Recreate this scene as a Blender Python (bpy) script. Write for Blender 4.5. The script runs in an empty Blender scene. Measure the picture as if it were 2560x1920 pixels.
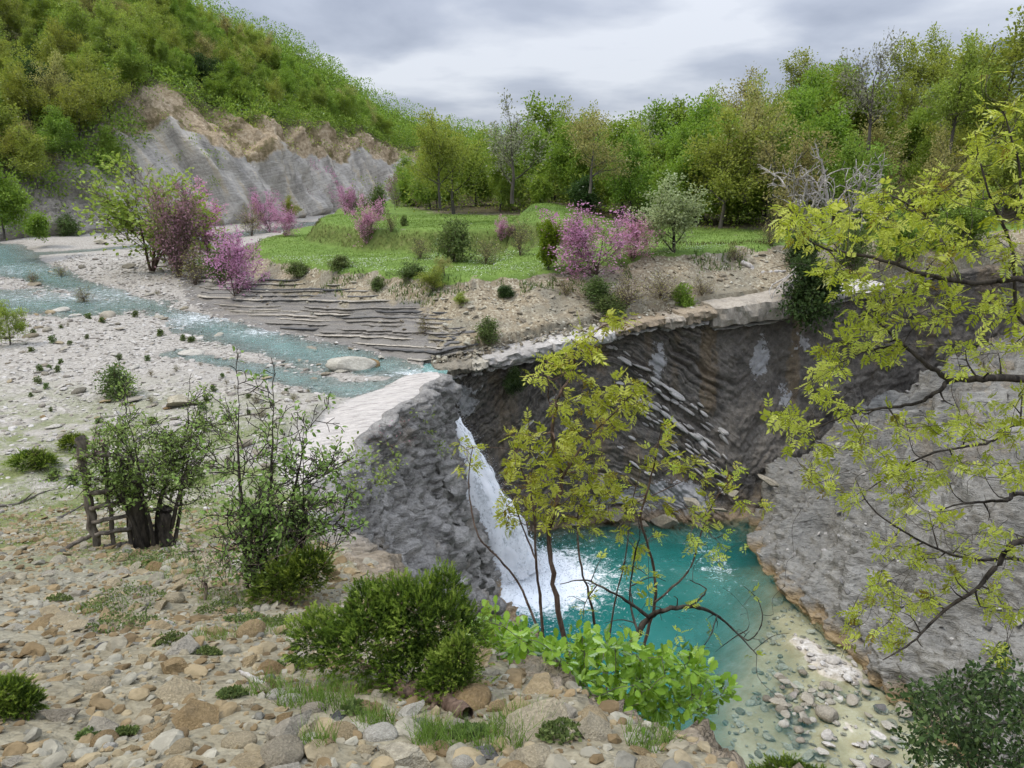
import bpy, math, random
import numpy as np
from mathutils import Vector

SC = bpy.context.scene
COL = SC.collection

# ---------------------------------------------------------------- camera
PITCH = math.atan(219.0 / 768.0)
cam_d = bpy.data.cameras.new('camera')
cam_d.lens = 27.0
cam_d.sensor_width = 36.0
cam_d.clip_start = 0.05
cam_d.clip_end = 4000.0
cam = bpy.data.objects.new('camera', cam_d)
cam.location = (0, 0, 0)
cam.rotation_euler = (math.pi / 2 - PITCH, 0, 0)
COL.objects.link(cam)
SC.camera = cam

# ---------------------------------------------------------------- sky (overcast) and sun
SUN_EL, SUN_AZ = math.radians(56), math.radians(-98)      # azimuth from +Y towards +X
world = bpy.data.worlds.new('World')
SC.world = world
world.use_nodes = True
wn, wl = world.node_tree.nodes, world.node_tree.links
wn.clear()
w_out = wn.new('ShaderNodeOutputWorld')
w_bg = wn.new('ShaderNodeBackground'); w_bg.inputs['Strength'].default_value = 0.1
w_sky = wn.new('ShaderNodeTexSky'); w_sky.sky_type = 'NISHITA'; w_sky.sun_disc = False
w_sky.sun_elevation = SUN_EL; w_sky.sun_rotation = SUN_AZ
w_tc = wn.new('ShaderNodeTexCoord')
w_sep = wn.new('ShaderNodeSeparateXYZ')
wl.new(w_tc.outputs['Generated'], w_sep.inputs[0])

def wmath(op, a, b=None, clamp=False):
    n = wn.new('ShaderNodeMath'); n.operation = op; n.use_clamp = clamp
    for i, v in enumerate((a, b)):
        if v is None: continue
        if isinstance(v, (int, float)): n.inputs[i].default_value = v
        else: wl.new(v, n.inputs[i])
    return n.outputs[0]
w_z = wmath('MAXIMUM', w_sep.outputs['Z'], 0.0)
w_d = wmath('ADD', w_z, 0.22)
w_cmb = wn.new('ShaderNodeCombineXYZ')
wl.new(wmath('DIVIDE', w_sep.outputs['X'], w_d), w_cmb.inputs[0])
wl.new(wmath('DIVIDE', w_sep.outputs['Y'], w_d), w_cmb.inputs[1])
w_map = wn.new('ShaderNodeMapping')
w_map.inputs['Location'].default_value = (3.35, 1.2, 0.0)
w_map.inputs['Scale'].default_value = (0.75, 0.85, 1.0)
wl.new(w_cmb.outputs[0], w_map.inputs['Vector'])
w_n1 = wn.new('ShaderNodeTexNoise'); w_n1.inputs['Scale'].default_value = 1.5
w_n1.inputs['Detail'].default_value = 7.0; w_n1.inputs['Roughness'].default_value = 0.5
w_n1.inputs['Distortion'].default_value = 0.25
wl.new(w_map.outputs[0], w_n1.inputs['Vector'])
w_ramp = wn.new('ShaderNodeValToRGB')                      # cloud radiance, in the sky texture's own units
e = w_ramp.color_ramp.elements
e[0].position = 0.36; e[0].color = (0.42, 0.465, 0.585, 1)
e[1].position = 0.62; e[1].color = (0.90, 0.94, 1.03, 1)
em = e.new(0.48); em.color = (0.58, 0.63, 0.755, 1)
wl.new(w_n1.outputs['Fac'], w_ramp.inputs['Fac'])
w_grad = wmath('ADD', wmath('MULTIPLY', wmath('MULTIPLY', w_z, w_z), 2.4), 0.64)   # an overcast sky is brighter overhead
w_scale = wn.new('ShaderNodeVectorMath'); w_scale.operation = 'SCALE'
wl.new(w_ramp.outputs['Color'], w_scale.inputs[0]); wl.new(wmath('MULTIPLY', w_grad, 9.0), w_scale.inputs['Scale'])
w_mix = wn.new('ShaderNodeMixRGB'); w_mix.inputs['Fac'].default_value = 0.90
wl.new(w_sky.outputs['Color'], w_mix.inputs['Color1']); wl.new(w_scale.outputs[0], w_mix.inputs['Color2'])
wl.new(w_mix.outputs['Color'], w_bg.inputs['Color'])
wl.new(w_bg.outputs[0], w_out.inputs['Surface'])

sun_d = bpy.data.lights.new('sun', 'SUN')
sun_d.energy = 1.5
sun_d.angle = math.radians(14)
sun_d.color = (1.0, 0.89, 0.72)
sun = bpy.data.objects.new('sun', sun_d)
sdir = Vector((math.sin(SUN_AZ) * math.cos(SUN_EL), math.cos(SUN_AZ) * math.cos(SUN_EL), math.sin(SUN_EL)))
sun.rotation_euler = (-sdir).to_track_quat('-Z', 'Y').to_euler()
COL.objects.link(sun)

SC.view_settings.view_transform = 'Standard'
SC.view_settings.look = 'None'
SC.view_settings.gamma = 1.0
SC.view_settings.use_curve_mapping = False
SC.view_settings.exposure = 0.55
SC.render.engine = 'CYCLES'
SC.cycles.use_denoising = True
SC.cycles.max_bounces = 4
SC.cycles.diffuse_bounces = 2
SC.cycles.glossy_bounces = 2
SC.cycles.transmission_bounces = 3
SC.cycles.transparent_max_bounces = 10
SC.cycles.use_adaptive_sampling = True
SC.cycles.adaptive_threshold = 0.03
SC.cycles.caustics_reflective = False
SC.cycles.caustics_refractive = False

# ---------------------------------------------------------------- small maths
def at(u, v, Y):
    """world point seen at pixel (u, v) of a 1024 x 768 picture, at the forward distance Y"""
    a, b = (u - 512) / 768.0, (v - 384) / 768.0
    cp, sp = math.cos(PITCH), math.sin(PITCH)
    y, z = cp - b * sp, -sp - b * cp
    t = Y / y
    return np.array((a * t, Y, z * t))

_P = np.random.default_rng(11).permutation(256)
_P = np.concatenate([_P, _P, _P])
_G = np.random.default_rng(12).normal(size=(256, 3)); _G /= np.linalg.norm(_G, axis=1)[:, None]
def perlin(x, y, z=0.0):
    x, y, z = np.broadcast_arrays(np.asarray(x, float), np.asarray(y, float), np.asarray(z, float))
    xi, yi, zi = np.floor(x).astype(int), np.floor(y).astype(int), np.floor(z).astype(int)
    xf, yf, zf = x - xi, y - yi, z - zi
    xi &= 255; yi &= 255; zi &= 255
    f = lambda t: t * t * t * (t * (t * 6 - 15) + 10)
    u, v, w = f(xf), f(yf), f(zf)
    def g(i, j, k):
        gr = _G[_P[_P[_P[xi + i] + yi + j] + zi + k]]
        return gr[..., 0] * (xf - i) + gr[..., 1] * (yf - j) + gr[..., 2] * (zf - k)
    l = lambda a, b, t: a + t * (b - a)
    return 1.6 * l(l(l(g(0,0,0), g(1,0,0), u), l(g(0,1,0), g(1,1,0), u), v),
                   l(l(g(0,0,1), g(1,0,1), u), l(g(0,1,1), g(1,1,1), u), v), w)
def fbm(x, y, z=0.0, octaves=4, gain=0.5, ridged=False):
    s, a, f = 0.0, 1.0, 1.0
    for o in range(octaves):
        n = perlin(x * f + 17.3 * o, y * f - 9.1 * o, z * f + 5.7 * o)
        s = s + a * ((1 - 2 * np.abs(n)) if ridged else n)
        a *= gain; f *= 2.03
    return s
def sstep(a, b, x):
    t = np.clip((np.asarray(x, float) - a) / (b - a), 0, 1)
    return t * t * (3 - 2 * t)
def catmull(P, n):
    """n points on a Catmull-Rom curve through P (k, d)"""
    P = np.asarray(P, float)
    if len(P) == 2:
        return P[0] + (P[1] - P[0]) * np.linspace(0, 1, n)[:, None]
    E = np.vstack([2 * P[0] - P[1], P, 2 * P[-1] - P[-2]])
    t = np.linspace(0, len(P) - 1, n); i = np.minimum(t.astype(int), len(P) - 2); f = (t - i)[:, None]
    a, b, c, d = E[i], E[i + 1], E[i + 2], E[i + 3]
    return 0.5 * (2 * b + (c - a) * f + (2 * a - 5 * b + 4 * c - d) * f ** 2 + (3 * b - a - 3 * c + d) * f ** 3)
def near_poly(x, y, Q, attrs=()):
    """signed distance to an open polyline (positive on its left-hand side) and attributes interpolated along it"""
    Q = np.asarray(Q, float)
    best = np.full(x.shape, 1e18); sd = np.zeros(x.shape); out = [np.zeros(x.shape) for _ in attrs]
    s0 = 0.0; arc = np.zeros(x.shape)
    for i in range(len(Q) - 1):
        d = Q[i + 1, :2] - Q[i, :2]; L = math.hypot(*d)
        t = ((x - Q[i, 0]) * d[0] + (y - Q[i, 1]) * d[1]) / L ** 2
        tc = np.clip(t, 0, 1)
        dx, dy = x - Q[i, 0] - tc * d[0], y - Q[i, 1] - tc * d[1]
        d2 = dx * dx + dy * dy
        m = d2 < best - 1e-9
        best = np.where(m, d2, best)
        sg = np.where(d[0] * (y - Q[i, 1]) - d[1] * (x - Q[i, 0]) >= 0, 1.0, -1.0)
        sd = np.where(m, sg * np.sqrt(d2), sd)
        arc = np.where(m, s0 + tc * L, arc)
        for k, a in enumerate(attrs):
            out[k] = np.where(m, a[i] + tc * (a[i + 1] - a[i]), out[k])
        s0 += L
    return sd, arc, out
def in_poly(x, y, Q):
    c = np.zeros(x.shape, bool); n = len(Q)
    for i in range(n):
        (x0, y0), (x1, y1) = Q[i], Q[(i + 1) % n]
        if y0 == y1: continue
        m = ((y0 > y) != (y1 > y)) & (x < (x1 - x0) * (y - y0) / (y1 - y0) + x0)
        c ^= m
    return c

# ---------------------------------------------------------------- meshes and objects
def mesh_np(name, V, F, mat=None, smooth=True, attrs=None, uv=None, mats=None, midx=None):
    """V (n,3); F an (m,3) or (m,4) index array, or a list of such arrays"""
    V = np.ascontiguousarray(V, dtype=np.float32)
    Fs = [np.asarray(f, dtype=np.int32) for f in (F if isinstance(F, list) else [F]) if len(f)]
    me = bpy.data.meshes.new(name)
    me.vertices.add(len(V)); me.vertices.foreach_set('co', V.ravel())
    li = np.concatenate([f.ravel() for f in Fs]); cnt = np.concatenate([np.full(len(f), f.shape[1], np.int32) for f in Fs])
    me.loops.add(len(li)); me.loops.foreach_set('vertex_index', li)
    me.polygons.add(len(cnt))
    me.polygons.foreach_set('loop_start', (np.cumsum(cnt) - cnt).astype(np.int32))
    me.polygons.foreach_set('loop_total', cnt)
    me.polygons.foreach_set('use_smooth', np.full(len(cnt), smooth))
    for m in (mats or ([mat] if mat else [])): me.materials.append(m)
    if midx is not None: me.polygons.foreach_set('material_index', np.asarray(midx, np.int32))
    if uv is not None:
        l = me.uv_layers.new(name='uv'); l.data.foreach_set('uv', np.asarray(uv, np.float32)[li].ravel())
    for k, a in (attrs or {}).items():
        at_ = me.attributes.new(k, 'FLOAT', 'POINT'); at_.data.foreach_set('value', np.asarray(a, np.float32).ravel())
    me.update(calc_edges=True)
    return me
def link(name, data, parent=None, loc=(0, 0, 0), rot=(0, 0, 0), scale=(1, 1, 1)):
    o = bpy.data.objects.new(name, data); COL.objects.link(o)
    o.location = tuple(float(c) for c in loc); o.rotation_euler = tuple(float(c) for c in rot)
    o.scale = tuple(float(c) for c in scale) if not isinstance(scale, (int, float)) else (scale,) * 3
    if parent is not None: o.parent = parent
    return o
def tag(o, label=None, cat=None, group=None, kind=None):
    if label: o['label'] = label
    if cat: o['category'] = cat
    if group: o['group'] = group
    if kind: o['kind'] = kind
    return o
def thing(name, label, cat, loc=(0, 0, 0), group=None, rotz=0.0, scale=1.0):
    return tag(link(name, None, None, loc, (0, 0, rotz), scale), label, cat, group)
def grid_faces(nu, nv):
    i = np.arange(nu - 1)[:, None] * nv + np.arange(nv - 1)[None, :]
    return np.stack([i, i + nv, i + nv + 1, i + 1], -1).reshape(-1, 4)
def loft(rails, nu, nv):
    R = [catmull(r, nu) for r in rails]
    A = np.stack(R, 0).transpose(1, 0, 2)                   # nu, k, 3
    return np.stack([catmull(A[i], nv) for i in range(nu)], 0)
def grid_normals(G):
    du = np.gradient(G, axis=0); dv = np.gradient(G, axis=1)
    n = np.cross(du, dv); return n / (np.linalg.norm(n, axis=2, keepdims=True) + 1e-9)

# ---------------------------------------------------------------- materials
def srgb(r, g, b):
    f = lambda c: (c / 255 / 12.92) if c / 255 <= 0.04045 else ((c / 255 + 0.055) / 1.055) ** 2.4
    return (f(r), f(g), f(b), 1.0)
class Mat:
    """thin wrapper that keeps node graphs short"""
    def __init__(s, name):
        s.m = bpy.data.materials.new(name); s.m.use_nodes = True
        s.t = s.m.node_tree; s.n = s.t.nodes; s.l = s.t.links; s.n.clear()
        s.out = s.n.new('ShaderNodeOutputMaterial')
        s.geo = s.n.new('ShaderNodeNewGeometry'); s.tc = s.n.new('ShaderNodeTexCoord')
    def put(s, sock, v):
        if isinstance(v, (int, float)): sock.default_value = v
        elif isinstance(v, (tuple, list)):
            sock.default_value = v if len(v) == len(sock.default_value) else tuple(v)[:len(sock.default_value)]
        else: s.l.new(v, sock)
    def math(s, op, a, b=0.0, c=0.0, clamp=False):
        n = s.n.new('ShaderNodeMath'); n.operation = op; n.use_clamp = clamp
        for i, v in enumerate((a, b, c)): s.put(n.inputs[i], v)
        return n.outputs[0]
    def attr(s, name):
        n = s.n.new('ShaderNodeAttribute'); n.attribute_name = name; return n.outputs['Fac']
    def pos(s): return s.geo.outputs['Position']
    def obj(s): return s.tc.outputs['Object']
    def uv(s): return s.tc.outputs['UV']
    def mapv(s, v, scale=(1, 1, 1), rot=(0, 0, 0), loc=(0, 0, 0)):
        n = s.n.new('ShaderNodeMapping'); s.l.new(v, n.inputs['Vector'])
        n.inputs['Scale'].default_value = scale; n.inputs['Rotation'].default_value = rot; n.inputs['Location'].default_value = loc
        return n.outputs[0]
    def noise(s, v, scale, detail=4.0, rough=0.55, dist=0.0, out='Fac'):
        n = s.n.new('ShaderNodeTexNoise'); s.l.new(v, n.inputs['Vector'])
        for k, x in (('Scale', scale), ('Detail', detail), ('Roughness', rough), ('Distortion', dist)): s.put(n.inputs[k], x)
        return n.outputs[out]
    def voro(s, v, scale, out='Distance', feature='F1', rnd=1.0):
        n = s.n.new('ShaderNodeTexVoronoi'); n.feature = feature; s.l.new(v, n.inputs['Vector'])
        n.inputs['Scale'].default_value = scale; n.inputs['Randomness'].default_value = rnd
        return n.outputs[out]
    def ramp(s, f, stops, interp='LINEAR'):
        n = s.n.new('ShaderNodeValToRGB'); n.color_ramp.interpolation = interp; s.put(n.inputs['Fac'], f)
        e = n.color_ramp.elements
        e[0].position, e[0].color = stops[0]; e[1].position, e[1].color = stops[-1]
        for p, c in stops[1:-1]:
            k = e.new(p); k.color = c
        return n.outputs['Color']
    def step(s, f, a, b):
        n = s.n.new('ShaderNodeMapRange'); n.interpolation_type = 'SMOOTHSTEP'
        s.put(n.inputs['Value'], f); n.inputs['From Min'].default_value = a; n.inputs['From Max'].default_value = b
        return n.outputs[0]
    def mix(s, f, a, b, mode='MIX'):
        n = s.n.new('ShaderNodeMixRGB'); n.blend_type = mode
        s.put(n.inputs['Fac'], f); s.put(n.inputs['Color1'], a); s.put(n.inputs['Color2'], b)
        return n.outputs['Color']
    def bump(s, h, strength=0.5, dist=0.02, normal=None):
        n = s.n.new('ShaderNodeBump'); n.inputs['Strength'].default_value = strength; n.inputs['Distance'].default_value = dist
        s.l.new(h, n.inputs['Height'])
        if normal is not None: s.l.new(normal, n.inputs['Normal'])
        return n.outputs[0]
    def hsv(s, c, h=0.5, sat=1.0, v=1.0):
        n = s.n.new('ShaderNodeHueSaturation')
        for k, x in (('Color', c), ('Hue', h), ('Saturation', sat), ('Value', v)): s.put(n.inputs[k], x)
        return n.outputs[0]
    def bsdf(s, color, rough=0.9, normal=None, spec=0.2, **kw):
        n = s.n.new('ShaderNodeBsdfPrincipled')
        s.put(n.inputs['Base Color'], color); s.put(n.inputs['Roughness'], rough)
        n.inputs['Specular IOR Level'].default_value = spec
        for k, v in kw.items(): s.put(n.inputs[k.replace('_', ' ')], v)
        if normal is not None: s.l.new(normal, n.inputs['Normal'])
        return n.outputs[0]
    def done(s, shader):
        s.l.new(shader, s.out.inputs['Surface']); return s.m
def rgb(r, g, b): return (r, g, b, 1.0)
# ================================================================ terrain
POOL_Z = -14.3
def wlev(y): return -7.22 + 0.010 * np.maximum(0, np.asarray(y, float) - 27)

CHAN = np.array([(-2.2, 26.3), (-4.2, 27.2), (-6, 28.3), (-8.8, 30.4), (-12.7, 33.6), (-16, 36.6), (-19.5, 40.5),
                 (-24, 44.5), (-29, 48.5), (-34, 53.5), (-40, 60), (-45, 67), (-60, 70), (-120, 70)])
CHAN_W = np.array([.7, .9, 1.45, 1.75, 1.5, .95, .7, .7, 1.0, 1.9, 2.8, 2.6, 4, 4])
CHAN2 = np.array([(-13, 29.5), (-9.6, 27.4), (-7, 25.4), (-5.2, 24.4), (-4.0, 25.2), (-3.2, 26.3)])
CHAN3 = np.array([(-19, 40), (-24, 40), (-30, 42.5), (-40, 46)])
CHAN4 = np.array([(-38, 62), (-30, 70), (-27, 80), (-22, 95)])
# foot of the river bank, then the rim above the plunge pool, then the rim of the far right
BANK = np.array([(-12, 100), (-17, 78), (-20, 58), (-19.6, 47), (-16.6, 40.8), (-12.9, 36.2), (-9.6, 33.4), (-6.7, 31.1), (-4.6, 29.2),
                 (-2.9, 27.5), (-1, 28), (2, 29), (4.5, 30.2), (8, 31.5), (11.5, 32.3), (16, 33.6), (24, 35), (40, 36), (90, 36)], float)
BANK_Z0 = np.array([-6.6, -6.7, -6.8, -6.9, -7.0, -7.1, -7.15, -7.18, -7.18, -7.1, -6.9, -6.42, -6.07, -5.8, -5.5, -5.0, -4.0, -3.0, -2.0])
BANK_Z1 = np.array([-4.6, -4.6, -4.6, -4.7, -4.75, -4.7, -4.6, -4.6, -4.6, -4.6, -4.6, -4.55, -4.3, -3.8, -3.6, -3.4, -3.0, -2.0, -1.0])
BANK_W = np.array([4, 4, 4, 4, 4, 3.8, 3.6, 4.2, 5.2, 6.2, 5.6, 5.0, 4.8, 4.4, 4.2, 4, 4, 4, 4.])
TERR = np.array([(-12, 90), (-14, 62), (-12.5, 49), (-8.5, 44), (-4, 41.5), (1.5, 40.8), (5, 40.2), (9, 37.4), (13, 36.6), (30, 39), (90, 40)], float)
FOREST = np.array([(-12, 90), (-10, 66), (-6, 55), (0, 52), (6, 49), (11, 43), (15, 40), (25, 39.5), (40, 38), (90, 36)], float)
RIM = np.array([(5, -2, -1.6), (2.4, -.3, -1.65), (1.25, 1.0, -1.75), (.8, 1.9, -1.85), (.42, 2.55, -2.1), (-.02, 3.4, -2.42), (-.6, 5, -3.15), (-1.4, 7, -3.95), (-2.6, 10, -5.2), (-3.6, 13, -6.35), (-4.1, 16, -6.85), (-3.75, 19, -6.9), (-3.15, 22, -6.9), (-2.35, 24.5, -6.9), (-2.5, 25.6, -7.0)], float)
_rn = np.random.default_rng(3)
RIM_F = catmull(RIM, 90); _rt = np.gradient(RIM_F[:, :2], axis=0); _rt /= np.linalg.norm(_rt, axis=1)[:, None]
_ra = (.34 * fbm(RIM_F[:, 1] * .45, RIM_F[:, 0] * .3, 4, 4) + .05 * _rn.normal(size=90)) * sstep(9, 15, RIM_F[:, 1]) * sstep(25.4, 24.2, RIM_F[:, 1])
RIM_F[:, :2] += np.column_stack([-_rt[:, 1], _rt[:, 0]]) * _ra[:, None]
_bi = BANK[9:15] + np.array([(-.4, .6), (-.35, .75), (-.3, .8), (-.3, .8), (-.25, .8), (-.15, .8)])
GORGE = [tuple(p[:2]) for p in RIM_F] + [(-2.9, 26.3), (-3.3, 27.2)] + [tuple(p) for p in _bi] + \
        [(15.8, 34.9), (23.6, 36.3), (25.5, 33), (25.2, 28), (25.5, 24), (26, 19), (28, 14), (32, 7), (36, 0), (20, -8)]
SHOAL = np.array([(9.9, 25.8), (8.9, 22.9), (7.5, 20.2), (6.2, 18), (5.5, 15.8), (5.2, 11), (6, 6)], float)

def pool_floor(x, y):
    sd, _, _ = near_poly(x, y, SHOAL)
    n = fbm(x * .5, y * .5, 3.1, 4)
    n = n + .5 * fbm(x * 1.7, y * 1.7, 9, 3) + 1.5 * np.exp(-((x - 9.1) / .55) ** 2 - ((y - 20.6) / 1.0) ** 2) + 1.4 * np.exp(-((x - 8.0) / .7) ** 2 - ((y - 18.6) / .6) ** 2) + 1.2 * np.exp(-((x - 9.9) / .8) ** 2 - ((y - 19.4) / .7) ** 2)
    return POOL_Z + np.where(sd > 0, -.33 + .09 * np.minimum(sd, 2.2) + .17 * n, -.33 + .70 * np.maximum(sd, -4) + .1 * n)

def terrain(x, y):
    """height and surface masks at (x, y)"""
    x = np.asarray(x, float); y = np.asarray(y, float)
    W = wlev(y)
    n1 = fbm(x * .16, y * .16, 0, 4); n2 = fbm(x * .9, y * .9, 4, 4); n3 = fbm(x * 3.1, y * 3.1, 9, 3)
    # slope the photographer stands on
    zs = np.interp(y, [-60, -6, 0, 1.9, 2.8, 5, 8, 10.4, 13, 16, 20], [-1.0, -1.3, -1.6, -1.8, -2.18, -3.15, -4.32, -5.4, -6.35, -6.85, -6.9])
    zs = zs + .05 * n2 + .022 * n3 + .10 * n1 * sstep(2, 6, y) + sstep(-6, -16, x) * .3 * sstep(12, 4, y)
    # river bed with its bars
    d1, a1, (hw,) = near_poly(x, y, CHAN, (CHAN_W,)); d1 = np.abs(d1)
    d2 = np.abs(near_poly(x, y, CHAN2)[0]); d3 = np.abs(near_poly(x, y, CHAN3)[0]); d4 = np.abs(near_poly(x, y, CHAN4)[0])
    bar = np.minimum(np.minimum(np.clip((d1 - hw) * .13, -.42, .30), np.clip((d2 - .75) * .16, -.16, .3)),
                     np.minimum(np.clip((d3 - 1.6) * .05, -.08, .3), np.clip((d4 - 1.6) * .06, -.1, .3)))
    bar = bar + .09 * n1 * sstep(0, .2, bar + .2) + .05 * n2 + .018 * n3
    bar = bar - .12 * sstep(-17, -24, x) * sstep(35, 40, y) * sstep(60, 50, y) * (.6 + .5 * n2)
    bed = W + bar
    t = sstep(12, 16.5, y + .8 * n1)
    z = zs * (1 - t) + np.maximum(bed, W - .6) * t
    shelf = t
    # pale slab beside the falls
    rd, ra, _ = near_poly(x, y, RIM[9:15, :2])
    rd = np.abs(rd)
    wslab = np.interp(y, [15, 17, 20, 23, 25, 26.2], [.6, 1.5, 2.2, 2.5, 1.9, .9])
    slab = sstep(wslab + .25, wslab - .25, rd + .35 * n2) * sstep(14.6, 16.8, y) * sstep(26.1, 25.6, y)
    zslab = -6.88 - .16 * np.maximum(rd - .4, 0) + .03 * n2 + .03 * n1
    z = z * (1 - slab) + zslab * slab
    # meadow bank and talus
    m, arc, (z0, z1, wd) = near_poly(x, y, BANK, (BANK_Z0, BANK_Z1, BANK_W))
    mm = m + .45 * fbm(x * .35, y * .35, 6, 3) * sstep(.0, 1.2, m) + .25 * fbm(arc * .6, m * .12, 2, 3) * sstep(0, 1, m)
    tt = np.clip(mm / wd, 0, 1)
    prof = np.interp(tt, [0, .06, .30, .62, .80, .86, 1.0], [0, .07, .30, .64, .84, .985, 1.0])
    mead = z0 + (z1 - z0) * prof + .045 * n2 * sstep(0, .5, m) + .02 * n3
    mead = mead + .04 * n1 * (prof > .9) + .010 * np.maximum(m - wd, 0)
    td, _, _ = near_poly(x, y, TERR)
    stepm = sstep(-.8, .6, td + .5 * n1)
    mead = mead + 1.25 * stepm * sstep(.8, 1.0, prof) * sstep(8, 2, x)
    fd, _, _ = near_poly(x, y, FOREST)
    fr = sstep(0, 14, fd)
    mead = mead + np.maximum(fd, 0) * (.045 + .13 * sstep(4, 34, x)) * fr - np.maximum(fd - 40, 0) * .12 * sstep(40, 60, fd)
    z = np.where(m > 0, mead, z)
    z = np.where((m <= 0) & (y > 40) & (x < -20), np.minimum(z, W + .5), z)
    # the plateau right of the gorge
    zr = np.interp(y, [-60, 0, 7, 14, 24, 33], [-1, -1, -1, -2, -3.5, -5]) + .22 * np.maximum(0, x - 25)
    zr = np.minimum(zr, 14)
    rt = sstep(8, 16, x) * (m <= 0)
    z = z * (1 - rt) + zr * rt
    # plunge pool
    inside = in_poly(x, y, GORGE)
    gd = np.abs(near_poly(x, y, np.array(GORGE + GORGE[:1]))[0])
    floor = np.maximum(pool_floor(x, y), -16.4)
    z = np.where(inside, np.maximum(z - gd * 60.0 - .1, floor), z)
    bank = (m > 0) * sstep(.93, .80, prof)
    grass = (m > 0) * sstep(.86, .97, prof + .10 * n2) * sstep(3.0, -1.0, fd)
    return dict(z=z, bar=bar, shelf=shelf, slab=slab, bank=bank, grass=grass, forest=(m > 0) * sstep(-.5, 2.5, fd + n2), prof=prof, m=m, arc=arc,
                inside=inside, depth=W - z, W=W, step=stepm, rightside=rt, n1=n1, n2=n2)
def ground_z(x, y):
    return terrain(np.atleast_1d(np.asarray(x, float)), np.atleast_1d(np.asarray(y, float)))['z']

def spaced(knots):
    out = [knots[0][0]]
    for (a, st), (b, _) in zip(knots[:-1], knots[1:]):
        n = max(1, int(round((b - a) / st))); out += list(a + (b - a) * (np.arange(n) + 1) / n)
    return np.array(out)
gx = spaced([(-900, 100), (-300, 25), (-120, 4), (-60, .9), (-30, .35), (-14, .16), (-6, .065), (2, .12), (5, .3), (14, .6), (30, 3), (80, 20), (300, 100), (900, 1)])
gy = spaced([(-60, 8), (-8, 1.0), (0.6, .05), (9, .07), (16, .11), (34, .17), (46, .35), (60, 1.2), (110, 6), (300, 60), (1500, 1)])
GX, GY = np.meshgrid(gx, gy, indexing='ij')
TG = terrain(GX.ravel(), GY.ravel())
gz = TG['z'].copy()
far = sstep(90, 200, np.hypot(GX.ravel(), GY.ravel() - 40))
gz = gz * (1 - far) + (-5.0) * far
V = np.stack([GX.ravel(), GY.ravel(), gz], 1)

# ---- ground materials: near slope and river bed, meadow and bank, bed of the pool
M = Mat('soil_and_shingle')
P = M.pos()
nA = M.noise(P, .35, 3, .6); nB = M.noise(P, 3.0, 4, .68); nC = M.noise(P, 28, 2, .7)
soil = M.ramp(nB, [(.30, rgb(.106, .090, .057)), (.50, rgb(.205, .179, .117)), (.72, rgb(.303, .275, .196))])
soil = M.mix(M.math('MULTIPLY', M.step(nA, .5, .66), .6), soil, rgb(.219, .221, .187))
soil = M.mix(.35, soil, M.ramp(nC, [(.3, rgb(.123, .109, .073)), (.7, rgb(.391, .368, .274))]))
vor = M.n.new('ShaderNodeTexVoronoi'); M.l.new(P, vor.inputs['Vector']); vor.inputs['Scale'].default_value = 11
cellc = M.n.new('ShaderNodeSeparateColor'); M.l.new(vor.outputs['Color'], cellc.inputs[0])
bedc = M.ramp(cellc.outputs[0], [(0, rgb(.163, .149, .125)), (.35, rgb(.298, .279, .246)), (.72, rgb(.388, .365, .322)), (1, rgb(.488, .459, .412))])
bedc = M.mix(.4, bedc, M.ramp(nC, [(.3, rgb(.181, .167, .143)), (.7, rgb(.451, .428, .385))]))
silt = M.ramp(nB, [(.3, rgb(.262, .243, .210)), (.7, rgb(.388, .365, .322))])
bedc = M.mix(M.math('MULTIPLY', M.step(nA, .50, .60), .75), bedc, silt)
col = M.mix(M.attr('shelf'), soil, bedc)
nS = M.noise(M.mapv(P, (1.2, 5.0, 3.0), (0, 0, .5)), 1.6, 4, .66, .4)
slabc = M.ramp(nS, [(.30, rgb(.22, .205, .19)), (.46, rgb(.40, .375, .345)), (.7, rgb(.53, .50, .46))])
col = M.mix(M.attr('slab'), col, slabc)
mossn = M.math('MULTIPLY', M.step(M.math('ADD', M.noise(M.mapv(P, (1, 1, .2)), .7, 4, .68), M.math('MULTIPLY', nC, .16)), .47, .66), M.attr('moss'))
col = M.mix(mossn, col, M.ramp(nC, [(.3, rgb(.065, .09, .02)), (.7, rgb(.19, .22, .065))]))
wet = M.attr('wet')
col = M.mix(M.math('MULTIPLY', wet, .45), col, rgb(.10, .095, .08))
hgt = M.math('ADD', M.math('MULTIPLY', vor.outputs['Distance'], -.9), M.math('ADD', M.math('MULTIPLY', nC, .5), nB))
soil_mat = M.done(M.bsdf(col, .9, M.bump(hgt, .75, .05), spec=.2))

M = Mat('bank_and_turf')
P = M.pos()
nA = M.noise(P, .45, 3, .6); nB = M.noise(P, 3.0, 3, .65); nC = M.noise(P, 20, 2, .7)
sep = M.n.new('ShaderNodeSeparateXYZ'); M.l.new(P, sep.inputs[0])
zz = M.math('SUBTRACT', sep.outputs['Z'], M.math('MULTIPLY', sep.outputs['X'], .085))
zz = M.math('ADD', zz, M.math('MULTIPLY', nA, .3))
cz = M.n.new('ShaderNodeCombineXYZ'); M.l.new(zz, cz.inputs[2])
lay = M.noise(M.mapv(cz.outputs[0], (1, 1, 7.0)), 1.6, 4, .7)
shale = M.ramp(lay, [(.36, rgb(.078, .075, .074)), (.50, rgb(.182, .175, .160)), (.60, rgb(.234, .213, .180)), (.70, rgb(.403, .350, .267))])
shale = M.mix(.3, shale, M.ramp(nC, [(.3, rgb(.078, .075, .070)), (.7, rgb(.312, .288, .256))]))
cell3 = M.n.new('ShaderNodeSeparateColor'); M.l.new(M.voro(P, 13, 'Color'), cell3.inputs[0])
tal = M.ramp(cell3.outputs[1], [(0, rgb(.140, .114, .080)), (.4, rgb(.241, .205, .142)), (.75, rgb(.308, .273, .197)), (1, rgb(.409, .385, .297))])
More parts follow.
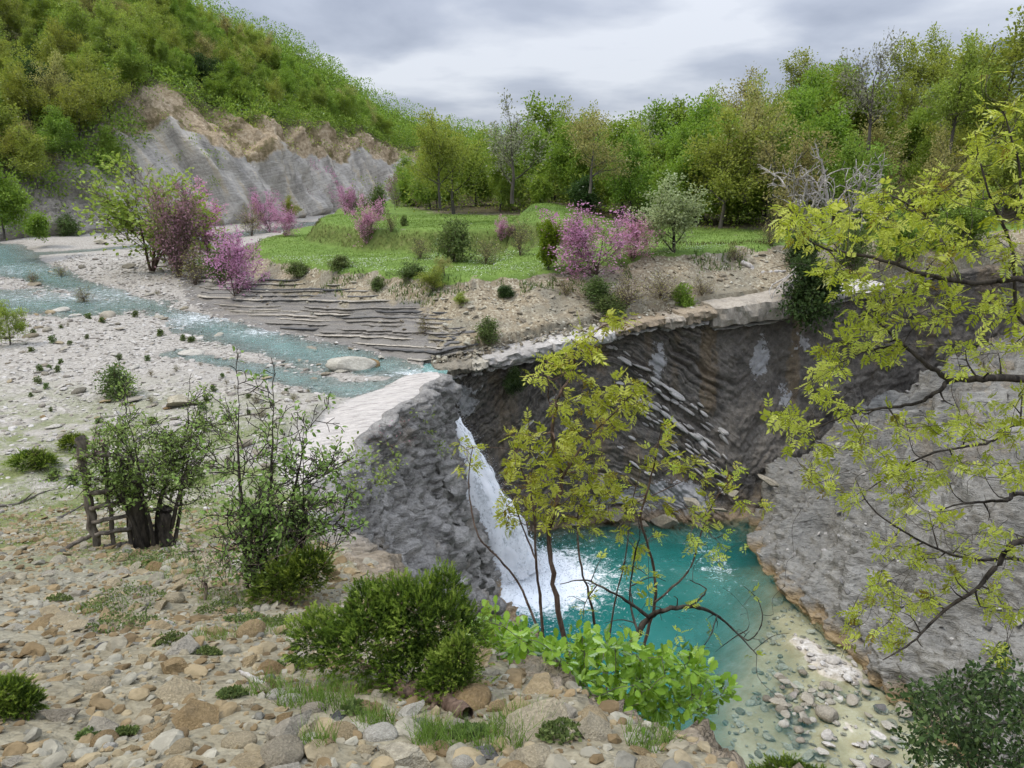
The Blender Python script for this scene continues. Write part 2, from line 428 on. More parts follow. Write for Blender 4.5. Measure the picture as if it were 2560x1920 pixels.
tal = M.mix(M.math('MULTIPLY', M.step(nB, .45, .62), .75), tal, M.mix(nC, rgb(.166, .127, .080), rgb(.296, .250, .167)))
tal = M.mix(M.math('MULTIPLY', M.step(nA, .47, .60), .6), tal, M.mix(nC, rgb(.115, .104, .073), rgb(.241, .237, .196)))
bankc = M.mix(M.step(M.math('ADD', M.math('ADD', M.attr('prof'), M.attr('talus')), M.math('MULTIPLY', M.math('SUBTRACT', nA, .5), 1.3)), .42, .54), shale, tal)
col = bankc
turf = M.ramp(nA, [(.30, rgb(0.082, .14, .026)), (.48, rgb(0.135, .225, .04)), (.60, rgb(0.168, .26, .05)), (.72, rgb(0.197, .27, .075))])
turf = M.mix(M.math('MULTIPLY', M.step(M.noise(P, 1.6, 4, .7), .52, .64), .6), turf, rgb(.075, .10, .03))
turf = M.mix(.45, turf, M.ramp(nB, [(.3, rgb(0.070, .11, .025)), (.7, rgb(0.213, .31, .075))]))
turf = M.mix(.30, turf, M.ramp(nC, [(.35, rgb(0.049, .08, .02)), (.65, rgb(0.180, .26, .08))]))
gmask = M.step(M.math('ADD', M.attr('grass'), M.math('ADD', M.math('MULTIPLY', M.math('SUBTRACT', nC, .5), .5), M.math('MULTIPLY', M.math('SUBTRACT', nB, .5), .8))), .42, .58)
turf = M.mix(M.math('MULTIPLY', M.attr('rough'), .75), turf, M.ramp(nB, [(.3, rgb(.055, .07, .022)), (.55, rgb(.115, .13, .04)), (.75, rgb(.17, .15, .08))]))
col = M.mix(gmask, col, turf)
litter = M.ramp(nB, [(.3, rgb(.04, .035, .02)), (.6, rgb(.09, .08, .042)), (.8, rgb(.13, .12, .06))])
col = M.mix(M.attr('forest'), col, litter)
turf_mat = M.done(M.bsdf(col, .95, M.bump(M.math('ADD', nB, M.math('MULTIPLY', nC, .6)), .7, .06), spec=.1))

M = Mat('pool_bed')
P = M.pos(); nB = M.noise(P, 3.0, 3, .65)
shoal = M.ramp(M.noise(P, .9, 4, .65), [(.32, rgb(.33, .28, .185)), (.50, rgb(.44, .385, .275)), (.62, rgb(.53, .48, .38)), (.74, rgb(.64, .60, .53))])
shoal = M.mix(M.attr('dry'), shoal, M.ramp(M.noise(P, 7, 4, .7), [(.34, rgb(.27, .25, .21)), (.5, rgb(.42, .395, .345)), (.68, rgb(.58, .565, .53))]))
bed_mat = M.done(M.bsdf(shoal, .85, M.bump(nB, .5, .06)))

moss = TG['shelf'] * sstep(.02, .25, TG['bar']) * sstep(27, 17, GY.ravel()) * .9 + (1 - TG['shelf']) * sstep(5.5, 8.5, GY.ravel()) * sstep(-.8, -2.5, GX.ravel()) 
gF = grid_faces(len(gx), len(gy))
gin = TG['inside'][gF].all(1); gme = (TG['m'][gF] > np.where(GX.ravel() < -4, -.9, 0.)[gF]).all(1)
ground = link('ground', mesh_np('ground', V, gF, None, True, mats=[soil_mat, turf_mat, bed_mat], midx=np.where(gin, 2, np.where(gme, 1, 0)), attrs=dict(
    rough=TG['step'] * (1 - TG['step']) * 4 * (TG['m'] > 0) * sstep(7, 3, GX.ravel()), talus=.45 * sstep(-4.5, -1.5, GX.ravel()),
    shelf=TG['shelf'], slab=TG['slab'], bank=TG['bank'], prof=TG["prof"],
    grass=TG['grass'], forest=TG['forest'], moss=np.clip(moss, 0, 1) * (1 - TG['slab']),
    poolbed=TG['inside'] * 1.0, dry=sstep(POOL_Z - .04, POOL_Z + .06, gz) * TG['inside'],
    wet=sstep(-.06, .04, TG['depth']) * TG['shelf'] * (TG['m'] <= 0) * (GX.ravel() < 0))))
tag(ground, 'stony slope, shingle river bed and grassy meadow', kind='structure')

# ================================================================ far hillside with its grey cliff
A_ = lambda *p: np.array(p, float)
H_BASE = A_((-75, 52, -7.4), (-48, 70, -7.2), (-37, 81, -7.2), (-31, 88, -7.2), (-26, 100, -7.2), (-21, 115, -7.2), (-17, 138, -7.2), (-8, 160, -7.2), (14, 185, -7))
H_GREY = A_((-80, 56, -2), (-50, 75, -2), (-40, 87, 2.3), (-31.8, 92.5, 1.5), (-28, 105, .9), (-24, 120, .8), (-18, 143, 0), (-8, 165, -1), (14, 190, -2))
H_TAN = A_((-84, 60, 1), (-54, 79, 1.5), (-42.5, 93, 8.4), (-34, 99.5, 5.9), (-29.5, 111, 5.2), (-25.5, 126, 5.2), (-19.8, 148, 2.7), (-9, 170, 1), (14, 195, 0))
H_MID = A_((-100, 85, 25), (-72, 108, 19), (-56, 118, 19.5), (-44, 130, 16.5), (-37, 140, 13.5), (-31, 150, 10.5), (-23, 165, 6.5), (-9, 182, 3.5), (14, 205, 2))
H_RIDGE = A_((-130, 125, 58), (-95, 145, 43), (-68, 152, 32), (-52, 156, 25), (-40, 162, 19.5), (-30, 170, 14), (-20, 180, 8.5), (-7, 196, 5), (14, 215, 4))
H_BACK = H_RIDGE + np.array([-5, 60, -25.])
def hill_rails():
    R = [catmull(r, 260) for r in (H_BASE, H_GREY, H_TAN, H_MID, H_RIDGE, H_BACK)]
    seg = [34, 26, 44, 30, 14]; out = []
    for k in range(5):
        n = seg[k]; tt = np.linspace(0, 1, n, endpoint=(k == 4))
        out.append(R[k][:, None] + (R[k + 1] - R[k])[:, None] * tt[None, :, None])
    G = np.concatenate(out, 1)
    vv = np.concatenate([k + np.linspace(0, 1, seg[k], endpoint=(k == 4)) for k in range(5)])
    return G, vv
HG, hv = hill_rails()
hu = np.concatenate([[0], np.cumsum(np.linalg.norm(np.diff(HG[:, 0], axis=0), axis=1))])
HU, HV = np.meshgrid(hu, hv, indexing='ij')
HG[:, 60:] += 0
hn = grid_normals(HG); hn = np.where(hn[..., 2:3] < 0, -hn, hn)
gul = fbm((HU + HV * 7) * .22, HV * .35, 1.0, 4, ridged=True)
cl = sstep(0, .1, HV) * sstep(2.2, 1.7, HV)
HG = HG + hn * (cl * (1.25 * gul + .9 * fbm(HU * .22, HV * 1.6, 8, 4)))[..., None]
HG[..., 2] += 1.1 * fbm(HU * .12, HV * .3, 5, 4) * sstep(.4, 1.0, HV) * sstep(3, 2, HV)
HG[..., 2] += (fbm(HG[..., 0] * .05, HG[..., 1] * .05, 2, 4) * 2.2 * sstep(1.9, 3.0, HV) * sstep(4.6, 3.4, HV))
M = Mat('hillside')
P = M.pos(); v_ = M.attr('hv'); nB = M.noise(P, .5, 5, .6); nC = M.noise(P, 2.6, 5, .65)
UVm = M.mapv(M.mapv(M.uv(), (1, 1, 1), (0, 0, -.62)), (.75, .10, 1))
stre = M.noise(UVm, 1.0, 7, .68, .25)
bed = M.noise(M.mapv(M.uv(), (.04, 5.0, 1), (0, 0, .03)), 1.2, 5, .6)
grey = M.ramp(stre, [(.30, rgb(.147, .138, .127)), (.42, rgb(.304, .287, .262)), (.54, rgb(.473, .445, .396)), (.63, rgb(.525, .440, .313)), (.70, rgb(.452, .425, .377)), (.80, rgb(.609, .565, .488))])
grey = M.mix(.30, grey, M.ramp(bed, [(.35, rgb(.168, .158, .143)), (.6, rgb(.525, .495, .437))]))
tan = M.ramp(M.math('ADD', M.math('MULTIPLY', nC, .6), M.math('MULTIPLY', stre, .4)), [(.34, rgb(.17, .135, .09)), (.47, rgb(.36, .28, .18)), (.58, rgb(.50, .41, .29)), (.72, rgb(.56, .50, .41))])
tan = M.mix(M.step(nB, .50, .60), tan, M.ramp(nC, [(.35, rgb(.14, .12, .06)), (.65, rgb(.30, .23, .14))]))
vv_ = M.math('ADD', v_, M.math('ADD', M.math('MULTIPLY', M.math('SUBTRACT', nB, .5), .35), M.math('MULTIPLY', M.math('SUBTRACT', M.noise(P, .12, 3), .5), .9)))
col = M.mix(M.step(vv_, .93, 1.0), grey, tan)
lowc = M.ramp(nC, [(.35, rgb(.13, .12, .105)), (.55, rgb(.26, .24, .205)), (.7, rgb(.34, .31, .27))])
col = M.mix(M.attr('lowbank'), col, lowc)
duff = M.ramp(nB, [(.3, rgb(.05, .05, .022)), (.55, rgb(.10, .105, .04)), (.8, rgb(.16, .15, .07))])
col = M.mix(M.step(vv_, 1.55, 1.85), col, duff)
hill_mat = M.done(M.bsdf(col, .95, M.bump(M.math('ADD', stre, nC), .9, .35), spec=.1))
hillside = link('hillside', mesh_np('hillside', HG.reshape(-1, 3), grid_faces(*HG.shape[:2]), hill_mat, True,
    dict(hv=HV.ravel(), lowbank=(sstep(-38, -45, HG[..., 0] + .6 * fbm(HU * .1, HV * 2, 3, 3) * 4)).ravel()),
    uv=np.stack([HU.ravel(), HV.ravel() * 8], 1)))
tag(hillside, 'steep hillside with tan slip above a bare grey cliff', kind='structure')

# a low blue mountain far off
mx = np.linspace(-200, 1500, 90); my = np.linspace(0, 1, 14)
MG = np.zeros((90, 14, 3))
for j, t_ in enumerate(my):
    MG[:, j, 0] = mx; MG[:, j, 1] = 900 + 260 * t_
    prof_ = np.interp(mx, [-200, 150, 380, 500, 600, 680, 1000, 1500], [10, 15, 30, 75, 135, 175, 190, 160])
    MG[:, j, 2] = -10 + (prof_ + 12 * fbm(mx * .012, t_ * 2, 5, 4)) * t_
M = Mat('far_mountain'); nB = M.noise(M.pos(), .02, 5)
mount_mat = M.done(M.bsdf(M.ramp(nB, [(.35, rgb(.07, .10, .10)), (.65, rgb(.14, .16, .15))]), .95))
tag(link('mountain', mesh_np('mountain', MG.reshape(-1, 3), grid_faces(90, 14), mount_mat)), 'far bluish mountain slope behind the forest', kind='structure')

# ================================================================ walls of the plunge pool
def rock_mat(name, dark, mid, light, scale=1.0, layer=None, bumps=(1.0, .12)):
    M = Mat(name); P = M.pos()
    a = M.noise(P, 1.1 * scale, 6, .66, .3); b = M.noise(P, 7 * scale, 5, .68); c = M.noise(P, 26 * scale, 3, .6)
    f = M.math('ADD', M.math('MULTIPLY', a, .55), M.math('MULTIPLY', b, .45))
    col = M.ramp(f, [(.34, dark), (.50, mid), (.66, light)])
    col = M.mix(.25, col, M.ramp(c, [(.3, dark), (.7, light)]))
    h = M.math('ADD', M.math('MULTIPLY', M.noise(M.mapv(P, (1, 1, 3.2), (.15, .1, 0)), 3.2 * scale, 4, .7, .8), 1.0), M.math('ADD', M.math('MULTIPLY', a, 1.2), M.math('MULTIPLY', b, .6)))
    return M, P, col, h, (a, b, c)

# near wall, below the slab
NB = A_((12, 2), (10, 4), (8, 6), (6.5, 8), (5, 10), (4, 12), (3.2, 14), (2.4, 16), (1.7, 18), (1.1, 19.5), (.6, 21), (.1, 22.2), (-.45, 23.3), (-1.3, 24.2), (-2.4, 25.2))
def lerp3(a, b, h, zf, z_end=-15.2):
    xy = a[:, :2] + (b - a[:, :2]) * np.reshape(h, (-1, 1)); z = a[:, 2] + (z_end - a[:, 2]) * zf
    return np.column_stack([xy, z])
rim_n = RIM_F.copy(); rim_n[:, 2] -= .22 * sstep(8, 5, rim_n[:, 1]); RIMG = RIM; RIM = rim_n; NB = catmull(NB, 90)
back_in = RIM.copy(); back_in[:, 0] -= .35; back_in[:, 2] -= .12
fr = np.linspace(0, 1, len(RIM))
NG = loft([back_in, RIM, lerp3(RIM, NB, .10 + .10 * (fr < .4), .20), lerp3(RIM, NB, .34 + .1 * (fr < .4), .48), lerp3(RIM, NB, .62, .76), lerp3(RIM, NB, 1.0, 1.0)], 420, 150)
nn = grid_normals(NG); nn = np.where(nn[..., :1] < 0, -nn, nn)
vv = np.linspace(0, 1, 150)[None, :] * np.ones((420, 1))
X, Y, Z = NG[..., 0], NG[..., 1], NG[..., 2]
gull = fbm(Y * .55 + Z * .10, Z * .12, 2.0, 4, ridged=True)
disp = .30 * gull + .42 * fbm(X * .7, Y * .7, Z * .5, 4) + .16 * fbm(X * 2.2, Y * 2.2, Z * 3.0, 4, ridged=True) + .07 * fbm(X * 7, Y * 7, Z * 9, 3, ridged=True)
blocky = np.floor((Z * 1.3 + .5 * perlin(X, Y, Z)) * 2) ; disp += .16 * perlin(blocky * 3.7, Y * 1.3, 1)
frontm = sstep(.62, .48, np.linspace(0, 1, 420))[:, None] * np.ones((1, 150))
crag = .13 * fbm(X * 1.7, Y * 1.7, Z * 2.6, 4, ridged=True) + .07 * fbm(X * 5, Y * 5, Z * 8, 3, ridged=True) + .10 * perlin(np.floor(Z * 2.3 + .8 * perlin(X, Y, 3)) * 3.1, Y * 2.1, X * .7)
NG = NG + nn * (crag * sstep(.16, .22, vv))[..., None] + nn * ((disp * (.45 + .55 * sstep(.3, .6, vv)) - .12) * sstep(.16, .28, vv) * (1 - .75 * frontm * sstep(.6, .3, vv)))[..., None]
RIM = RIMG
M, P, col, h, (a, b, c) = rock_mat('grey_mudstone', rgb(.075, .072, .067), rgb(.235, .227, .21), rgb(.43, .415, .38))
och = M.step(M.noise(P, .6, 3), .58, .68)
col = M.mix(M.math('MULTIPLY', och, .35), col, rgb(.30, .24, .16))
sep = M.n.new('ShaderNodeSeparateXYZ'); M.l.new(P, sep.inputs[0])
stain = M.step(M.math('SUBTRACT', sep.outputs['Z'], M.math('MULTIPLY', b, .6)), POOL_Z + .55, POOL_Z - .25)
col = M.mix(stain, col, M.mix(b, rgb(.30, .20, .09), rgb(.42, .33, .22)))
col = M.mix(M.attr('front'), col, M.ramp(b, [(.3, rgb(.12, .095, .06)), (.7, rgb(.32, .27, .20))]))
mud_mat = M.done(M.bsdf(col, .9, M.bump(h, .9, .14), spec=.2))
near_cliff = link('near_cliff', mesh_np('near_cliff', NG.reshape(-1, 3), grid_faces(420, 150), mud_mat, True, dict(front=(frontm * sstep(.7, .3, vv)).ravel())))
tag(near_cliff, 'crumbling grey mudstone wall below the pale slab', kind='structure')

# right-hand slope
RB = A_((10.3, 30.4, -15), (10.1, 27.4, -15), (10.1, 24.8, -15), (10.5, 22.4, -15), (11.1, 19.5, -14.9), (11.7, 17, -14.8), (12.5, 14, -14.8), (15, 9, -14.8), (18, 4, -14.8))
R1 = A_((12.3, 30.7, -12.9), (11.7, 28.2, -13.2), (11.3, 25.6, -13.5), (11.6, 23.2, -13.4), (12.3, 20.2, -13), (12.6, 17.5, -12.8), (14.4, 14.2, -12.6), (17.5, 9, -12), (21, 3, -12))
R2 = A_((14.8, 31.2, -11.5), (14.6, 29.2, -11.5), (14.4, 27, -11.5), (14.6, 24, -11.2), (15.2, 20.8, -9.6), (16.6, 17.6, -9), (18.6, 14, -8.5), (22, 8.6, -7.5), (25, 2, -7.5))
R3 = A_((21.5, 34.2, -8.6), (22.5, 33, -8.2), (23.2, 31, -7.4), (23.6, 28, -5.4), (24.2, 24, -4.0), (25.8, 19, -2.8), (27.8, 14, -2.2), (31.8, 7, -1.2), (36, 0, -1.2))
R4 = R3 + np.array([2.5, 1.5, .3])
RG = loft([RB, R1, R2, R3, R4], 330, 190)
rn = grid_normals(RG); rn = np.where(rn[..., 2:] < 0, -rn, rn)
uu = np.linspace(0, 30, 330)[:, None] * np.ones((1, 190)); vv = np.linspace(0, 1, 190)[None, :] * np.ones((330, 1))
X, Y, Z = RG[..., 0], RG[..., 1], RG[..., 2]
disp = .55 * fbm(uu * .42 + vv * 2.2, vv * 1.3, 4, 5, ridged=True) + .55 * fbm(X * .4, Y * .4, Z * .4, 4) + .16 * fbm(X * 1.6, Y * 1.6, Z * 2.4, 4, ridged=True) + .05 * fbm(X * 6, Y * 6, Z * 8, 3, ridged=True)
lz = Z * 1.1 + .25 * uu * .3 + .3 * fbm(X * .3, Y * .3, 2, 3)
disp += .75 * sstep(.25, .6, vv) * (perlin(np.floor(lz * 2.2) * 3.1, uu * .06, 4) + .4 * perlin(lz * 6, uu * .2, 4))
RG = RG + rn * disp[..., None]
M, P, col, h, (a, b, c) = rock_mat('grey_clay', rgb(.115, .114, .104), rgb(.240, .236, .214), rgb(.355, .350, .314), .8)
lz_ = M.noise(M.mapv(P, (.5, .5, 2.6), (.25, -.35, 0)), 1.5, 5, .72, .5)
col = M.mix(.38, col, M.ramp(lz_, [(.36, rgb(.062, .061, .056)), (.47, rgb(.186, .184, .168)), (.60, rgb(.293, .287, .258)), (.70, rgb(.400, .390, .345))]))
h = M.math('ADD', h, M.math('MULTIPLY', lz_, 1.3))
tanm = M.math('MULTIPLY', M.step(M.noise(M.mapv(P, (1, 1, 2.2)), .38, 4, .6), .52, .62), M.attr('up'))
col = M.mix(M.math('MULTIPLY', tanm, .7), col, M.ramp(b, [(.3, rgb(.125, .098, .065)), (.7, rgb(.319, .261, .172))]))
col = M.mix(M.math('MULTIPLY', M.step(M.noise(P, .7, 4), .56, .70), .35), col, rgb(.319, .319, .297))
sep = M.n.new('ShaderNodeSeparateXYZ'); M.l.new(P, sep.inputs[0])
stain = M.step(M.math('SUBTRACT', sep.outputs['Z'], M.math('MULTIPLY', b, .5)), POOL_Z + .30, POOL_Z - .20)
col = M.mix(stain, col, M.mix(b, rgb(.214, .143, .061), rgb(.373, .296, .180)))
clay_mat = M.done(M.bsdf(col, .88, M.bump(h, 1.0, .14), spec=.2))
right_slope = link('right_slope', mesh_np('right_slope', RG.reshape(-1, 3), grid_faces(330, 190), clay_mat, True, dict(up=sstep(.35, .75, vv).ravel())))
tag(right_slope, 'smooth grey clay slope running down to the pool', kind='structure')

# folded back wall
bt = catmull(np.column_stack([BANK[9:17], BANK_Z0[9:17]]), 40)
bt[:, 2] -= .12
bb = catmull(A_((-2.9, 26.6), (-1.4, 27.3), (.6, 28.3), (2.4, 28.9), (5, 29.25), (7.4, 29.35), (9.4, 29.4), (11.5, 30.2), (14.5, 31.5), (18, 33), (22, 34.2)), 40)
tn = np.gradient(bt[:, :2], axis=0); tn /= np.linalg.norm(tn, axis=1)[:, None]
inn = np.column_stack([-tn[:, 1], tn[:, 0]])                 # into the rock
def brail(f, push, dz=0):
    xy = bt[:, :2] * (1 - f) + bb * f + inn * push
    z = bt[:, 2] * (1 - f) + (-15.2) * f + dz
    return np.column_stack([xy, z])
NU, NV = 560, 250
BG = loft([brail(0, .6), brail(.02, .25), brail(.14, .40), brail(.40, .40), brail(.66, .12), brail(.84, -.05), brail(1.0, -.35)], NU, NV)
X, Y, Z = BG[..., 0].copy(), BG[..., 1].copy(), BG[..., 2].copy()
vv = np.linspace(0, 1, NV)[None, :] * np.ones((NU, 1))
FOLD_X, FOLD_W = 3.4, 1.5
def foldc(x, z):
    """bedding coordinate of the anticline: beds are lines of equal value"""
    dx = x - FOLD_X
    arch = np.where(dx > 0, .80, 1.08) * (np.sqrt(dx * dx + FOLD_W ** 2) - FOLD_W)
    over = np.maximum(x - 9.6, 0)
    return z + arch - over * 2.0
PHI = foldc(X, Z) + .38 * fbm(X * .45, Z * .45, 3, 4) + .07 * fbm(X * 2.2, Z * 2.2, 13, 3)
bn = grid_normals(BG); bn = np.where(bn[..., 1:2] > 0, -bn, bn)
def beds(p):
    return perlin(p * 2.3, 0.3, 7.7) * .6 + perlin(p * 5.9, 1.3, 2.2) * .45 + perlin(p * 12.5, 4.3, 1.2) * .22
fold_zone = sstep(.06, .14, vv) * (.35 + .65 * sstep(10.6, 9.0, X)) * (.55 + .6 * fbm(X * .45, Z * .45, 12, 3))
disp = fold_zone * .34 * np.sign(beds(PHI)) * np.abs(beds(PHI)) ** .6 + .26 * fbm(X * .55, Z * .55, 5, 4) + .07 * fbm(X * 3, Z * 3, 8, 3) + .04 * fbm(X * 9, Y * 9, Z * 9, 2)
disp += .5 * np.exp(-((X - 1.0) / 1.6) ** 2) * sstep(.75, .95, vv) * 0
BG = BG + bn * (disp * sstep(.02, .07, vv))[..., None]
M = Mat('folded_shale'); P = M.pos(); phi = M.attr('phi')
cz = M.n.new('ShaderNodeCombineXYZ'); M.l.new(phi, cz.inputs[2])
a = M.noise(P, .8, 5, .65); b = M.noise(P, 5, 5, .7); c = M.noise(P, 22, 3, .65)
lay = M.noise(M.mapv(cz.outputs[0], (1, 1, 5.5)), 1.3, 6, .72)
sh = M.ramp(M.math('ADD', M.math('MULTIPLY', lay, .56), M.math('MULTIPLY', b, .44)), [(.38, rgb(.036, .032, .028)), (.48, rgb(.109, .098, .081)), (.57, rgb(.207, .184, .147)), (.68, rgb(.438, .402, .339))])
mass = M.ramp(M.math('ADD', M.math('MULTIPLY', a, .5), M.math('MULTIPLY', b, .5)), [(.36, rgb(.062, .056, .048)), (.52, rgb(.160, .143, .117)), (.68, rgb(.296, .267, .218))])
col = M.mix(M.attr('massive'), sh, mass)
och = M.math('MULTIPLY', M.step(M.noise(M.mapv(P, (1, 1, .18)), .75, 4, .6), .52, .66), .62)
och = M.math('MAXIMUM', och, M.math('MULTIPLY', M.step(M.math('ADD', M.attr('rust'), M.math('MULTIPLY', M.math('SUBTRACT', M.noise(M.mapv(P, (1.6, 1.6, .25)), 1.6, 5, .7), .5), 1.6)), .45, .75), .75))
col = M.mix(och, col, M.ramp(b, [(.3, rgb(.10, .072, .04)), (.7, rgb(.30, .22, .12))]))
pale = M.step(M.math('ADD', M.attr('pale'), M.math('MULTIPLY', M.math('SUBTRACT', M.noise(P, 2.2, 5, .7), .5), 2.4)), .52, .60)
col = M.mix(pale, col, M.ramp(b, [(.3, rgb(.34, .342, .34)), (.7, rgb(.56, .555, .54))]))
sep = M.n.new('ShaderNodeSeparateXYZ'); M.l.new(P, sep.inputs[0])
stain = M.step(M.math('SUBTRACT', sep.outputs['Z'], M.math('MULTIPLY', b, .8)), POOL_Z + .15, POOL_Z - .45)
col = M.mix(stain, col, M.mix(b, rgb(.26, .18, .09), rgb(.40, .31, .21)))
col = M.mix(.22, col, M.ramp(c, [(.32, rgb(.03, .03, .03)), (.7, rgb(.22, .21, .20))]))
h = M.math('ADD', M.math('MULTIPLY', lay, 1.1), M.math('ADD', M.math('MULTIPLY', b, .9), M.math('MULTIPLY', c, .25)))
fold_mat = M.done(M.bsdf(col, .85, M.bump(h, 1.0, .10), spec=.25))
def blob(cx, cz, rx, rz): return np.exp(-((X - cx) / rx) ** 2 - ((Z - cz) / rz) ** 2)
pale = np.clip(1.0 * blob(10.6, -8.0, .55, 1.0) + .9 * blob(6.0, -7.9, .5, .9) + .8 * blob(-1.9, -8.7, .8, .8) + .75 * blob(5.6, -13.2, 1.6, .6) + .85 * blob(7.3, -13.6, 1.3, .8) + .75 * blob(12, -9.8, .5, .7) + .6 * blob(12.6, -7.4, .7, .7) + .55 * blob(3.5, -13.6, 1, .6), 0, 1)
back_cliff = link('back_cliff', mesh_np('back_cliff', BG.reshape(-1, 3), grid_faces(NU, NV), fold_mat, True,
    dict(rust=np.clip(.9 * np.exp(-((X - 8.3) / .55) ** 2) * sstep(-11.5, -9, Z) + .95 * np.exp(-((X - 12.3) / .35) ** 2) * sstep(-12, -9, Z) + .6 * np.exp(-((X + .9) / .5) ** 2) * sstep(-10, -8, Z), 0, 1).ravel(), phi=PHI.ravel(), massive=np.clip(sstep(7.4, 9.4, X + .12 * (Z + 10)) + sstep(-11.8, -12.8, Z) * sstep(3.2, 4.4, X), 0, 1).ravel(), pale=pale.ravel())))
tag(back_cliff, 'dark folded shale wall behind the turquoise pool', kind='structure')
BGx, BGz = X, Z
# ================================================================ water
def water_mat(name, deep, shallow_tint, k, rough=.06, bump=(.5, .05), scale=3.0, foam=True, stretch=(1, 1, 1)):
    M = Mat(name); P = M.mapv(M.pos(), stretch)
    d = M.attr('depth')
    fac = M.math('SUBTRACT', 1.0, M.math('POWER', 2.718, M.math('MULTIPLY', d, -k)), clamp=True)
    n1 = M.noise(P, scale, 4, .6, .6); n2 = M.noise(P, scale * 4.3, 3, .6, .3)
    h = M.math('ADD', n1, M.math('MULTIPLY', n2, .35))
    nor = M.bump(h, bump[0], bump[1])
    dc = M.mix(M.step(M.noise(P, .5, 3), .35, .7), deep, M.hsv(deep, .5, .92, 1.35))
    body = M.n.new('ShaderNodeBsdfDiffuse'); M.put(body.inputs['Color'], dc)
    tr = M.n.new('ShaderNodeBsdfTransparent'); M.put(tr.inputs['Color'], shallow_tint)
    mx = M.n.new('ShaderNodeMixShader'); M.put(mx.inputs[0], fac); M.l.new(tr.outputs[0], mx.inputs[1]); M.l.new(body.outputs[0], mx.inputs[2])
    gl = M.n.new('ShaderNodeBsdfGlossy'); gl.inputs['Roughness'].default_value = rough; M.l.new(nor, gl.inputs['Normal'])
    fr = M.n.new('ShaderNodeFresnel'); fr.inputs['IOR'].default_value = 1.33; M.l.new(nor, fr.inputs['Normal'])
    m2 = M.n.new('ShaderNodeMixShader'); M.l.new(fr.outputs[0], m2.inputs[0]); M.l.new(mx.outputs[0], m2.inputs[1]); M.l.new(gl.outputs[0], m2.inputs[2])
    out = m2.outputs[0]
    if foam:
        fn = M.math('ADD', M.math('MULTIPLY', M.noise(P, scale * 1.6, 6, .72, 1.2), .62), M.math('MULTIPLY', M.noise(P, scale * 9, 4, .7, .5), .38))
        fm = M.step(M.math('SUBTRACT', M.math('ADD', fn, M.attr('foam')), 1.0), -.06, .14)
        w = M.n.new('ShaderNodeBsdfDiffuse'); w.inputs['Color'].default_value = (.82, .86, .88, 1)
        m3 = M.n.new('ShaderNodeMixShader'); M.put(m3.inputs[0], fm); M.l.new(out, m3.inputs[1]); M.l.new(w.outputs[0], m3.inputs[2])
        out = m3.outputs[0]
    return M.done(out)

def grid_subset(xs, ys, keep_fn):
    gx_, gy_ = np.meshgrid(xs, ys, indexing='ij'); F = grid_faces(len(xs), len(ys))
    keep = keep_fn(gx_.ravel(), gy_.ravel())
    F = F[keep[F].any(1)]
    used = np.unique(F); re = np.zeros(len(xs) * len(ys), int); re[used] = np.arange(len(used))
    return gx_.ravel()[used], gy_.ravel()[used], re[F]

rx = spaced([(-90, 2), (-50, .5), (-30, .25), (-14, .13), (-2.35, .1)]); ry = spaced([(22.8, .13), (36, .22), (50, .5), (110, 1)])
def river_keep(x, y):
    T = terrain(x, y); return (T['depth'] > -.03) & (T['m'] < .8) & ~((T['slab'] > .5)) & (T['shelf'] > .6)
wx, wy, wf = grid_subset(rx, ry, river_keep)
Tw = terrain(wx, wy)
foam = .30 * np.exp(-(((wx + 15.2) / 2.4) ** 2 + ((wy - 36.6) / 2.2) ** 2)) + .26 * np.exp(-(((wx + 11.3) / 1.3) ** 2 + ((wy - 33.5) / .9) ** 2)) \
     + .34 * np.exp(-(((wx + 3.6) / .9) ** 2 + ((wy - 26.8) / .6) ** 2)) + .26 * np.exp(-(((wx + 5.4) / .8) ** 2 + ((wy - 26.2) / .45) ** 2)) \
     + .22 * np.exp(-(((wx + 24) / 7) ** 2 + ((wy - 43) / 3.5) ** 2)) + .18 * np.exp(-(((wx + 36) / 8) ** 2 + ((wy - 53) / 4) ** 2))
river_mat = water_mat('river_water', rgb(.16, .33, .305), (.88, .95, .93, 1), 2.3, .10, (.8, .06), 2.2, True, (1, 1.6, 1))
river = link('river', mesh_np('river', np.stack([wx, wy, wlev(wy) + .012 * fbm(wx * 1.5, wy * 1.5, 1, 2)], 1), wf, river_mat, True,
             dict(depth=np.clip(Tw['depth'] + .02, 0, .42), foam=.34 * foam + .40)))
tag(river, 'shallow turquoise river braiding over pale shingle', kind='structure')

px_ = spaced([(-4.0, .12), (16.5, .2)]); py_ = spaced([(3, .2), (14, .12), (32, .2)])
wx, wy, wf = grid_subset(px_, py_, lambda x, y: in_poly(x, y, GORGE) | (y > 26))
wall = np.minimum(np.abs(near_poly(wx, wy, RB[:, :2])[0]), np.abs(near_poly(wx, wy, bb)[0]))
dep = np.minimum(POOL_Z - pool_floor(wx, wy), .05 + wall * .55)
IMP = np.array((.15, 24.6))
di = np.hypot((wx - IMP[0]) / 1.35, (wy - IMP[1]))
foam = .62 * np.exp(-(di / 1.55) ** 2) + .17 * np.exp(-(di / 3.0) ** 2) + .03 * np.exp(-(di / 7) ** 2) + .10 * np.exp(-((wx - 7.6) / .9) ** 2 - ((wy - 26) / 3) ** 2)
wz = POOL_Z + .035 * fbm(wx * .9, wy * .9, 2, 3) * np.exp(-di / 6) + .10 * np.exp(-(di / 1.6) ** 2) * (1 + fbm(wx * 2.5, wy * 2.5, 3, 3)) + .008 * fbm(wx * 2, wy * 2, 5, 2)
pool_mat = water_mat('pool_water', rgb(.012, .126, .112), (.92, .955, .88, 1), .85, .07, (.75, .07), 1.7)
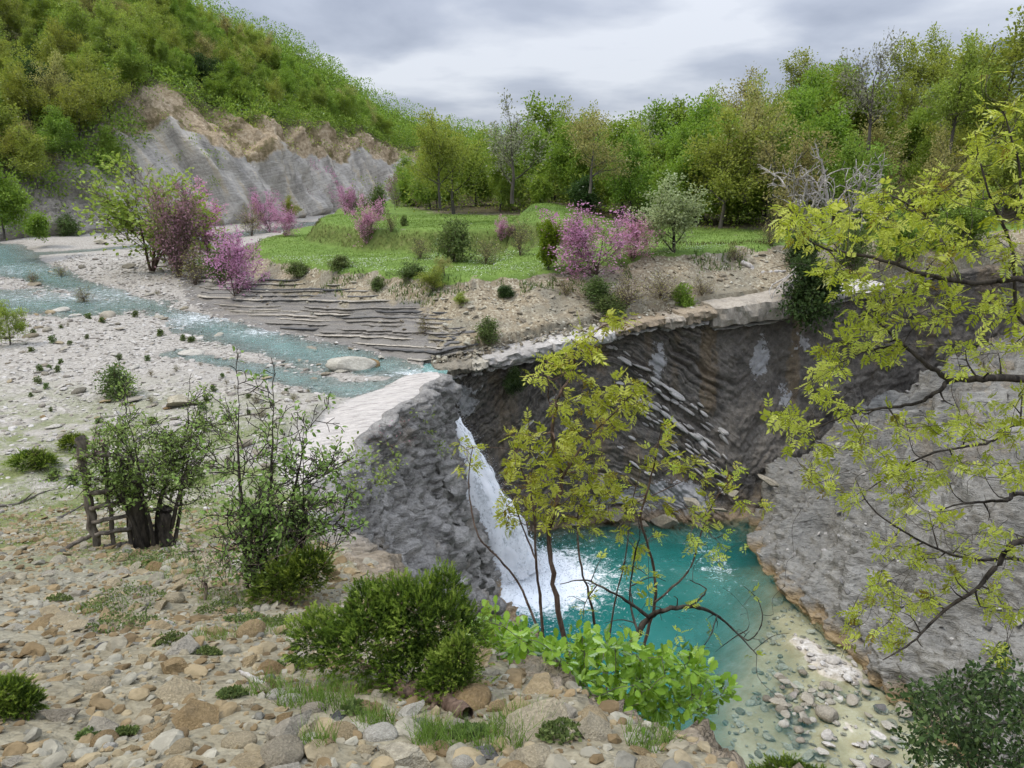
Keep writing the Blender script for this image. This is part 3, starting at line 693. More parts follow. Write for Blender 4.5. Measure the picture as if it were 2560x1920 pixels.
pool = link('pool', mesh_np('pool', np.stack([wx, wy, wz], 1), wf, pool_mat, True, dict(depth=np.clip(dep, 0, 3), foam=foam + .33)))
tag(pool, 'deep turquoise plunge pool at the foot of the falls', kind='structure')

# ---- the waterfall: a body of white water, loose strands, and thrown drops
fall_c = catmull([(-3.7, 26.5, -7.5), (-3.2, 26.45, -7.62), (-2.65, 26.2, -8.4), (-2.02, 25.85, -9.5), (-1.40, 25.5, -10.9), (-.72, 25.1, -12.5), (-.15, 24.75, -14.35)], 90)
fall_w = np.interp(np.linspace(0, 1, 90), [0, .12, .3, .5, .75, 1], [.28, .30, .40, .58, .90, 1.25])
ftan = np.gradient(fall_c, axis=0); ftan /= np.linalg.norm(ftan, axis=1)[:, None]
side = np.cross(ftan, np.array((-.25, 1.0, .1))); side /= np.linalg.norm(side, axis=1)[:, None]
nor_f = np.cross(side, ftan)
rg = np.random.default_rng(5)
M = Mat('white_water')
uvn = M.mapv(M.uv(), (14, 1.3, 1)); f1 = M.noise(uvn, 1.0, 6, .72, .5); f2 = M.noise(M.pos(), 9, 4, .7)
al = M.step(M.math('ADD', M.math('MULTIPLY', f1, .7), M.math('ADD', M.math('MULTIPLY', f2, .3), M.attr('solid'))),   .47, .66)
df = M.n.new('ShaderNodeBsdfDiffuse'); M.put(df.inputs['Color'], M.ramp(f1, [(.3, rgb(.80, .85, .88)), (.55, rgb(.95, .96, .97))]))
tl = M.n.new('ShaderNodeBsdfTranslucent'); tl.inputs['Color'].default_value = (.85, .9, .93, 1)
m0 = M.n.new('ShaderNodeMixShader'); m0.inputs[0].default_value = .3; M.l.new(df.outputs[0], m0.inputs[1]); M.l.new(tl.outputs[0], m0.inputs[2])
tr = M.n.new('ShaderNodeBsdfTransparent'); m1 = M.n.new('ShaderNodeMixShader'); M.put(m1.inputs[0], al)
M.l.new(tr.outputs[0], m1.inputs[1]); M.l.new(m0.outputs[0], m1.inputs[2])
fall_mat = M.done(m1.outputs[0])
waterfall = thing('waterfall', 'white waterfall arching from the rock notch into the pool', 'waterfall', (0, 0, 0))
Vs, Fs, Us, So = [], [], [], []; off = 0
for L in range(5):                                          # nested tubes of water
    r = 1.0 - .18 * L; nseg = 26
    th = np.linspace(0, 2 * np.pi, nseg)
    ring = fall_c[:, None] + (side[:, None] * (fall_w[:, None] * r * np.cos(th)[None])[..., None] + nor_f[:, None] * (fall_w[:, None] * .55 * r * np.sin(th)[None])[..., None])
    tt = np.linspace(0, 1, 90)[:, None]
    n_ = fbm(np.cos(th)[None] * 2 + L * 7, np.sin(th)[None] * 2, tt * 9, 4)
    ring = ring + (ring - fall_c[:, None]) * (.30 * n_ * (.3 + tt))[..., None]
    Vs.append(ring.reshape(-1, 3)); Fs.append(grid_faces(90, nseg) + off); off += 90 * nseg
    Us.append(np.stack([np.broadcast_to(th / 6.283 + L * .37, n_.shape).ravel(), np.broadcast_to(tt * 7.5, n_.shape).ravel()], 1))
    So.append(np.full(n_.size, .14 + .12 * L))
link('water_body', mesh_np('water_body', np.vstack(Vs), np.vstack(Fs), fall_mat, True, dict(solid=np.concatenate(So)), uv=np.vstack(Us)), waterfall)
M = Mat('spray'); df = M.n.new('ShaderNodeBsdfDiffuse'); df.inputs['Color'].default_value = (.86, .89, .92, 1)
tl = M.n.new('ShaderNodeBsdfTranslucent'); tl.inputs['Color'].default_value = (.86, .9, .94, 1)
m0 = M.n.new('ShaderNodeMixShader'); m0.inputs[0].default_value = .5; M.l.new(df.outputs[0], m0.inputs[1]); M.l.new(tl.outputs[0], m0.inputs[2])
spray_mat = M.done(m0.outputs[0])
def drops(name, C, size, parent):
    """tiny tetrahedra of thrown water"""
    T = np.array([(1, 1, 1), (-1, -1, 1), (-1, 1, -1), (1, -1, -1)], float) * .6
    n = len(C); V = C[:, None] + T[None] * size[:, None, None] * (1 + .4 * rg.normal(size=(n, 4, 3)))
    F = (np.arange(n)[:, None, None] * 4 + np.array([(0, 1, 2), (0, 3, 1), (0, 2, 3), (1, 3, 2)])[None]).reshape(-1, 3)
    return tag(link(name, mesh_np(name, V.reshape(-1, 3), F, spray_mat, False), parent), kind='stuff')
n = 9000
ti = rg.beta(1.7, 1.0, n); ii = (ti * 89).astype(int)
an = rg.uniform(0, 6.283, n); rr = .85 + .26 * np.abs(rg.normal(size=n))
C = fall_c[ii] + side[ii] * (fall_w[ii] * rr * np.cos(an))[:, None] + nor_f[ii] * (fall_w[ii] * .6 * rr * np.sin(an))[:, None]
C = C[C[:, 2] > POOL_Z]
drops('spray', C, rg.uniform(.004, .014, len(C)), waterfall)
n = 7000
ra_ = np.abs(rg.normal(size=n)) * 1.15; an = rg.uniform(0, 6.283, n)
C = np.stack([IMP[0] + ra_ * 1.2 * np.cos(an) + .2, IMP[1] + ra_ * np.sin(an), POOL_Z + .05 + rg.exponential(.38, n) * np.exp(-(ra_ / 1.5) ** 2)], 1)
drops('splash', C, rg.uniform(.008, .03, n), waterfall)

# ================================================================ rocks: shared meshes
def ico(sub):
    t = (1 + 5 ** .5) / 2
    V = [(-1, t, 0), (1, t, 0), (-1, -t, 0), (1, -t, 0), (0, -1, t), (0, 1, t), (0, -1, -t), (0, 1, -t), (t, 0, -1), (t, 0, 1), (-t, 0, -1), (-t, 0, 1)]
    F = [(0, 11, 5), (0, 5, 1), (0, 1, 7), (0, 7, 10), (0, 10, 11), (1, 5, 9), (5, 11, 4), (11, 10, 2), (10, 7, 6), (7, 1, 8),
         (3, 9, 4), (3, 4, 2), (3, 2, 6), (3, 6, 8), (3, 8, 9), (4, 9, 5), (2, 4, 11), (6, 2, 10), (8, 6, 7), (9, 8, 1)]
    V = [np.array(v) / np.linalg.norm(v) for v in V]
    for _ in range(sub):
        c = {}; F2 = []
        def mid(a, b):
            k = (min(a, b), max(a, b))
            if k not in c:
                m = V[a] + V[b]; V.append(m / np.linalg.norm(m)); c[k] = len(V) - 1
            return c[k]
        for a, b, d in F:
            x, y, z = mid(a, b), mid(b, d), mid(d, a); F2 += [(a, x, z), (b, y, x), (d, z, y), (x, y, z)]
        F = F2
    return np.array(V), np.array(F)
ICO = [ico(k) for k in range(4)]
def rock_shape(seed, sub=2, cuts=9, flat=.6, rough=.05, box=0.0, elong=1.25, dr=(.55, .9)):
    r = np.random.default_rng(seed); V, F = ICO[sub]; V = V.copy()
    if box:                                                 # towards a block
        V = V / (np.abs(V) ** 4).sum(1)[:, None] ** .25 * (box) + V * (1 - box)
    for _ in range(cuts):
        n = r.normal(size=3); n[2] *= 1.2; n /= np.linalg.norm(n); d = r.uniform(*dr)
        s = V @ n; V = V - np.maximum(s - d, 0)[:, None] * n
    V *= 1 + rough * fbm(V[:, 0] * 2.1 + seed * 3.3, V[:, 1] * 2.1, V[:, 2] * 2.1, 3)[:, None]
    V = V * np.array((elong, 1.0, flat)); V /= np.abs(V[:, :2]).max()
    return V, F

def stone_mat(name, stops, spot=.3):
    M = Mat(name); oi = M.n.new('ShaderNodeObjectInfo'); P = M.obj()
    rv = M.n.new('ShaderNodeVectorMath'); rv.operation = 'ADD'; M.l.new(P, rv.inputs[0])
    rs = M.n.new('ShaderNodeVectorMath'); rs.operation = 'SCALE'; rs.inputs[0].default_value = (37, 11, 23); M.l.new(oi.outputs['Random'], rs.inputs['Scale'])
    M.l.new(rs.outputs[0], rv.inputs[1]); Q = rv.outputs[0]
    base = M.ramp(oi.outputs['Random'], stops)
    a = M.noise(Q, 1.6, 5, .65); b = M.noise(Q, 9, 4, .65)
    col = M.mix(M.math('MULTIPLY', M.step(a, .46, .64), .65), base, M.hsv(base, .5, .95, .60))
    col = M.mix(spot, col, M.mix(M.step(b, .45, .6), M.hsv(base, .5, .9, .6), M.hsv(base, .5, .85, 1.35)))
    return M.done(M.bsdf(col, .88, M.bump(M.math('ADD', M.math('MULTIPLY', a, .7), M.math('MULTIPLY', b, .5)), .7, .10), spec=.2))
tan_stone = stone_mat('tan_stone', [(0, rgb(.213, .144, .064)), (.25, rgb(.297, .225, .117)), (.55, rgb(.354, .294, .182)), (.8, rgb(.321, .283, .197)), (.92, rgb(.410, .374, .279)), (1, rgb(.192, .160, .107))])
pale_stone = stone_mat('pale_stone', [(0, rgb(.284, .255, .200)), (.4, rgb(.390, .368, .300)), (.7, rgb(.449, .428, .368)), (.85, rgb(.242, .201, .130)), (1, rgb(.199, .196, .180))])
grey_stone = stone_mat('grey_stone', [(0, rgb(.165, .150, .114)), (.5, rgb(.256, .231, .175)), (1, rgb(.344, .314, .247))])
bed_stone = stone_mat('bed_stone', [(0, rgb(.342, .323, .293)), (.5, rgb(.439, .421, .384)), (1, rgb(.537, .512, .470))])
sand_stone = stone_mat('sandstone', [(0, rgb(.27, .215, .145)), (.5, rgb(.31, .265, .20)), (1, rgb(.34, .305, .25))])
ledge_stone = stone_mat('ledge_stone', [(0, rgb(.197, .182, .161)), (.5, rgb(.289, .267, .224)), (1, rgb(.394, .358, .294))])
dark_stone = stone_mat('dark_shale_stone', [(0, rgb(.08, .08, .08)), (1, rgb(.17, .165, .155))])

def surf_pt(x, z):
    """index of the back wall's surface at (x, z)"""
    k = np.argmin((BGx - x) ** 2 + (BGz - z) ** 2); return np.unravel_index(k, BGx.shape)

# ---- broken pale beds of the fold, stone by stone
block_me = []
for k in range(8):
    V, F = rock_shape(300 + k, 1, 4, .5, .05, .75, 1.5)
    block_me.append(mesh_np('stone_block', V, F, bed_stone, False))
rb = np.random.default_rng(21)
BEDS = [(-7.40, 4.6, 9.7, .17, .80), (-7.78, 5.4, 9.5, .16, .85), (-8.30, 4.4, 9.2, .13, .75), (-8.62, 4.8, 9.2, .20, .92), (-8.95, 5.2, 8.9, .12, .7),
        (-9.35, 5.6, 9.0, .13, .65), (-7.05, 3.9, 5.2, .13, .55), (-10.35, 4.6, 6.3, .12, .6), (-11.35, 3.0, 5.7, .10, .6), (-9.9, 6.8, 9.0, .13, .7), (-7.2, 6.6, 8.6, .10, .35), (-8.05, -.1, 2.2, .11, .45), (-8.9, -.6, 2.4, .11, .4), (-9.8, .2, 2.6, .10, .4), (-8.48, 5.0, 9.0, .09, .8), (-9.15, 5.4, 9.0, .10, .8), (-9.6, 6.4, 8.9, .12, .75), (-10.2, 6.9, 8.9, .12, .6), (-7.6, 4.9, 9.6, .08, .5), (-10.9, 4.4, 6.0, .09, .5), (-12.0, 3.2, 5.6, .10, .4)]
for phi0, xa, xb_, sz, fill in BEDS:
    x = xa
    while x < xb_:
        dx = x - FOLD_X
        arch = (.80 if dx > 0 else 1.08) * (math.sqrt(dx * dx + FOLD_W ** 2) - FOLD_W)
        slope = -(.80 if dx > 0 else 1.08) * dx / math.sqrt(dx * dx + FOLD_W ** 2)
        sz_ = sz; sz = sz_ * 1.35 * rb.uniform(.7, 1.35); ln = sz * rb.uniform(.8, 1.9); cosl = 1 / math.hypot(1, slope)
        if rb.random() < fill:
            z = phi0 - arch + rb.normal() * .035
            i, j = surf_pt(x, z); p = BG[i, j] + bn[i, j] * rb.uniform(-.02, .06)
            ang = math.atan(slope) + rb.normal() * .08
            link('stone_block', block_me[rb.integers(8)], back_cliff, p, (0, -ang, rb.normal() * .2 + .1), (ln, sz * rb.uniform(.8, 1.4), sz * rb.uniform(.7, 1.2)))
        x += ln * 1.9 * cosl * rb.uniform(.8, 1.15); sz = sz_

# ---- sandstone ledge along the rim
def ledge_block(name, a, b, ztop0, ztop1, thick0, thick1, out, depth, mat, seed, parent):
    """a slab lying along the rim polyline between parameters a and b (0..1 of BANK[9:16])"""
    n, r = 26, np.random.default_rng(seed)
    C = catmull(np.column_stack([BANK[9:16], BANK_Z0[9:16]]), 400)
    i = np.clip(np.linspace(a * 399, b * 399, n), 0, 399).astype(int); c = C[i]
    T = np.gradient(C[:, :2], axis=0)[i]; T /= np.linalg.norm(T, axis=1)[:, None]; N = np.column_stack([T[:, 1], -T[:, 0]])   # out over the pool
    f = np.linspace(0, 1, n)
    zt = c[:, 2] + ztop0 + (ztop1 - ztop0) * f; th = thick0 + (thick1 - thick0) * f
    en = np.minimum(sstep(0, .10, f), sstep(1, .90, f))
    prof = [(-depth, 0.0), (-depth * .5, .02), (-.2 * out, .02), (out * .55, 0), (out * .92, -.10), (out, -.35), (out * .97, -.62), (out * .82, -.9), (out * .35, -1.0), (-depth * .4, -1.0), (-depth, -1.0)]
    ring = []
    for o_, h_ in prof:
        o2 = o_ * (1 + 0 * f)
        if o_ > 0: o2 = o_ * (.55 + .45 * en) + .13 * fbm(f * 30 * (b - a) * 2 + seed, np.full(n, h_ * 4.0), seed, 4)
        xy = c[:, :2] + N * o2[:, None]
        z = zt + h_ * th + (.05 * fbm(f * 6, np.full(n, o_ * 2), seed, 4) if h_ > -.9 else .10 * fbm(f * 6, np.full(n, o_), seed + 3, 4))
        ring.append(np.column_stack([xy, z]))
    R = np.stack(ring, 1); m = len(prof)
    F = [grid_faces(n, m)]
    idx = np.arange(n)[:-1] * m
    F[0] = np.vstack([F[0], np.stack([idx + m - 1, idx + 2 * m - 1, idx + m, idx], 1)])
    V = R.reshape(-1, 3); c0, c1 = V[:m].mean(0), V[-m:].mean(0)
    V = np.vstack([V, c0, c1]); k = np.arange(m)
    caps = np.vstack([np.stack([k, (k + 1) % m, np.full(m, n * m)], 1), np.stack([(n - 1) * m + (k + 1) % m, (n - 1) * m + k, np.full(m, n * m + 1)], 1)])
    return link(name, mesh_np(name, V, [F[0], caps], mat, False), parent)
rq = np.random.default_rng(17)
cuts_ = [0.0, .12, .16, .30, .345, .46, .50, .575, .61, .68, .84, .90, 1.0]
for k in range(len(cuts_) - 1):
    a, b = cuts_[k], cuts_[k + 1]; f = (a + b) / 2; big = sstep(.55, .80, f) * sstep(.86, .82, f)
    t0 = .34 + .12 * rq.random() + .55 * big; zt_ = -.03 + .03 * rq.normal() + .10 * f + .12 * big
    ledge_block('sandstone_slab', a, b + .012, zt_, zt_ + .04 * rq.normal() + .10 * big, t0, t0 * rq.uniform(.85, 1.2), .40 + .16 * rq.random() + .12 * big, 2.2, pale_stone if f < .16 else (bed_stone if f < .42 or f > .84 else sand_stone), 40 + k, back_cliff)
    if rq.random() < .75:                                   # a thinner bed underneath
        ledge_block('sandstone_slab', a + .01, b - .005, zt_ - t0 - .02, zt_ - t0 - .03, .14, .12, .18 + .12 * rq.random(), 1.6, bed_stone, 140 + k, back_cliff)

# ---- thin ledges standing out of the layered river bank
C_b = catmull(BANK[3:11], 600)
T_b = np.gradient(C_b, axis=0); T_b /= np.linalg.norm(T_b, axis=1)[:, None]; N_b = np.column_stack([-T_b[:, 1], T_b[:, 0]])
mgrid = np.linspace(.05, 3.2, 46)
PX = (C_b[:, None, :] + N_b[:, None, :] * mgrid[None, :, None])
PZ = terrain(PX[..., 0].ravel(), PX[..., 1].ravel())['z'].reshape(PX.shape[:2])
s_b = np.concatenate([[0], np.cumsum(np.linalg.norm(np.diff(C_b, axis=0), axis=1))])
rl = np.random.default_rng(31)
for k in range(42):
    zoff = -10.2 + k * .135 + rl.normal() * .04
    want = zoff + .085 * s_b                                # beds climb gently downstream
    pts = []
    for i in range(len(C_b)):
        j = np.argmax(PZ[i] > want[i])
        ok = PZ[i, j] > want[i] and j > 0 and want[i] > -7.15 and mgrid[j] < 2.6
        pts.append((i, j, ok))
    run = []
    runs = []
    for i, j, ok in pts:
        gap = perlin(i * .035, k * 3.1, 2) < -.36
        if ok and not gap: run.append((i, j))
        else:
            if len(run) > 22: runs.append(run)
            run = []
    if len(run) > 22: runs.append(run)
    for run in runs:
        run = run[::5]; n = len(run); f = np.linspace(0, 1, n)
        p = np.array([PX[i, j] for i, j in run]); nb = np.array([N_b[i] for i, j in run]); zz_ = np.array([want[i] for i, j in run])
        pr = (.06 + rl.uniform(.05, .16)) * np.minimum(sstep(0, .12, f), sstep(1, .88, f)) + .05 * fbm(f * n * .35, k * 2.0, 1, 3)
        th = rl.uniform(.025, .075)
        rows = []
        for o_, h_ in ((.4, .5), (-pr * .8, .5), (-pr, .1), (-pr * .9, -.5), (.4, -.5)):
            o2 = o_ if np.ndim(o_) else np.full(n, o_)
            rows.append(np.column_stack([p + nb * o2[:, None], zz_ + th * h_ + .012 * fbm(f * n * .4, h_ * 3, k, 2)]))
        R = np.stack(rows, 1)
        link('rock_ledge', mesh_np('rock_ledge', R.reshape(-1, 3), grid_faces(n, 5), ledge_stone if rl.random() < .65 else dark_stone, False), ground)
# ================================================================ loose stones
def pix_ground(u, v, t0=1.2, t1=140.0):
    """where the line of sight through pixel (u, v) meets the terrain"""
    d = at(u, v, 1.0); ts = np.geomspace(t0, t1, 900)
    p = ts[:, None] * d; below = p[:, 2] < terrain(p[:, 0], p[:, 1])['z']
    k = int(np.argmax(below)) if below.any() else len(ts) - 1
    return p[k]
def tint_mat(name, stops, rough=.9):
    M = Mat(name); P = M.pos(); b = M.noise(P, 14, 4, .65); a = M.noise(P, 45, 3, .6)
    base = M.ramp(M.attr('tint'), stops)
    col = M.mix(.40, base, M.mix(M.step(b, .42, .6), M.hsv(base, .5, .85, .6), M.hsv(base, .5, .85, 1.3)))
    return M.done(M.bsdf(col, rough, M.bump(M.math('ADD', b, M.math('MULTIPLY', a, .4)), .5, .02), spec=.2))
def rotm(ax, ay, az):
    ca, sa, cb, sb, cc, sc = np.cos(ax), np.sin(ax), np.cos(ay), np.sin(ay), np.cos(az), np.sin(az)
    R = np.zeros((len(ax), 3, 3))
    R[:, 0] = np.stack([cc * cb, cc * sb * sa - sc * ca, cc * sb * ca + sc * sa], 1)
    R[:, 1] = np.stack([sc * cb, sc * sb * sa + cc * ca, sc * sb * ca - cc * sa], 1)
    R[:, 2] = np.stack([-sb, cb * sa, cb * ca], 1)
    return R
def scatter(name, shapes, pos, size, mat, rg, tilt=.25, smooth=False, extra=None):
    """many small solids joined in one mesh: shapes [(V, F)], size (n,) or (n,3)"""
    n = len(pos); size = np.asarray(size); size = size[:, None] * np.ones(3) if size.ndim == 1 else size
    R = rotm(rg.normal(size=n) * tilt, rg.normal(size=n) * tilt, rg.uniform(0, 6.283, n)); kind = rg.integers(0, len(shapes), n); tint = rg.random(n)
    Vs, Fs, Ts, off = [], [], [], 0
    for k, (SV, SF) in enumerate(shapes):
        m = np.where(kind == k)[0]
        if not len(m): continue
        v = np.einsum('nij,vj->nvi', R[m] * size[m][:, None, :], SV) + pos[m][:, None]
        Vs.append(v.reshape(-1, 3)); Fs.append((SF[None] + (np.arange(len(m)) * len(SV))[:, None, None]).reshape(-1, SF.shape[1]) + off); off += len(m) * len(SV)
        Ts.append(np.repeat(tint[m], len(SV)))
    return mesh_np(name, np.vstack(Vs), np.vstack(Fs), mat, smooth, dict(tint=np.concatenate(Ts)))

TAN_STOPS = [(0, rgb(.123, .086, .042)), (.22, rgb(.209, .150, .073)), (.5, rgb(.270, .218, .124)), (.75, rgb(.226, .214, .164)), (.9, rgb(.316, .296, .227)), (1, rgb(.102, .100, .085))]
PALE_STOPS = [(0, rgb(.193, .170, .140)), (.3, rgb(.320, .298, .258)), (.7, rgb(.422, .401, .361)), (.9, rgb(.477, .460, .425)), (1, rgb(.160, .139, .113))]
tan_bits = tint_mat('tan_gravel', TAN_STOPS); pale_bits = tint_mat('pale_gravel', PALE_STOPS)
rubble_bits = tint_mat('tan_rubble', [(0, rgb(.126, .105, .074)), (.4, rgb(.236, .206, .149)), (.8, rgb(.310, .286, .218)), (1, rgb(.396, .388, .320))])
small = [rock_shape(500 + k, 1, 6, f, .06, b, 1.3, (.45, .85)) for k, (f, b) in enumerate([(.45, 0), (.6, .5), (.35, .6), (.5, .3), (.75, 0), (.3, .7)])]
tiny = [rock_shape(520 + k, 0, 2, f, .05) for k, f in enumerate([.5, .7, .35])]
rs = np.random.default_rng(77)

def on_slope(n, x0, x1, y0, y1, ypow=1.0):
    x = rs.uniform(x0, x1, n); y = y0 + (y1 - y0) * rs.random(n) ** ypow
    T = terrain(x, y); ok = ~T['inside'] & (T['slab'] < .4)
    return x[ok], y[ok], T['z'][ok], T
# gravel and chips between the stones of the near slope
x, y, z, _ = on_slope(40000, -11, 1.2, .8, 15.5, 1.7)
keep = np.abs(x) < .75 * y + 2.2; x, y, z = x[keep], y[keep], z[keep]
sz = np.minimum(.006 + .008 * rs.exponential(1, len(x)), .03)
tag(link('gravel', scatter('gravel', tiny, np.stack([x, y, z + sz * .1], 1), sz, tan_bits, rs, .3)), 'small tan stone chips strewn over the near slope', 'gravel', kind='stuff')
x, y, z, _ = on_slope(10000, -10.5, 1.2, .9, 14.5, 1.6)
keep = np.abs(x) < .75 * y + 2.2; x, y, z = x[keep], y[keep], z[keep]
sz = np.minimum(.017 + .013 * rs.exponential(1, len(x)), .065) * (1 + .04 * y)
tag(link('rubble', scatter('rubble', small, np.stack([x, y, z + sz * .12], 1), sz, tan_bits, rs, .3)), 'fist-sized broken stones packed over the near slope', 'rubble', kind='stuff')
# shingle of the river bed
x = rs.uniform(-34, -3, 26000); y = 14 + 46 * rs.random(26000) ** 1.15
T = terrain(x, y); ok = (T['m'] < -.1) & (T['slab'] < .3) & ~T['inside'] & (T['depth'] < .10 + .05 * rs.random(len(x))) & (np.abs(x) < .72 * y + 2) & (fbm(x * .45, y * .45, 3, 3) > -.55 + .7 * (rs.random(len(x)) - .5)) & (rs.random(len(x)) < .35 + .65 * sstep(15, 22, y))
x, y, z = x[ok], y[ok], T['z'][ok]
sz = np.minimum(.025 + .028 * rs.exponential(1, len(x)), .16) * (.6 + y / 70)
tag(link('shingle', scatter('shingle', small[:6], np.stack([x, y, z + sz * .12], 1), sz, pale_bits, rs, .22)), 'pale shingle covering the river bed', 'shingle', kind='stuff')
# rubble on the talus and bank
x = rs.uniform(-18, 20, 9000); y = rs.uniform(27, 46, 9000); T = terrain(x, y)
ok = (T['m'] > .15) & (T['prof'] < .9) & ~T['inside'] & (rs.random(len(x)) < np.where(x > -4, .85, .25) * sstep(.1, .35, T['prof'] + (x > -3.5) * .3)); x, y, z = x[ok], y[ok], T['z'][ok]
sz = np.minimum(.03 + .035 * rs.exponential(1, len(x)), .2)
tag(link('rubble', scatter('rubble', small, np.stack([x, y, z + sz * .1], 1), sz, rubble_bits, rs, .4)), 'tan rubble sliding down the bank below the meadow', 'rubble', kind='stuff')
# rubble lying on the sandstone ledge, and scree on the clay slope
i_ = rs.integers(0, 360, 700); C_ = catmull(np.column_stack([BANK[9:16], BANK_Z0[9:16]]), 400)[i_]; T_ = np.gradient(catmull(BANK[9:16], 400), axis=0)[i_]; T_ /= np.linalg.norm(T_, axis=1)[:, None]
o_ = rs.uniform(.0, 1.0, 700); sz = np.minimum(.03 + .03 * rs.exponential(1, 700), .16)
P_ = np.column_stack([C_[:, :2] + np.column_stack([-T_[:, 1], T_[:, 0]]) * o_[:, None], C_[:, 2] + .06 + .10 * o_])
tag(link('rubble', scatter('rubble', small, P_, sz, rubble_bits, rs, .4)), 'tan rubble lying along the sandstone ledge', 'rubble', kind='stuff')
i_ = rs.integers(2, 300, 900); j_ = rs.integers(12, 170, 900); P_ = RG[i_, j_]; sz = np.minimum(.025 + .035 * rs.exponential(1, 900), .30)
tag(link('scree', scatter('scree', small, P_ + rn[i_, j_] * (sz * .15)[:, None], sz, tint_mat('grey_scree', [(0, rgb(.12, .118, .11)), (.5, rgb(.27, .262, .245)), (1, rgb(.45, .435, .40))]), rs, .5)), 'grey scree caught on the clay slope', 'scree', kind='stuff')
# cobbles lying in the shoals of the pool
x = rs.uniform(5, 12, 1500); y = rs.uniform(14, 24, 1500); fz = pool_floor(x, y); ok = fz > POOL_Z - .45; x, y, fz = x[ok], y[ok], fz[ok]
sz = .03 + .05 * rs.exponential(1, len(x)); sz = np.minimum(sz, .22)
tag(link('pool_pebbles', scatter('pool_pebbles', small, np.stack([x, y, fz + sz * .2], 1), sz, pale_bits, rs, .25)), 'pale pebbles in the shallow end of the pool', 'pebbles', kind='stuff')

# ---- single stones
def rock_meshes(prefix, spec, mat):
    out = []
    for k, (cuts, flat, box, el, sm) in enumerate(spec):
        V, F = rock_shape(len(prefix) * 13 + k, 2 if sm else 3, cuts, flat, .07 if sm else .04, box, el, (.55, .9) if sm else (.30, .78))
        out.append(mesh_np(prefix, V, F, mat, sm))
    return out
ANG = [(16, .45, .7, 1.3, False), (18, .32, .8, 1.5, False), (16, .38, .65, 1.2, False), (16, .55, .75, 1.25, False), (20, .26, .85, 1.35, False), (18, .45, .6, 1.7, False), (20, .30, .8, 1.15, False), (22, .40, .5, 1.45, False)]
RND = [(3, .62, .1, 1.3, True), (4, .55, .2, 1.45, True), (2, .75, 0, 1.15, True), (5, .5, .25, 1.25, True)]
ME = {'tan': rock_meshes('stone', ANG, tan_stone), 'tanround': rock_meshes('stone_r', RND, tan_stone), 'pale': rock_meshes('cobble', RND, pale_stone), 'paleflat': rock_meshes('cobble_f', ANG, pale_stone),
      'grey': rock_meshes('grey_stone', ANG, grey_stone), 'dark': rock_meshes('dark_stone', ANG, dark_stone), 'greyround': rock_meshes('grey_r', RND, grey_stone)}
for k, l in ME.items():
    for m in l: m.name = 'stone'
def place_rock(name, label, cat, p, r, kind, rg, group=None, tilt=.15, sink=.18, rz=None, stretch=(1, 1, 1), variant=None):
    me = ME[kind][rg.integers(len(ME[kind])) if variant is None else variant]
    o = link(name, me, None, (p[0], p[1], p[2] + r * sink), (rg.normal() * tilt, rg.normal() * tilt, rg.uniform(0, 6.28) if rz is None else rz), (r * stretch[0], r * stretch[1], r * stretch[2]))
    return tag(o, label, cat, group)
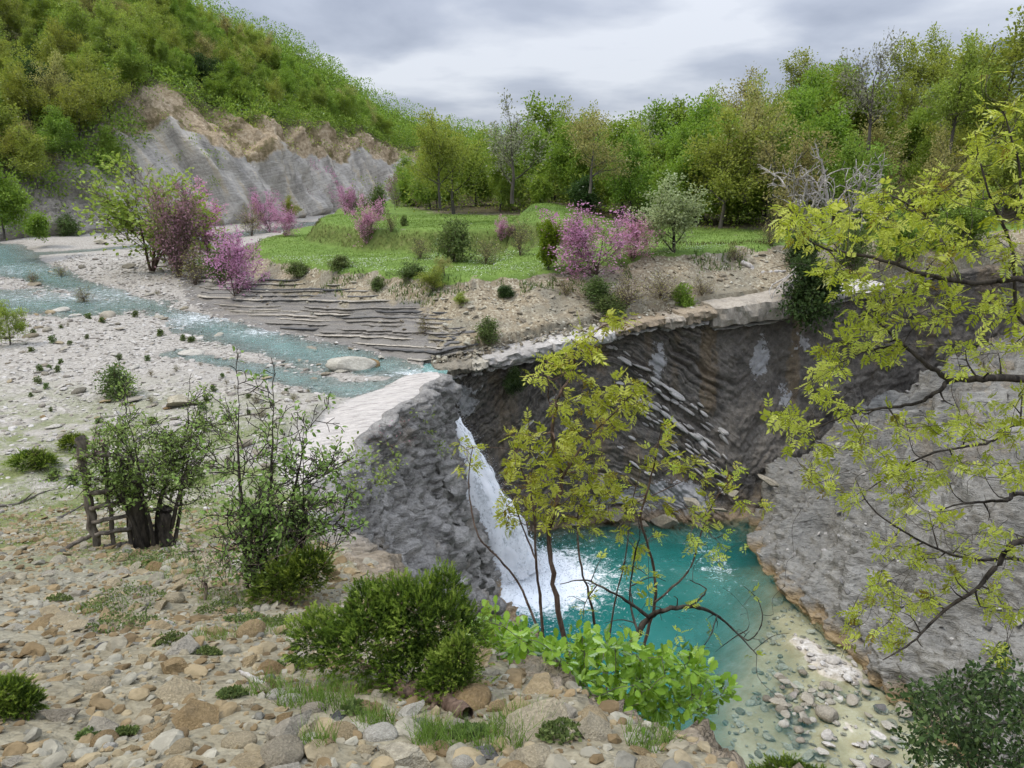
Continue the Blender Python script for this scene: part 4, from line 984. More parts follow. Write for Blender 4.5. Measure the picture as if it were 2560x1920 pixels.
# (crop position in the lower-left quarter, width, kind, label)
HERO = [(745, 1130, 170, 'tan', 'squarish tan boulder with a shaded front face on the near slope'), (760, 1250, 190, 'tan', 'flat tan slab just below the squarish tan boulder'),
        (420, 1225, 95, 'tanround', 'long pale tan cobble alone on the stony slope near the frame edge'), (1195, 1258, 78, 'pale', 'smaller white cobble, leftmost of the white trio near the driftwood'),
        (1258, 1282, 92, 'pale', 'round white cobble in the middle of the white trio'), (1355, 1320, 98, 'pale', 'oblong white cobble, rightmost of the white trio'),
        (1362, 1240, 85, 'tan', 'small blocky tan stone above the white trio of cobbles'), (1475, 1425, 130, 'tanround', 'smooth round brown boulder at the bottom of the slope'),
        (1642, 1422, 135, 'pale', 'broad whitish stone beside the smooth round brown boulder'), (1215, 1508, 180, 'tanround', 'big tan rock with a rounded top at the bottom edge'),
        (1035, 1457, 135, 'tanround', 'long low tan stone left of the big rounded tan rock'), (770, 1492, 112, 'tanround', 'lens-shaped tan stone near the bottom edge'),
        (1075, 1565, 190, 'tan', 'brown flat rock cut by the bottom edge'), (1735, 1545, 270, 'tan', 'long brown slab at the bottom edge below the grey stones'),
        (1960, 1395, 135, 'grey', 'grey wedge-shaped stone beside the end of the bent log'), (2115, 1500, 160, 'dark', 'dark grey rock at the lip of the drop'),
        (1280, 1090, 140, 'grey', 'flat grey stone half buried under the big juniper'), (1170, 1132, 165, 'tan', 'thin yellowish slab between the grey stone and the tan boulder'),
        (735, 1335, 100, 'tan', 'angular tan stone below the flat tan slab'), (835, 1362, 190, 'tan', 'broad flat tan flagstone in the rubble'),
        (430, 1400, 175, 'grey', 'wide grey flagstone sunk into the soil'), (1465, 1350, 92, 'dark', 'dark round-edged stone right of the white trio'),
        (1400, 1478, 112, 'tan', 'brown angular stone left of the smooth round boulder'), (460, 1050, 85, 'dark', 'narrow brown stone plank lying on the slope'),
        (215, 900, 98, 'tan', 'tan stone high on the slope below the wooden hurdle'), (262, 940, 112, 'tan', 'flat tan stone leaning on the one above it'),
        (500, 768, 112, 'tan', 'long flat tan slab near the foot of the wild pear shrubs'), (478, 1490, 52, 'pale', 'single small white stone near the bottom edge'),
        (1530, 1232, 112, 'tan', 'brown stone at the start of the bent log'), (1645, 1220, 122, 'tan', 'flat brown stone touching the bent log'), (1630, 1262, 60, 'tanround', 'small round tan pebble against the bent log'),
        (1030, 890, 60, 'grey', 'small dark stone by the white cobble below the small juniper'), (1110, 898, 55, 'pale', 'white cobble at the edge of the small juniper'), (1570, 1490, 115, 'tan', 'blocky tan stone between the boulder and the long slab'),
        (2000, 1560, 90, 'pale', 'pale round stone at the bottom edge near the lip'), (1850, 1490, 120, 'tan', 'dark tan stone just left of the lip')]
used = []
for cx_, cy_, w, kd, lab in HERO:
    u, v = cx_ * .2315, 400 + cy_ * .2315
    p = pix_ground(u, min(v + w * .06, 766)); r = .5 * w * .2315 * (np.linalg.norm(p) / 768)
    place_rock('stone', lab, 'stone', p, r, kd, rs, None, .10, .22, rs.normal() * .5)
    used.append((p[0], p[1], r))
ny = 1.75 + 8.6 * rs.random(4000) ** 1.6; nx = rs.uniform(-.70 * ny - .3, .42 * ny); Tn = terrain(nx, ny)
en = np.abs(near_poly(nx, ny, RIM[:, :2])[0]); cnt = 0
MARK = [(HERO[k][4], used[k]) for k in (0, 2, 4, 7, 9, 14, 16, 19, 20, 23, 24, 26)]
SHORT = ['the squarish tan boulder', 'the long pale cobble', 'the white trio', 'the smooth brown boulder', 'the big rounded tan rock', 'the bent log', 'the big juniper', 'the broad flagstone', 'the sunken grey flagstone', 'the brown stone plank', 'the wooden hurdle', 'the wild pear shrubs']
for x, y, z, ins, ed in zip(nx, ny, Tn['z'], Tn['inside'], en):
    if cnt >= 262: break
    r = min((.034 + .040 * rs.exponential()) * (1.0 + .06 * (y - 2)), .17 if y < 3.6 else .10)
    if ins or ed < .12 or x > .45 or any((x - a) ** 2 + (y - b) ** 2 < (.8 * (r + c)) ** 2 for a, b, c in used): continue
    kd = ['tan', 'tan', 'tan', 'tan', 'tan', 'tan', 'tan', 'tanround', 'grey', 'paleflat'][rs.integers(10)]
    size = 'small' if r < .05 else ('middling' if r < .09 else 'large')
    k = int(np.argmin([(x - m[1][0]) ** 2 + (y - m[1][1]) ** 2 for m in MARK])); mx_, my_, _ = MARK[k][1]
    where = ('above' if y - my_ > .35 else 'below' if my_ - y > .35 else ('left of' if x < mx_ else 'right of'))
    lab = size + {'tan': ' angular tan stone', 'tanround': ' rounded tan stone', 'pale': ' rounded whitish stone', 'grey': ' angular grey stone', 'paleflat': ' angular whitish stone'}[kd] + ' on the slope ' + where + ' ' + SHORT[k]
    place_rock('stone', lab, 'stone', (x, y, z), r, kd, rs, 'loose stones on the near slope', .18, .20); used.append((x, y, r)); cnt += 1

# river boulders
p = at(351, 360, 27.4); p[2] = -7.35
place_rock('boulder', 'big smooth pale boulder in the turquoise channel', 'boulder', p, .95, 'pale', rs, None, .04, .28, .2, (1, .7, .85), 1)
p = at(370, 353, 27.8); p[2] = -7.3
place_rock('boulder', 'small tan boulder touching the big pale one in the channel', 'boulder', p, .36, 'tanround', rs, None, .05, .3)
p = pix_ground(180, 406)
place_rock('boulder', 'pointed brown boulder on the shingle near the side channel', 'boulder', p, .62, 'tan', rs, None, .08, .3, .1, (1, .8, 1.0), 3)
for u, v, w, kd, lab in [(100, 244, 16, 'tan', 'flat brown boulder at the upstream bend of the river'), (52, 274, 9, 'tan', 'tan boulder standing in the braided shallows'), (218, 337, 12, 'pale', 'white boulder at the foot of the layered bank'),
                         (313, 350, 16, 'paleflat', 'flat pale rock awash in the channel, upstream of the big boulder'), (298, 363, 14, 'paleflat', 'pale slab at the gravel edge of the channel')]:
    p = pix_ground(u, v); place_rock('boulder', lab, 'boulder', p, .5 * w * np.linalg.norm(p) / 768, kd, rs, None, .06, .25)
ny = 16.5 + 37 * rs.random(2500) ** 1.3; nx = rs.uniform(-.68 * ny, -3.2); Tn = terrain(nx, ny)
ok = ~Tn['inside'] & (Tn['m'] < -.3) & (Tn['slab'] < .2) & (Tn['depth'] < .10) & (Tn['shelf'] > .8); nx, ny, nz = nx[ok][:190], ny[ok][:190], Tn['z'][ok][:190]
for x, y, z in zip(nx, ny, nz):
    r = min(.08 + .095 * rs.exponential(), .5) * (.55 + y / 60)
    kd = ['pale', 'pale', 'paleflat', 'paleflat', 'tanround', 'greyround'][rs.integers(6)]
    where = 'far upstream bar' if y > 42 else ('bar beside the braided shallows' if x < -.45 * y else ('gravel beside the main channel' if y > 29 else ('shingle around the pointed brown boulder' if x < -.3 * y else 'shingle by the side channel and slab')))
    lab = ('large ' if r > .22 else 'small ' if r < .11 else 'middling ') + {'pale': 'smooth whitish', 'paleflat': 'flat whitish', 'tanround': 'tan', 'greyround': 'grey'}[kd] + ' cobble on the ' + where
    place_rock('cobble', lab, 'cobble', (x, y, z), r, kd, rs, 'cobbles on the river bed', .12, .15, None, (1, .8, .7))

# rocks in the shallow end of the pool
def pix_plane(u, v, z):
    d = at(u, v, 1.0); return d * (z / d[2])
PR = [(1295, 757, 95, 'grey', 'largest grey rock of the pile in the shallows'), (1382, 735, 75, 'grey', 'second grey rock of the pile, behind the largest'), (1468, 802, 82, 'greyround', 'brownish grey rock at the right end of the pile'),
      (1308, 803, 46, 'pale', 'pale rock in front of the largest grey one'), (1560, 750, 52, 'pale', 'oval whitish rock apart from the pile'), (1612, 720, 42, 'pale', 'small whitish rock behind the oval one'),
      (1756, 786, 66, 'greyround', 'round tan-grey rock near the dark holm oak'), (1692, 842, 56, 'paleflat', 'thin white slab in the shallows'), (1582, 990, 56, 'pale', 'pale rock near the bottom edge of the shallows'),
      (1665, 992, 82, 'paleflat', 'white flat rock at the bottom edge of the shallows'), (1458, 948, 52, 'paleflat', 'small pale rock just above the low juniper'), (1670, 778, 46, 'dark', 'dark stone beside the round tan-grey rock')]
for cx_, cy_, w, kd, lab in PR:
    p = pix_plane(440 + cx_ * .264, 500 + (cy_ + w * .2) * .264, POOL_Z); r = .5 * w * .264 * np.linalg.norm(p) / 768
    place_rock('pool_rock', lab, 'rock', (p[0], p[1], POOL_Z - .04), r, kd, rs, None, .12, .3)
for k in range(62):
    u, v = (1380 + 95 * rs.normal(), 760 + 45 * rs.normal()) if k < 40 else (rs.uniform(1280, 1720), rs.uniform(650, 1000))
    p = pix_plane(440 + u * .264, 500 + v * .264, POOL_Z)
    place_rock('pool_rock', 'whitish stone among the pile in the shallow end of the pool' if k < 40 else 'single whitish stone in the shallow end of the pool', 'rock', (p[0], p[1], POOL_Z - .05), rs.uniform(.07, .2), ['pale', 'paleflat', 'greyround'][rs.integers(3)], rs,
               'pile of stones in the shallows' if k < 40 else 'stray stones in the shallows', .15, .3)
# fallen blocks along the foot of the folded wall
FB = [(520, 519, 26), (552, 516, 30), (600, 487, 34), (612, 512, 28), (638, 500, 22), (660, 522, 42), (690, 500, 30), (640, 524, 26), (720, 508, 22), (735, 490, 16), (745, 520, 20), (700, 520, 18), (770, 480, 26), (575, 522, 20)]
FBL = ['wet brown block at the pool edge nearest the falls', 'second block from the falls at the pool edge', 'rounded grey boulder perched above the pool edge, under the inner arch', 'pale squarish block at the back of the pool', 'cracked grey block right of the squarish one',
       'large pale overhanging rock at the back of the pool', 'grey slab above the overhanging rock', 'low grey rock between the squarish and overhanging ones', 'grey block where the wall meets the clay slope', 'small pale block up the crease of the wall', 'low block at the corner of the pool', 'small stone beside the overhanging rock', 'light grey boulder lodged on the clay slope', 'third block from the falls at the pool edge']
for (u, v, w), lab in zip(FB, FBL):
    p = pix_plane(u, max(v, 505), POOL_Z)
    Y = min(p[1] + .1, 29.0) if v > 505 else 28.9
    q = at(u, v + 3, Y if u < 740 else 29.4); r = .5 * w * np.linalg.norm(q) / 768
    place_rock('boulder', lab, 'boulder', q, r, 'grey', rs, None, .2, .1, None, (1, .8, 1.3))
# ================================================================ vegetation: growing trees
def unit(v): return v / (np.linalg.norm(v) + 1e-9)
class Plant:
    """collects branch polylines and leaf seats"""
    def __init__(s, seed): s.r = np.random.default_rng(seed); s.lines = []; s.seats = []
    def line(s, pts, rad, sides=5): s.lines.append((np.asarray(pts, float), np.asarray(rad, float), sides))
    def grow(s, p, d, L, rad, lev, o):
        r = s.r; n = o['steps'][min(lev, len(o['steps']) - 1)]
        pts, rr = [np.array(p, float)], [rad]; d = unit(np.array(d, float)); kids = []
        wob = o['wob'][min(lev, len(o['wob']) - 1)]; up = o['up'][min(lev, len(o['up']) - 1)]
        for i in range(n):
            d = unit(d + r.normal(size=3) * wob + np.array((0, 0, up)))
            pts.append(pts[-1] + d * L / n); f = (i + 1) / n
            rr.append(max(rad * (1 - f * o.get('taper', .75)), o.get('rmin', .004)))
            if lev < o['levels']: kids.append((f, pts[-1].copy(), d.copy(), rr[-1]))
        s.line(pts, rr, o['sides'][min(lev, len(o['sides']) - 1)])
        if lev >= o['levels']:
            for q in range(o['seats']):
                f = r.uniform(o.get('seat0', .25), 1.0) * n; i = min(int(f), n - 1)
                s.seats.append((pts[i] + (pts[i + 1] - pts[i]) * (f - i), d))
            return
        nk = o['kids'][lev]; st = o['start'][min(lev, len(o['start']) - 1)]
        for q in range(nk):
            f = st + (1 - st) * (q + r.uniform(.1, .9)) / nk
            k = min(range(len(kids)), key=lambda i: abs(kids[i][0] - f)); _, kp, kd, kr = kids[k]
            i0 = max(0, k); a = r.uniform(0, 6.283); s1 = unit(np.cross(kd, r.normal(size=3))); ang = math.radians(o['angle'][min(lev, len(o['angle']) - 1)]) * r.uniform(.7, 1.3)
            nd = kd * math.cos(ang) + s1 * math.sin(ang)
            ln = L * o['ratio'][min(lev, len(o['ratio']) - 1)] * r.uniform(.7, 1.2) * (1.15 - .45 * f if lev == 0 else 1)
            s.grow(kp - (kp - pts[k]) * r.random(), nd, ln, max(kr * o.get('rr', .62), o.get('rmin', .004)), lev + 1, o)
        if o.get('lead', True): s.grow(pts[-1], d, L * o['ratio'][min(lev, len(o['ratio']) - 1)] * .8, rr[-1], lev + 1, o)
    def wood(s):
        Vs, Fs, off = [], [], 0
        for pts, rad, sd in s.lines:
            n = len(pts); t = np.gradient(pts, axis=0); t /= (np.linalg.norm(t, axis=1)[:, None] + 1e-9)
            ref = np.where(np.abs(t[:, 2:3]) > .9, np.array([[1., 0, 0]]), np.array([[0, 0, 1.]]))
            a = np.cross(t, ref); a /= (np.linalg.norm(a, axis=1)[:, None] + 1e-9); b = np.cross(t, a)
            th = np.arange(sd) / sd * 6.283185
            ring = pts[:, None] + rad[:, None, None] * (a[:, None] * np.cos(th)[None, :, None] + b[:, None] * np.sin(th)[None, :, None])
            Vs.append(ring.reshape(-1, 3)); i = np.arange(n - 1)[:, None] * sd + np.arange(sd)[None]; j = np.arange(n - 1)[:, None] * sd + (np.arange(sd)[None] + 1) % sd
            Fs.append(np.stack([i, j, j + sd, i + sd], -1).reshape(-1, 4) + off); off += n * sd
        return np.vstack(Vs), np.vstack(Fs)
# leaf outlines (base at origin, along +x, z up); faces are triangles
def tmpl_diamond(w=.5, fold=.12): return np.array([(0, 0, 0), (.5, w / 2, fold), (1, 0, 0), (.5, -w / 2, fold)], float), np.array([(0, 2, 1), (0, 3, 2)])
def tmpl_oval(w=.5, fold=.10, droop=.12):
    V = [(0, 0, 0), (.30, w * .42, fold), (.68, w * .5, fold - droop * .4), (1, 0, -droop), (.68, -w * .5, fold - droop * .4), (.30, -w * .42, fold), (.5, 0, 0)]
    return np.array(V, float), np.array([(0, 6, 1), (1, 6, 2), (2, 6, 3), (3, 6, 4), (4, 6, 5), (5, 6, 0)])
def tmpl_pinnate(n=4, droop=.28, w=.40, l=.46):
    V, F = [], []
    def leaflet(p, a, L):
        c, s_ = math.cos(a), math.sin(a); k = len(V)
        for x, y, z in ((0, 0, 0), (.5, w / 2, .05), (1, 0, -.10), (.5, -w / 2, .05)):
            V.append((p[0] + L * (x * c - y * s_), p[1] + L * (x * s_ + y * c), p[2] + L * z))
        F.extend([(k, k + 2, k + 1), (k, k + 3, k + 2)])
    for i in range(n):
        f = .28 + .62 * i / n; p = (f, 0, -droop * f * f)
        leaflet(p, 1.05, l); leaflet(p, -1.05, l)
    leaflet((.92, 0, -droop * .85), 0, l)
    return np.array(V), np.array(F)
def tmpl_oak(w=.62):
    pts = [(0, 0), (.16, .10), (.24, .20), (.32, .15), (.42, .30), (.52, .22), (.64, .34), (.74, .22), (.86, .22), (.93, .1), (1, 0)]
    V = [(x, y * w / .62, .10 * y - .14 * x * x) for x, y in pts] + [(x, -y * w / .62, .10 * y - .14 * x * x) for x, y in pts[1:-1]]
    n = len(pts); c0 = len(V); V += [(x, 0, -.14 * x * x - .02) for x in (.2, .42, .64, .84)]
    mid = [0, c0, c0, c0, c0 + 1, c0 + 1, c0 + 2, c0 + 2, c0 + 3, c0 + 3, 10]; F = []
    for sgn in (0, 1):
        idx = list(range(n)) if sgn == 0 else [0] + [n + i for i in range(n - 2)] + [10]
        for i in range(n - 1):
            a, b, m0, m1 = idx[i], idx[i + 1], mid[i], mid[i + 1]
            for tri in ((a, b, m1), (a, m1, m0)):
                if len(set(tri)) == 3: F.append(tri)
    return np.array(V, float), np.array(F)
def leaves(name, pos, axis, size, tmpl, mat, rg, tint=None, roll=.6, parent=None):
    """one mesh of leaves: axis (n,3) is the way each leaf points"""
    TV, TF = tmpl; n = len(pos); ax = axis / (np.linalg.norm(axis, axis=1)[:, None] + 1e-9)
    up = np.array((0, 0, 1.0)) + rg.normal(size=(n, 3)) * roll
    sd = np.cross(up, ax); sd /= (np.linalg.norm(sd, axis=1)[:, None] + 1e-9); nz = np.cross(ax, sd)
    size = np.broadcast_to(size, (n,))
    V = pos[:, None] + size[:, None, None] * (TV[None, :, 0:1] * ax[:, None] + TV[None, :, 1:2] * sd[:, None] + TV[None, :, 2:3] * nz[:, None])
    F = (TF[None] + (np.arange(n) * len(TV))[:, None, None]).reshape(-1, 3)
    t = rg.random(n) if tint is None else tint
    return mesh_np(name, V.reshape(-1, 3), F, mat, False, dict(tint=np.repeat(t, len(TV))))
def clump(seats, per, spread, rg, droop=0.0, out=.5):
    """leaf positions and directions around branch seats"""
    P = np.array([s[0] for s in seats]); D = np.array([s[1] for s in seats])
    P = np.repeat(P, per, 0); D = np.repeat(D, per, 0); n = len(P)
    off = rg.normal(size=(n, 3)); P2 = P + off * spread
    ax = off / (np.linalg.norm(off, axis=1)[:, None] + 1e-9) * out + D * .5 + rg.normal(size=(n, 3)) * .45; ax[:, 2] -= droop
    return P2, ax
def leaf_mat(name, stops, trans=.45, gloss=.12, vary=.10):
    M = Mat(name); oi = M.n.new('ShaderNodeObjectInfo')
    col = M.ramp(M.attr('tint'), stops)
    col = M.hsv(col, M.math('ADD', .5 - vary * .16, M.math('MULTIPLY', oi.outputs['Random'], vary * .32)), 1.0, M.math('ADD', 1 - vary * 1.2, M.math('MULTIPLY', oi.outputs['Random'], vary * 2.4)))
    d = M.n.new('ShaderNodeBsdfDiffuse'); M.l.new(col, d.inputs['Color'])
    t = M.n.new('ShaderNodeBsdfTranslucent'); M.put(t.inputs['Color'], M.hsv(col, .49, 1.1, 1.25))
    m = M.n.new('ShaderNodeMixShader'); m.inputs[0].default_value = trans; M.l.new(d.outputs[0], m.inputs[1]); M.l.new(t.outputs[0], m.inputs[2])
    if gloss:
        g = M.n.new('ShaderNodeBsdfGlossy'); g.inputs['Roughness'].default_value = .42; g.inputs['Color'].default_value = (.8, .85, .8, 1)
        f = M.n.new('ShaderNodeFresnel'); f.inputs['IOR'].default_value = 1.38
        m2 = M.n.new('ShaderNodeMixShader'); M.put(m2.inputs[0], M.math('MULTIPLY', f.outputs[0], gloss * 1.2)); M.l.new(m.outputs[0], m2.inputs[1]); M.l.new(g.outputs[0], m2.inputs[2]); m = m2
    return M.done(m.outputs[0])
def bark_mat(name, dark, light, scale=18):
    M = Mat(name); P = M.obj(); a = M.noise(M.mapv(P, (1, 1, .3)), scale, 4, .65)
    col = M.ramp(a, [(.35, dark), (.65, light)])
    return M.done(M.bsdf(col, .92, M.bump(a, .6, .02), spec=.15))
bark_grey = bark_mat('bark_grey', rgb(.045, .040, .034), rgb(.16, .145, .125), 6)
bark_dark = bark_mat('bark_dark', rgb(.022, .019, .016), rgb(.085, .072, .058), 22)
bark_brown = bark_mat('bark_brown', rgb(.055, .036, .026), rgb(.17, .12, .09), 30)
bark_bone = bark_mat('bark_bone', rgb(.26, .24, .215), rgb(.50, .475, .44), 12)
bark_twig = bark_mat('bark_twig', rgb(.06, .045, .035), rgb(.18, .14, .11), 25)
L_BRIGHT = leaf_mat('leaves_bright', [(0, rgb(.106, .175, .028)), (.5, rgb(.185, .281, .045)), (1, rgb(.292, .392, .085))], vary=.08)
L_MID = leaf_mat('leaves_mid', [(0, rgb(.111, .186, .035)), (.5, rgb(.195, .295, .054)), (1, rgb(.316, .392, .089))], vary=.08)
L_OLIVE = leaf_mat('leaves_olive', [(0, rgb(.149, .201, .040)), (.5, rgb(.259, .322, .063)), (1, rgb(.380, .425, .103))], vary=.10)
L_OCHRE = leaf_mat('leaves_ochre', [(0, rgb(.213, .213, .073)), (.5, rgb(.325, .319, .112)), (1, rgb(.448, .420, .168))], vary=.08)
L_PALE = leaf_mat('leaves_pale', [(0, rgb(.16, .165, .11)), (.5, rgb(.25, .26, .17)), (1, rgb(.36, .37, .27))], vary=.10)
L_DARK = leaf_mat('leaves_dark', [(0, rgb(.025, .050, .017)), (.6, rgb(.053, .092, .028)), (1, rgb(.105, .154, .049))], vary=.12)
L_PINK = leaf_mat('blossom_pink', [(0, rgb(.38, .17, .26)), (.5, rgb(.55, .29, .42)), (1, rgb(.68, .44, .56))], .40, 0)
L_DUSK = leaf_mat('blossom_dusky', [(0, rgb(.24, .15, .13)), (.5, rgb(.34, .21, .22)), (1, rgb(.46, .28, .36))], .40, 0)
L_PEAR = leaf_mat('leaves_pear', [(0, rgb(.120, .180, .042)), (.5, rgb(.210, .306, .078)), (1, rgb(.336, .432, .156))])
L_ASH = leaf_mat('leaves_ash', [(0, rgb(.20, .15, .035)), (.08, rgb(.24, .28, .035)), (.5, rgb(.37, .43, .06)), (1, rgb(.54, .58, .15))], .5, .1)
L_OAK = leaf_mat('leaves_oak', [(0, rgb(.103, .196, .023)), (.5, rgb(.196, .328, .040)), (1, rgb(.322, .471, .086))], .45, .14)
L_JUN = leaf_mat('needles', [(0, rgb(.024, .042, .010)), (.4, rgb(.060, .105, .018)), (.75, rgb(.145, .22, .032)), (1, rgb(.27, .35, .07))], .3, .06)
L_HOLM = leaf_mat('leaves_holm', [(0, rgb(.026, .047, .016)), (.6, rgb(.058, .094, .029)), (1, rgb(.130, .182, .065))], .25, .2)
L_HERB = leaf_mat('leaves_herb', [(0, rgb(.06, .09, .03)), (.5, rgb(.11, .16, .05)), (1, rgb(.20, .25, .09))], .4, .06)
L_FERNY = leaf_mat('leaves_young', [(0, rgb(.08, .15, .012)), (.5, rgb(.14, .235, .02)), (1, rgb(.22, .32, .04))])

# ---- tree kinds of the wooded slopes (unit height 1, scaled when placed)
def far_tree(seed, lmat, leaf=.026, per=16, spread=.040, kids=(9, 6, 3), angle=(48, 42, 40), trunk=.30, ratio=(.42, .5, .5), bare=1.0, bark=bark_grey, up=(.04, .10, .12), multi=1):
    p = Plant(seed); o = dict(levels=3, steps=[7, 4, 3, 2], wob=[.07, .16, .2, .25], up=list(up), kids=list(kids), start=[trunk, .25, .2], angle=list(angle), ratio=list(ratio), sides=[6, 4, 3, 3], seats=2, rmin=.0016, rr=.55)
    for k in range(multi):
        a = p.r.uniform(0, 6.28); dd = (.18 * math.cos(a) * (multi > 1), .18 * math.sin(a) * (multi > 1), 1)
        p.grow((0, 0, -.03), dd, .66, .021 if multi == 1 else .012, 0, o)
    V, F = p.wood(); rg = p.r
    seats = [s for s in p.seats if rg.random() < bare]
    if len(seats) > 560: seats = [seats[i] for i in rg.choice(len(seats), 560, False)]
    P_, A_x = clump(seats, per, spread, rg, .1)
    h = max(P_[:, 2].max(), V[:, 2].max()); 
    tint = np.clip(.35 * rg.random(len(P_)) + .25 + .45 * (np.repeat(rg.random(len(seats)), per) - .3), 0, 1)
    me_l = leaves('crown', P_ / h, A_x, leaf * rg.uniform(.7, 1.3, len(P_)), tmpl_oval(.62), lmat, rg, tint, .8)
    return mesh_np('trunk', V / h, F, bark, True), me_l
KINDS = {}
def kind(name, n, **kw): KINDS[name] = [far_tree(1000 + 31 * len(KINDS) + 7 * i, **kw) for i in range(n)]
kind('bright', 4, lmat=L_BRIGHT, per=20, leaf=.026, spread=.042, trunk=.22, kids=(9, 6, 3), angle=(62, 46, 42), ratio=(.55, .5, .5), up=(.04, .03, .08))
kind('mid', 4, lmat=L_MID, per=18, leaf=.025, spread=.042, trunk=.24, kids=(9, 6, 3), angle=(60, 46, 42), ratio=(.55, .5, .5), up=(.04, .04, .08))
kind('olive', 4, lmat=L_OLIVE, per=12, leaf=.022, spread=.034, trunk=.34, angle=(56, 44, 40), ratio=(.58, .52, .5))
kind('ochre', 3, lmat=L_OCHRE, per=8, leaf=.021, spread=.034, trunk=.34, angle=(56, 44, 40), ratio=(.58, .52, .5))
kind('thin', 3, lmat=L_PALE, per=3, leaf=.022, spread=.03, trunk=.34, bare=.8, angle=(52, 42, 38), ratio=(.58, .52, .5))
kind('bush', 3, lmat=L_BRIGHT, per=9, leaf=.055, spread=.065, trunk=.05, kids=(7, 5, 2), multi=4, bare=.75, ratio=(.6, .5, .5))
kind('darkbush', 3, lmat=L_DARK, per=10, leaf=.05, spread=.065, trunk=.05, kids=(7, 5, 2), multi=4, bare=.8, ratio=(.6, .5, .5))
kind('redbud', 3, lmat=L_DUSK, per=5, leaf=.026, spread=.028, trunk=.12, kids=(7, 6, 3), multi=4, bark=bark_twig, up=(.05, .12, .12))
LOOK = dict(bright='fresh green', mid='mid green', olive='yellow-olive', ochre='brownish ochre', thin='nearly bare pale', bush='low fresh green', darkbush='low dark green', redbud='dusky pink flowering')
def plant(kd, p, h, label, group, rg, name='tree', wide=1.0, cat='tree'):
    tr, cr = KINDS[kd][rg.integers(len(KINDS[kd]))]
    w = h * wide * rg.uniform(.85, 1.15)
    o = link(name, None, None, p, (0, 0, rg.uniform(0, 6.28)), (w, w, h)); tag(o, label, cat, group)
    link('trunk', tr, o); link('crown', cr, o)
    return o
rf = np.random.default_rng(404)
# hillside
hn2 = grid_normals(HG)
cand = []
for _ in range(6200):
    i = rf.integers(8, 255); j = rf.integers(58, 138) if rf.random() < .6 or i > 82 else rf.integers(20, 60)
    cand.append((HG[i, j], hv[j], i))
def visible_px(p):
    cp, sp = math.cos(PITCH), math.sin(PITCH); d = p[1] * cp - p[2] * sp
    return 512 + 768 * p[0] / d, 384 - 768 * (p[2] * cp + p[1] * sp) / d
placed = []; nh = 0; mass = []
cand.sort(key=lambda c: c[0][1])
rf.shuffle(cand)
for p, v_, i in cand:
    u, w = visible_px(p)
    if u < -60 or u > 620 or w < -70: continue
    if any((p[0] - q[0]) ** 2 + (p[1] - q[1]) ** 2 < q[3] for q in placed): continue
    if v_ < 2.05 and (u > 142 or v_ < .6 + .5 * rf.random() or rf.random() < .25): continue
    left = sstep(260, 60, u) * sstep(3.4, 2.3, v_)
    x = rf.random()
    if v_ > 3.75: kd = 'thin' if u > 330 and x < .75 else ('bright' if x < .5 else ('mid' if x < .75 else 'olive'))
    elif rf.random() < left: kd = 'olive' if x < .48 else ('ochre' if x < .62 else ('mid' if x < .80 else ('bright' if x < .9 else 'darkbush')))
    else: kd = 'bright' if x < .58 else ('mid' if x < .82 else ('olive' if x < .92 else ('ochre' if x < .97 else 'thin')))
    h = (rf.uniform(4.4, 6.6) if kd in ('olive', 'ochre', 'thin') else rf.uniform(3.4, 5.4)) * (1.15 if u < 180 else 1)
    placed.append((p[0], p[1], p[2], 5.0 + 4.5 * rf.random(), kd, h, v_, u))
placed.sort(key=lambda q: q[1])
for k, (x, y, z, _, kd, h, v_, u) in enumerate(placed):
    if nh >= 195: break
    side = 'left flank' if u < 130 else ('slope above the tan slip' if u < 260 else ('slope above the grey cliff' if u < 400 else 'far end'))
    hgt_ = 'low on' if v_ < 2.5 else ('halfway up' if v_ < 3.3 else 'near the ridge of')
    plant(kd, (x, y, z), h, f'{LOOK[kd]} tree {hgt_} the wooded hill, {side}', 'trees on the left hillside', rf, 'tree', 1.0); nh += 1
rest = placed[195:]
def bush_mass(name, pts, label, lmat, rg, per=60, r=(1.2, 1.0), leaf=.32):
    P_ = np.repeat(np.array(pts), per, 0); n = len(P_); d = rg.normal(size=(n, 3)); d /= np.linalg.norm(d, axis=1)[:, None]
    rad = rg.uniform(.55, 1.0, n) ** .5
    P_ = P_ + d * rad[:, None] * np.array((r[0], r[0], r[1])) + np.array((0, 0, r[1] * .6))
    return tag(link(name, leaves(name, P_, d + rg.normal(size=(n, 3)) * .5, leaf * rg.uniform(.6, 1.3, n), tmpl_oval(.6), lmat, rg, None, .9)), label, 'undergrowth', kind='stuff')
und = [p for p, v_, i in cand if v_ > 2.0 or visible_px(p)[0] < 138][:2300]
slip = [HG[rf.integers(60, 255), rf.integers(50, 66)] for _ in range(260)]
bush_mass('undergrowth', slip, 'bushes along the top of the tan slip', L_BRIGHT, rf, 60, (1.2, 1.0), .26)
bush_mass('undergrowth', und[:1300], 'green brushwood between the hillside trees', L_BRIGHT, rf, 70, (1.5, 1.5), .28)
bush_mass('undergrowth', und[1300:], 'olive brushwood between the hillside trees', L_MID, rf, 70, (1.5, 1.4), .28)
if rest: bush_mass('undergrowth', [(q[0], q[1], q[2] + 1.2) for q in rest], 'distant crowns merging along the far hillside', L_BRIGHT, rf, 190, (1.9, 2.0), .30)
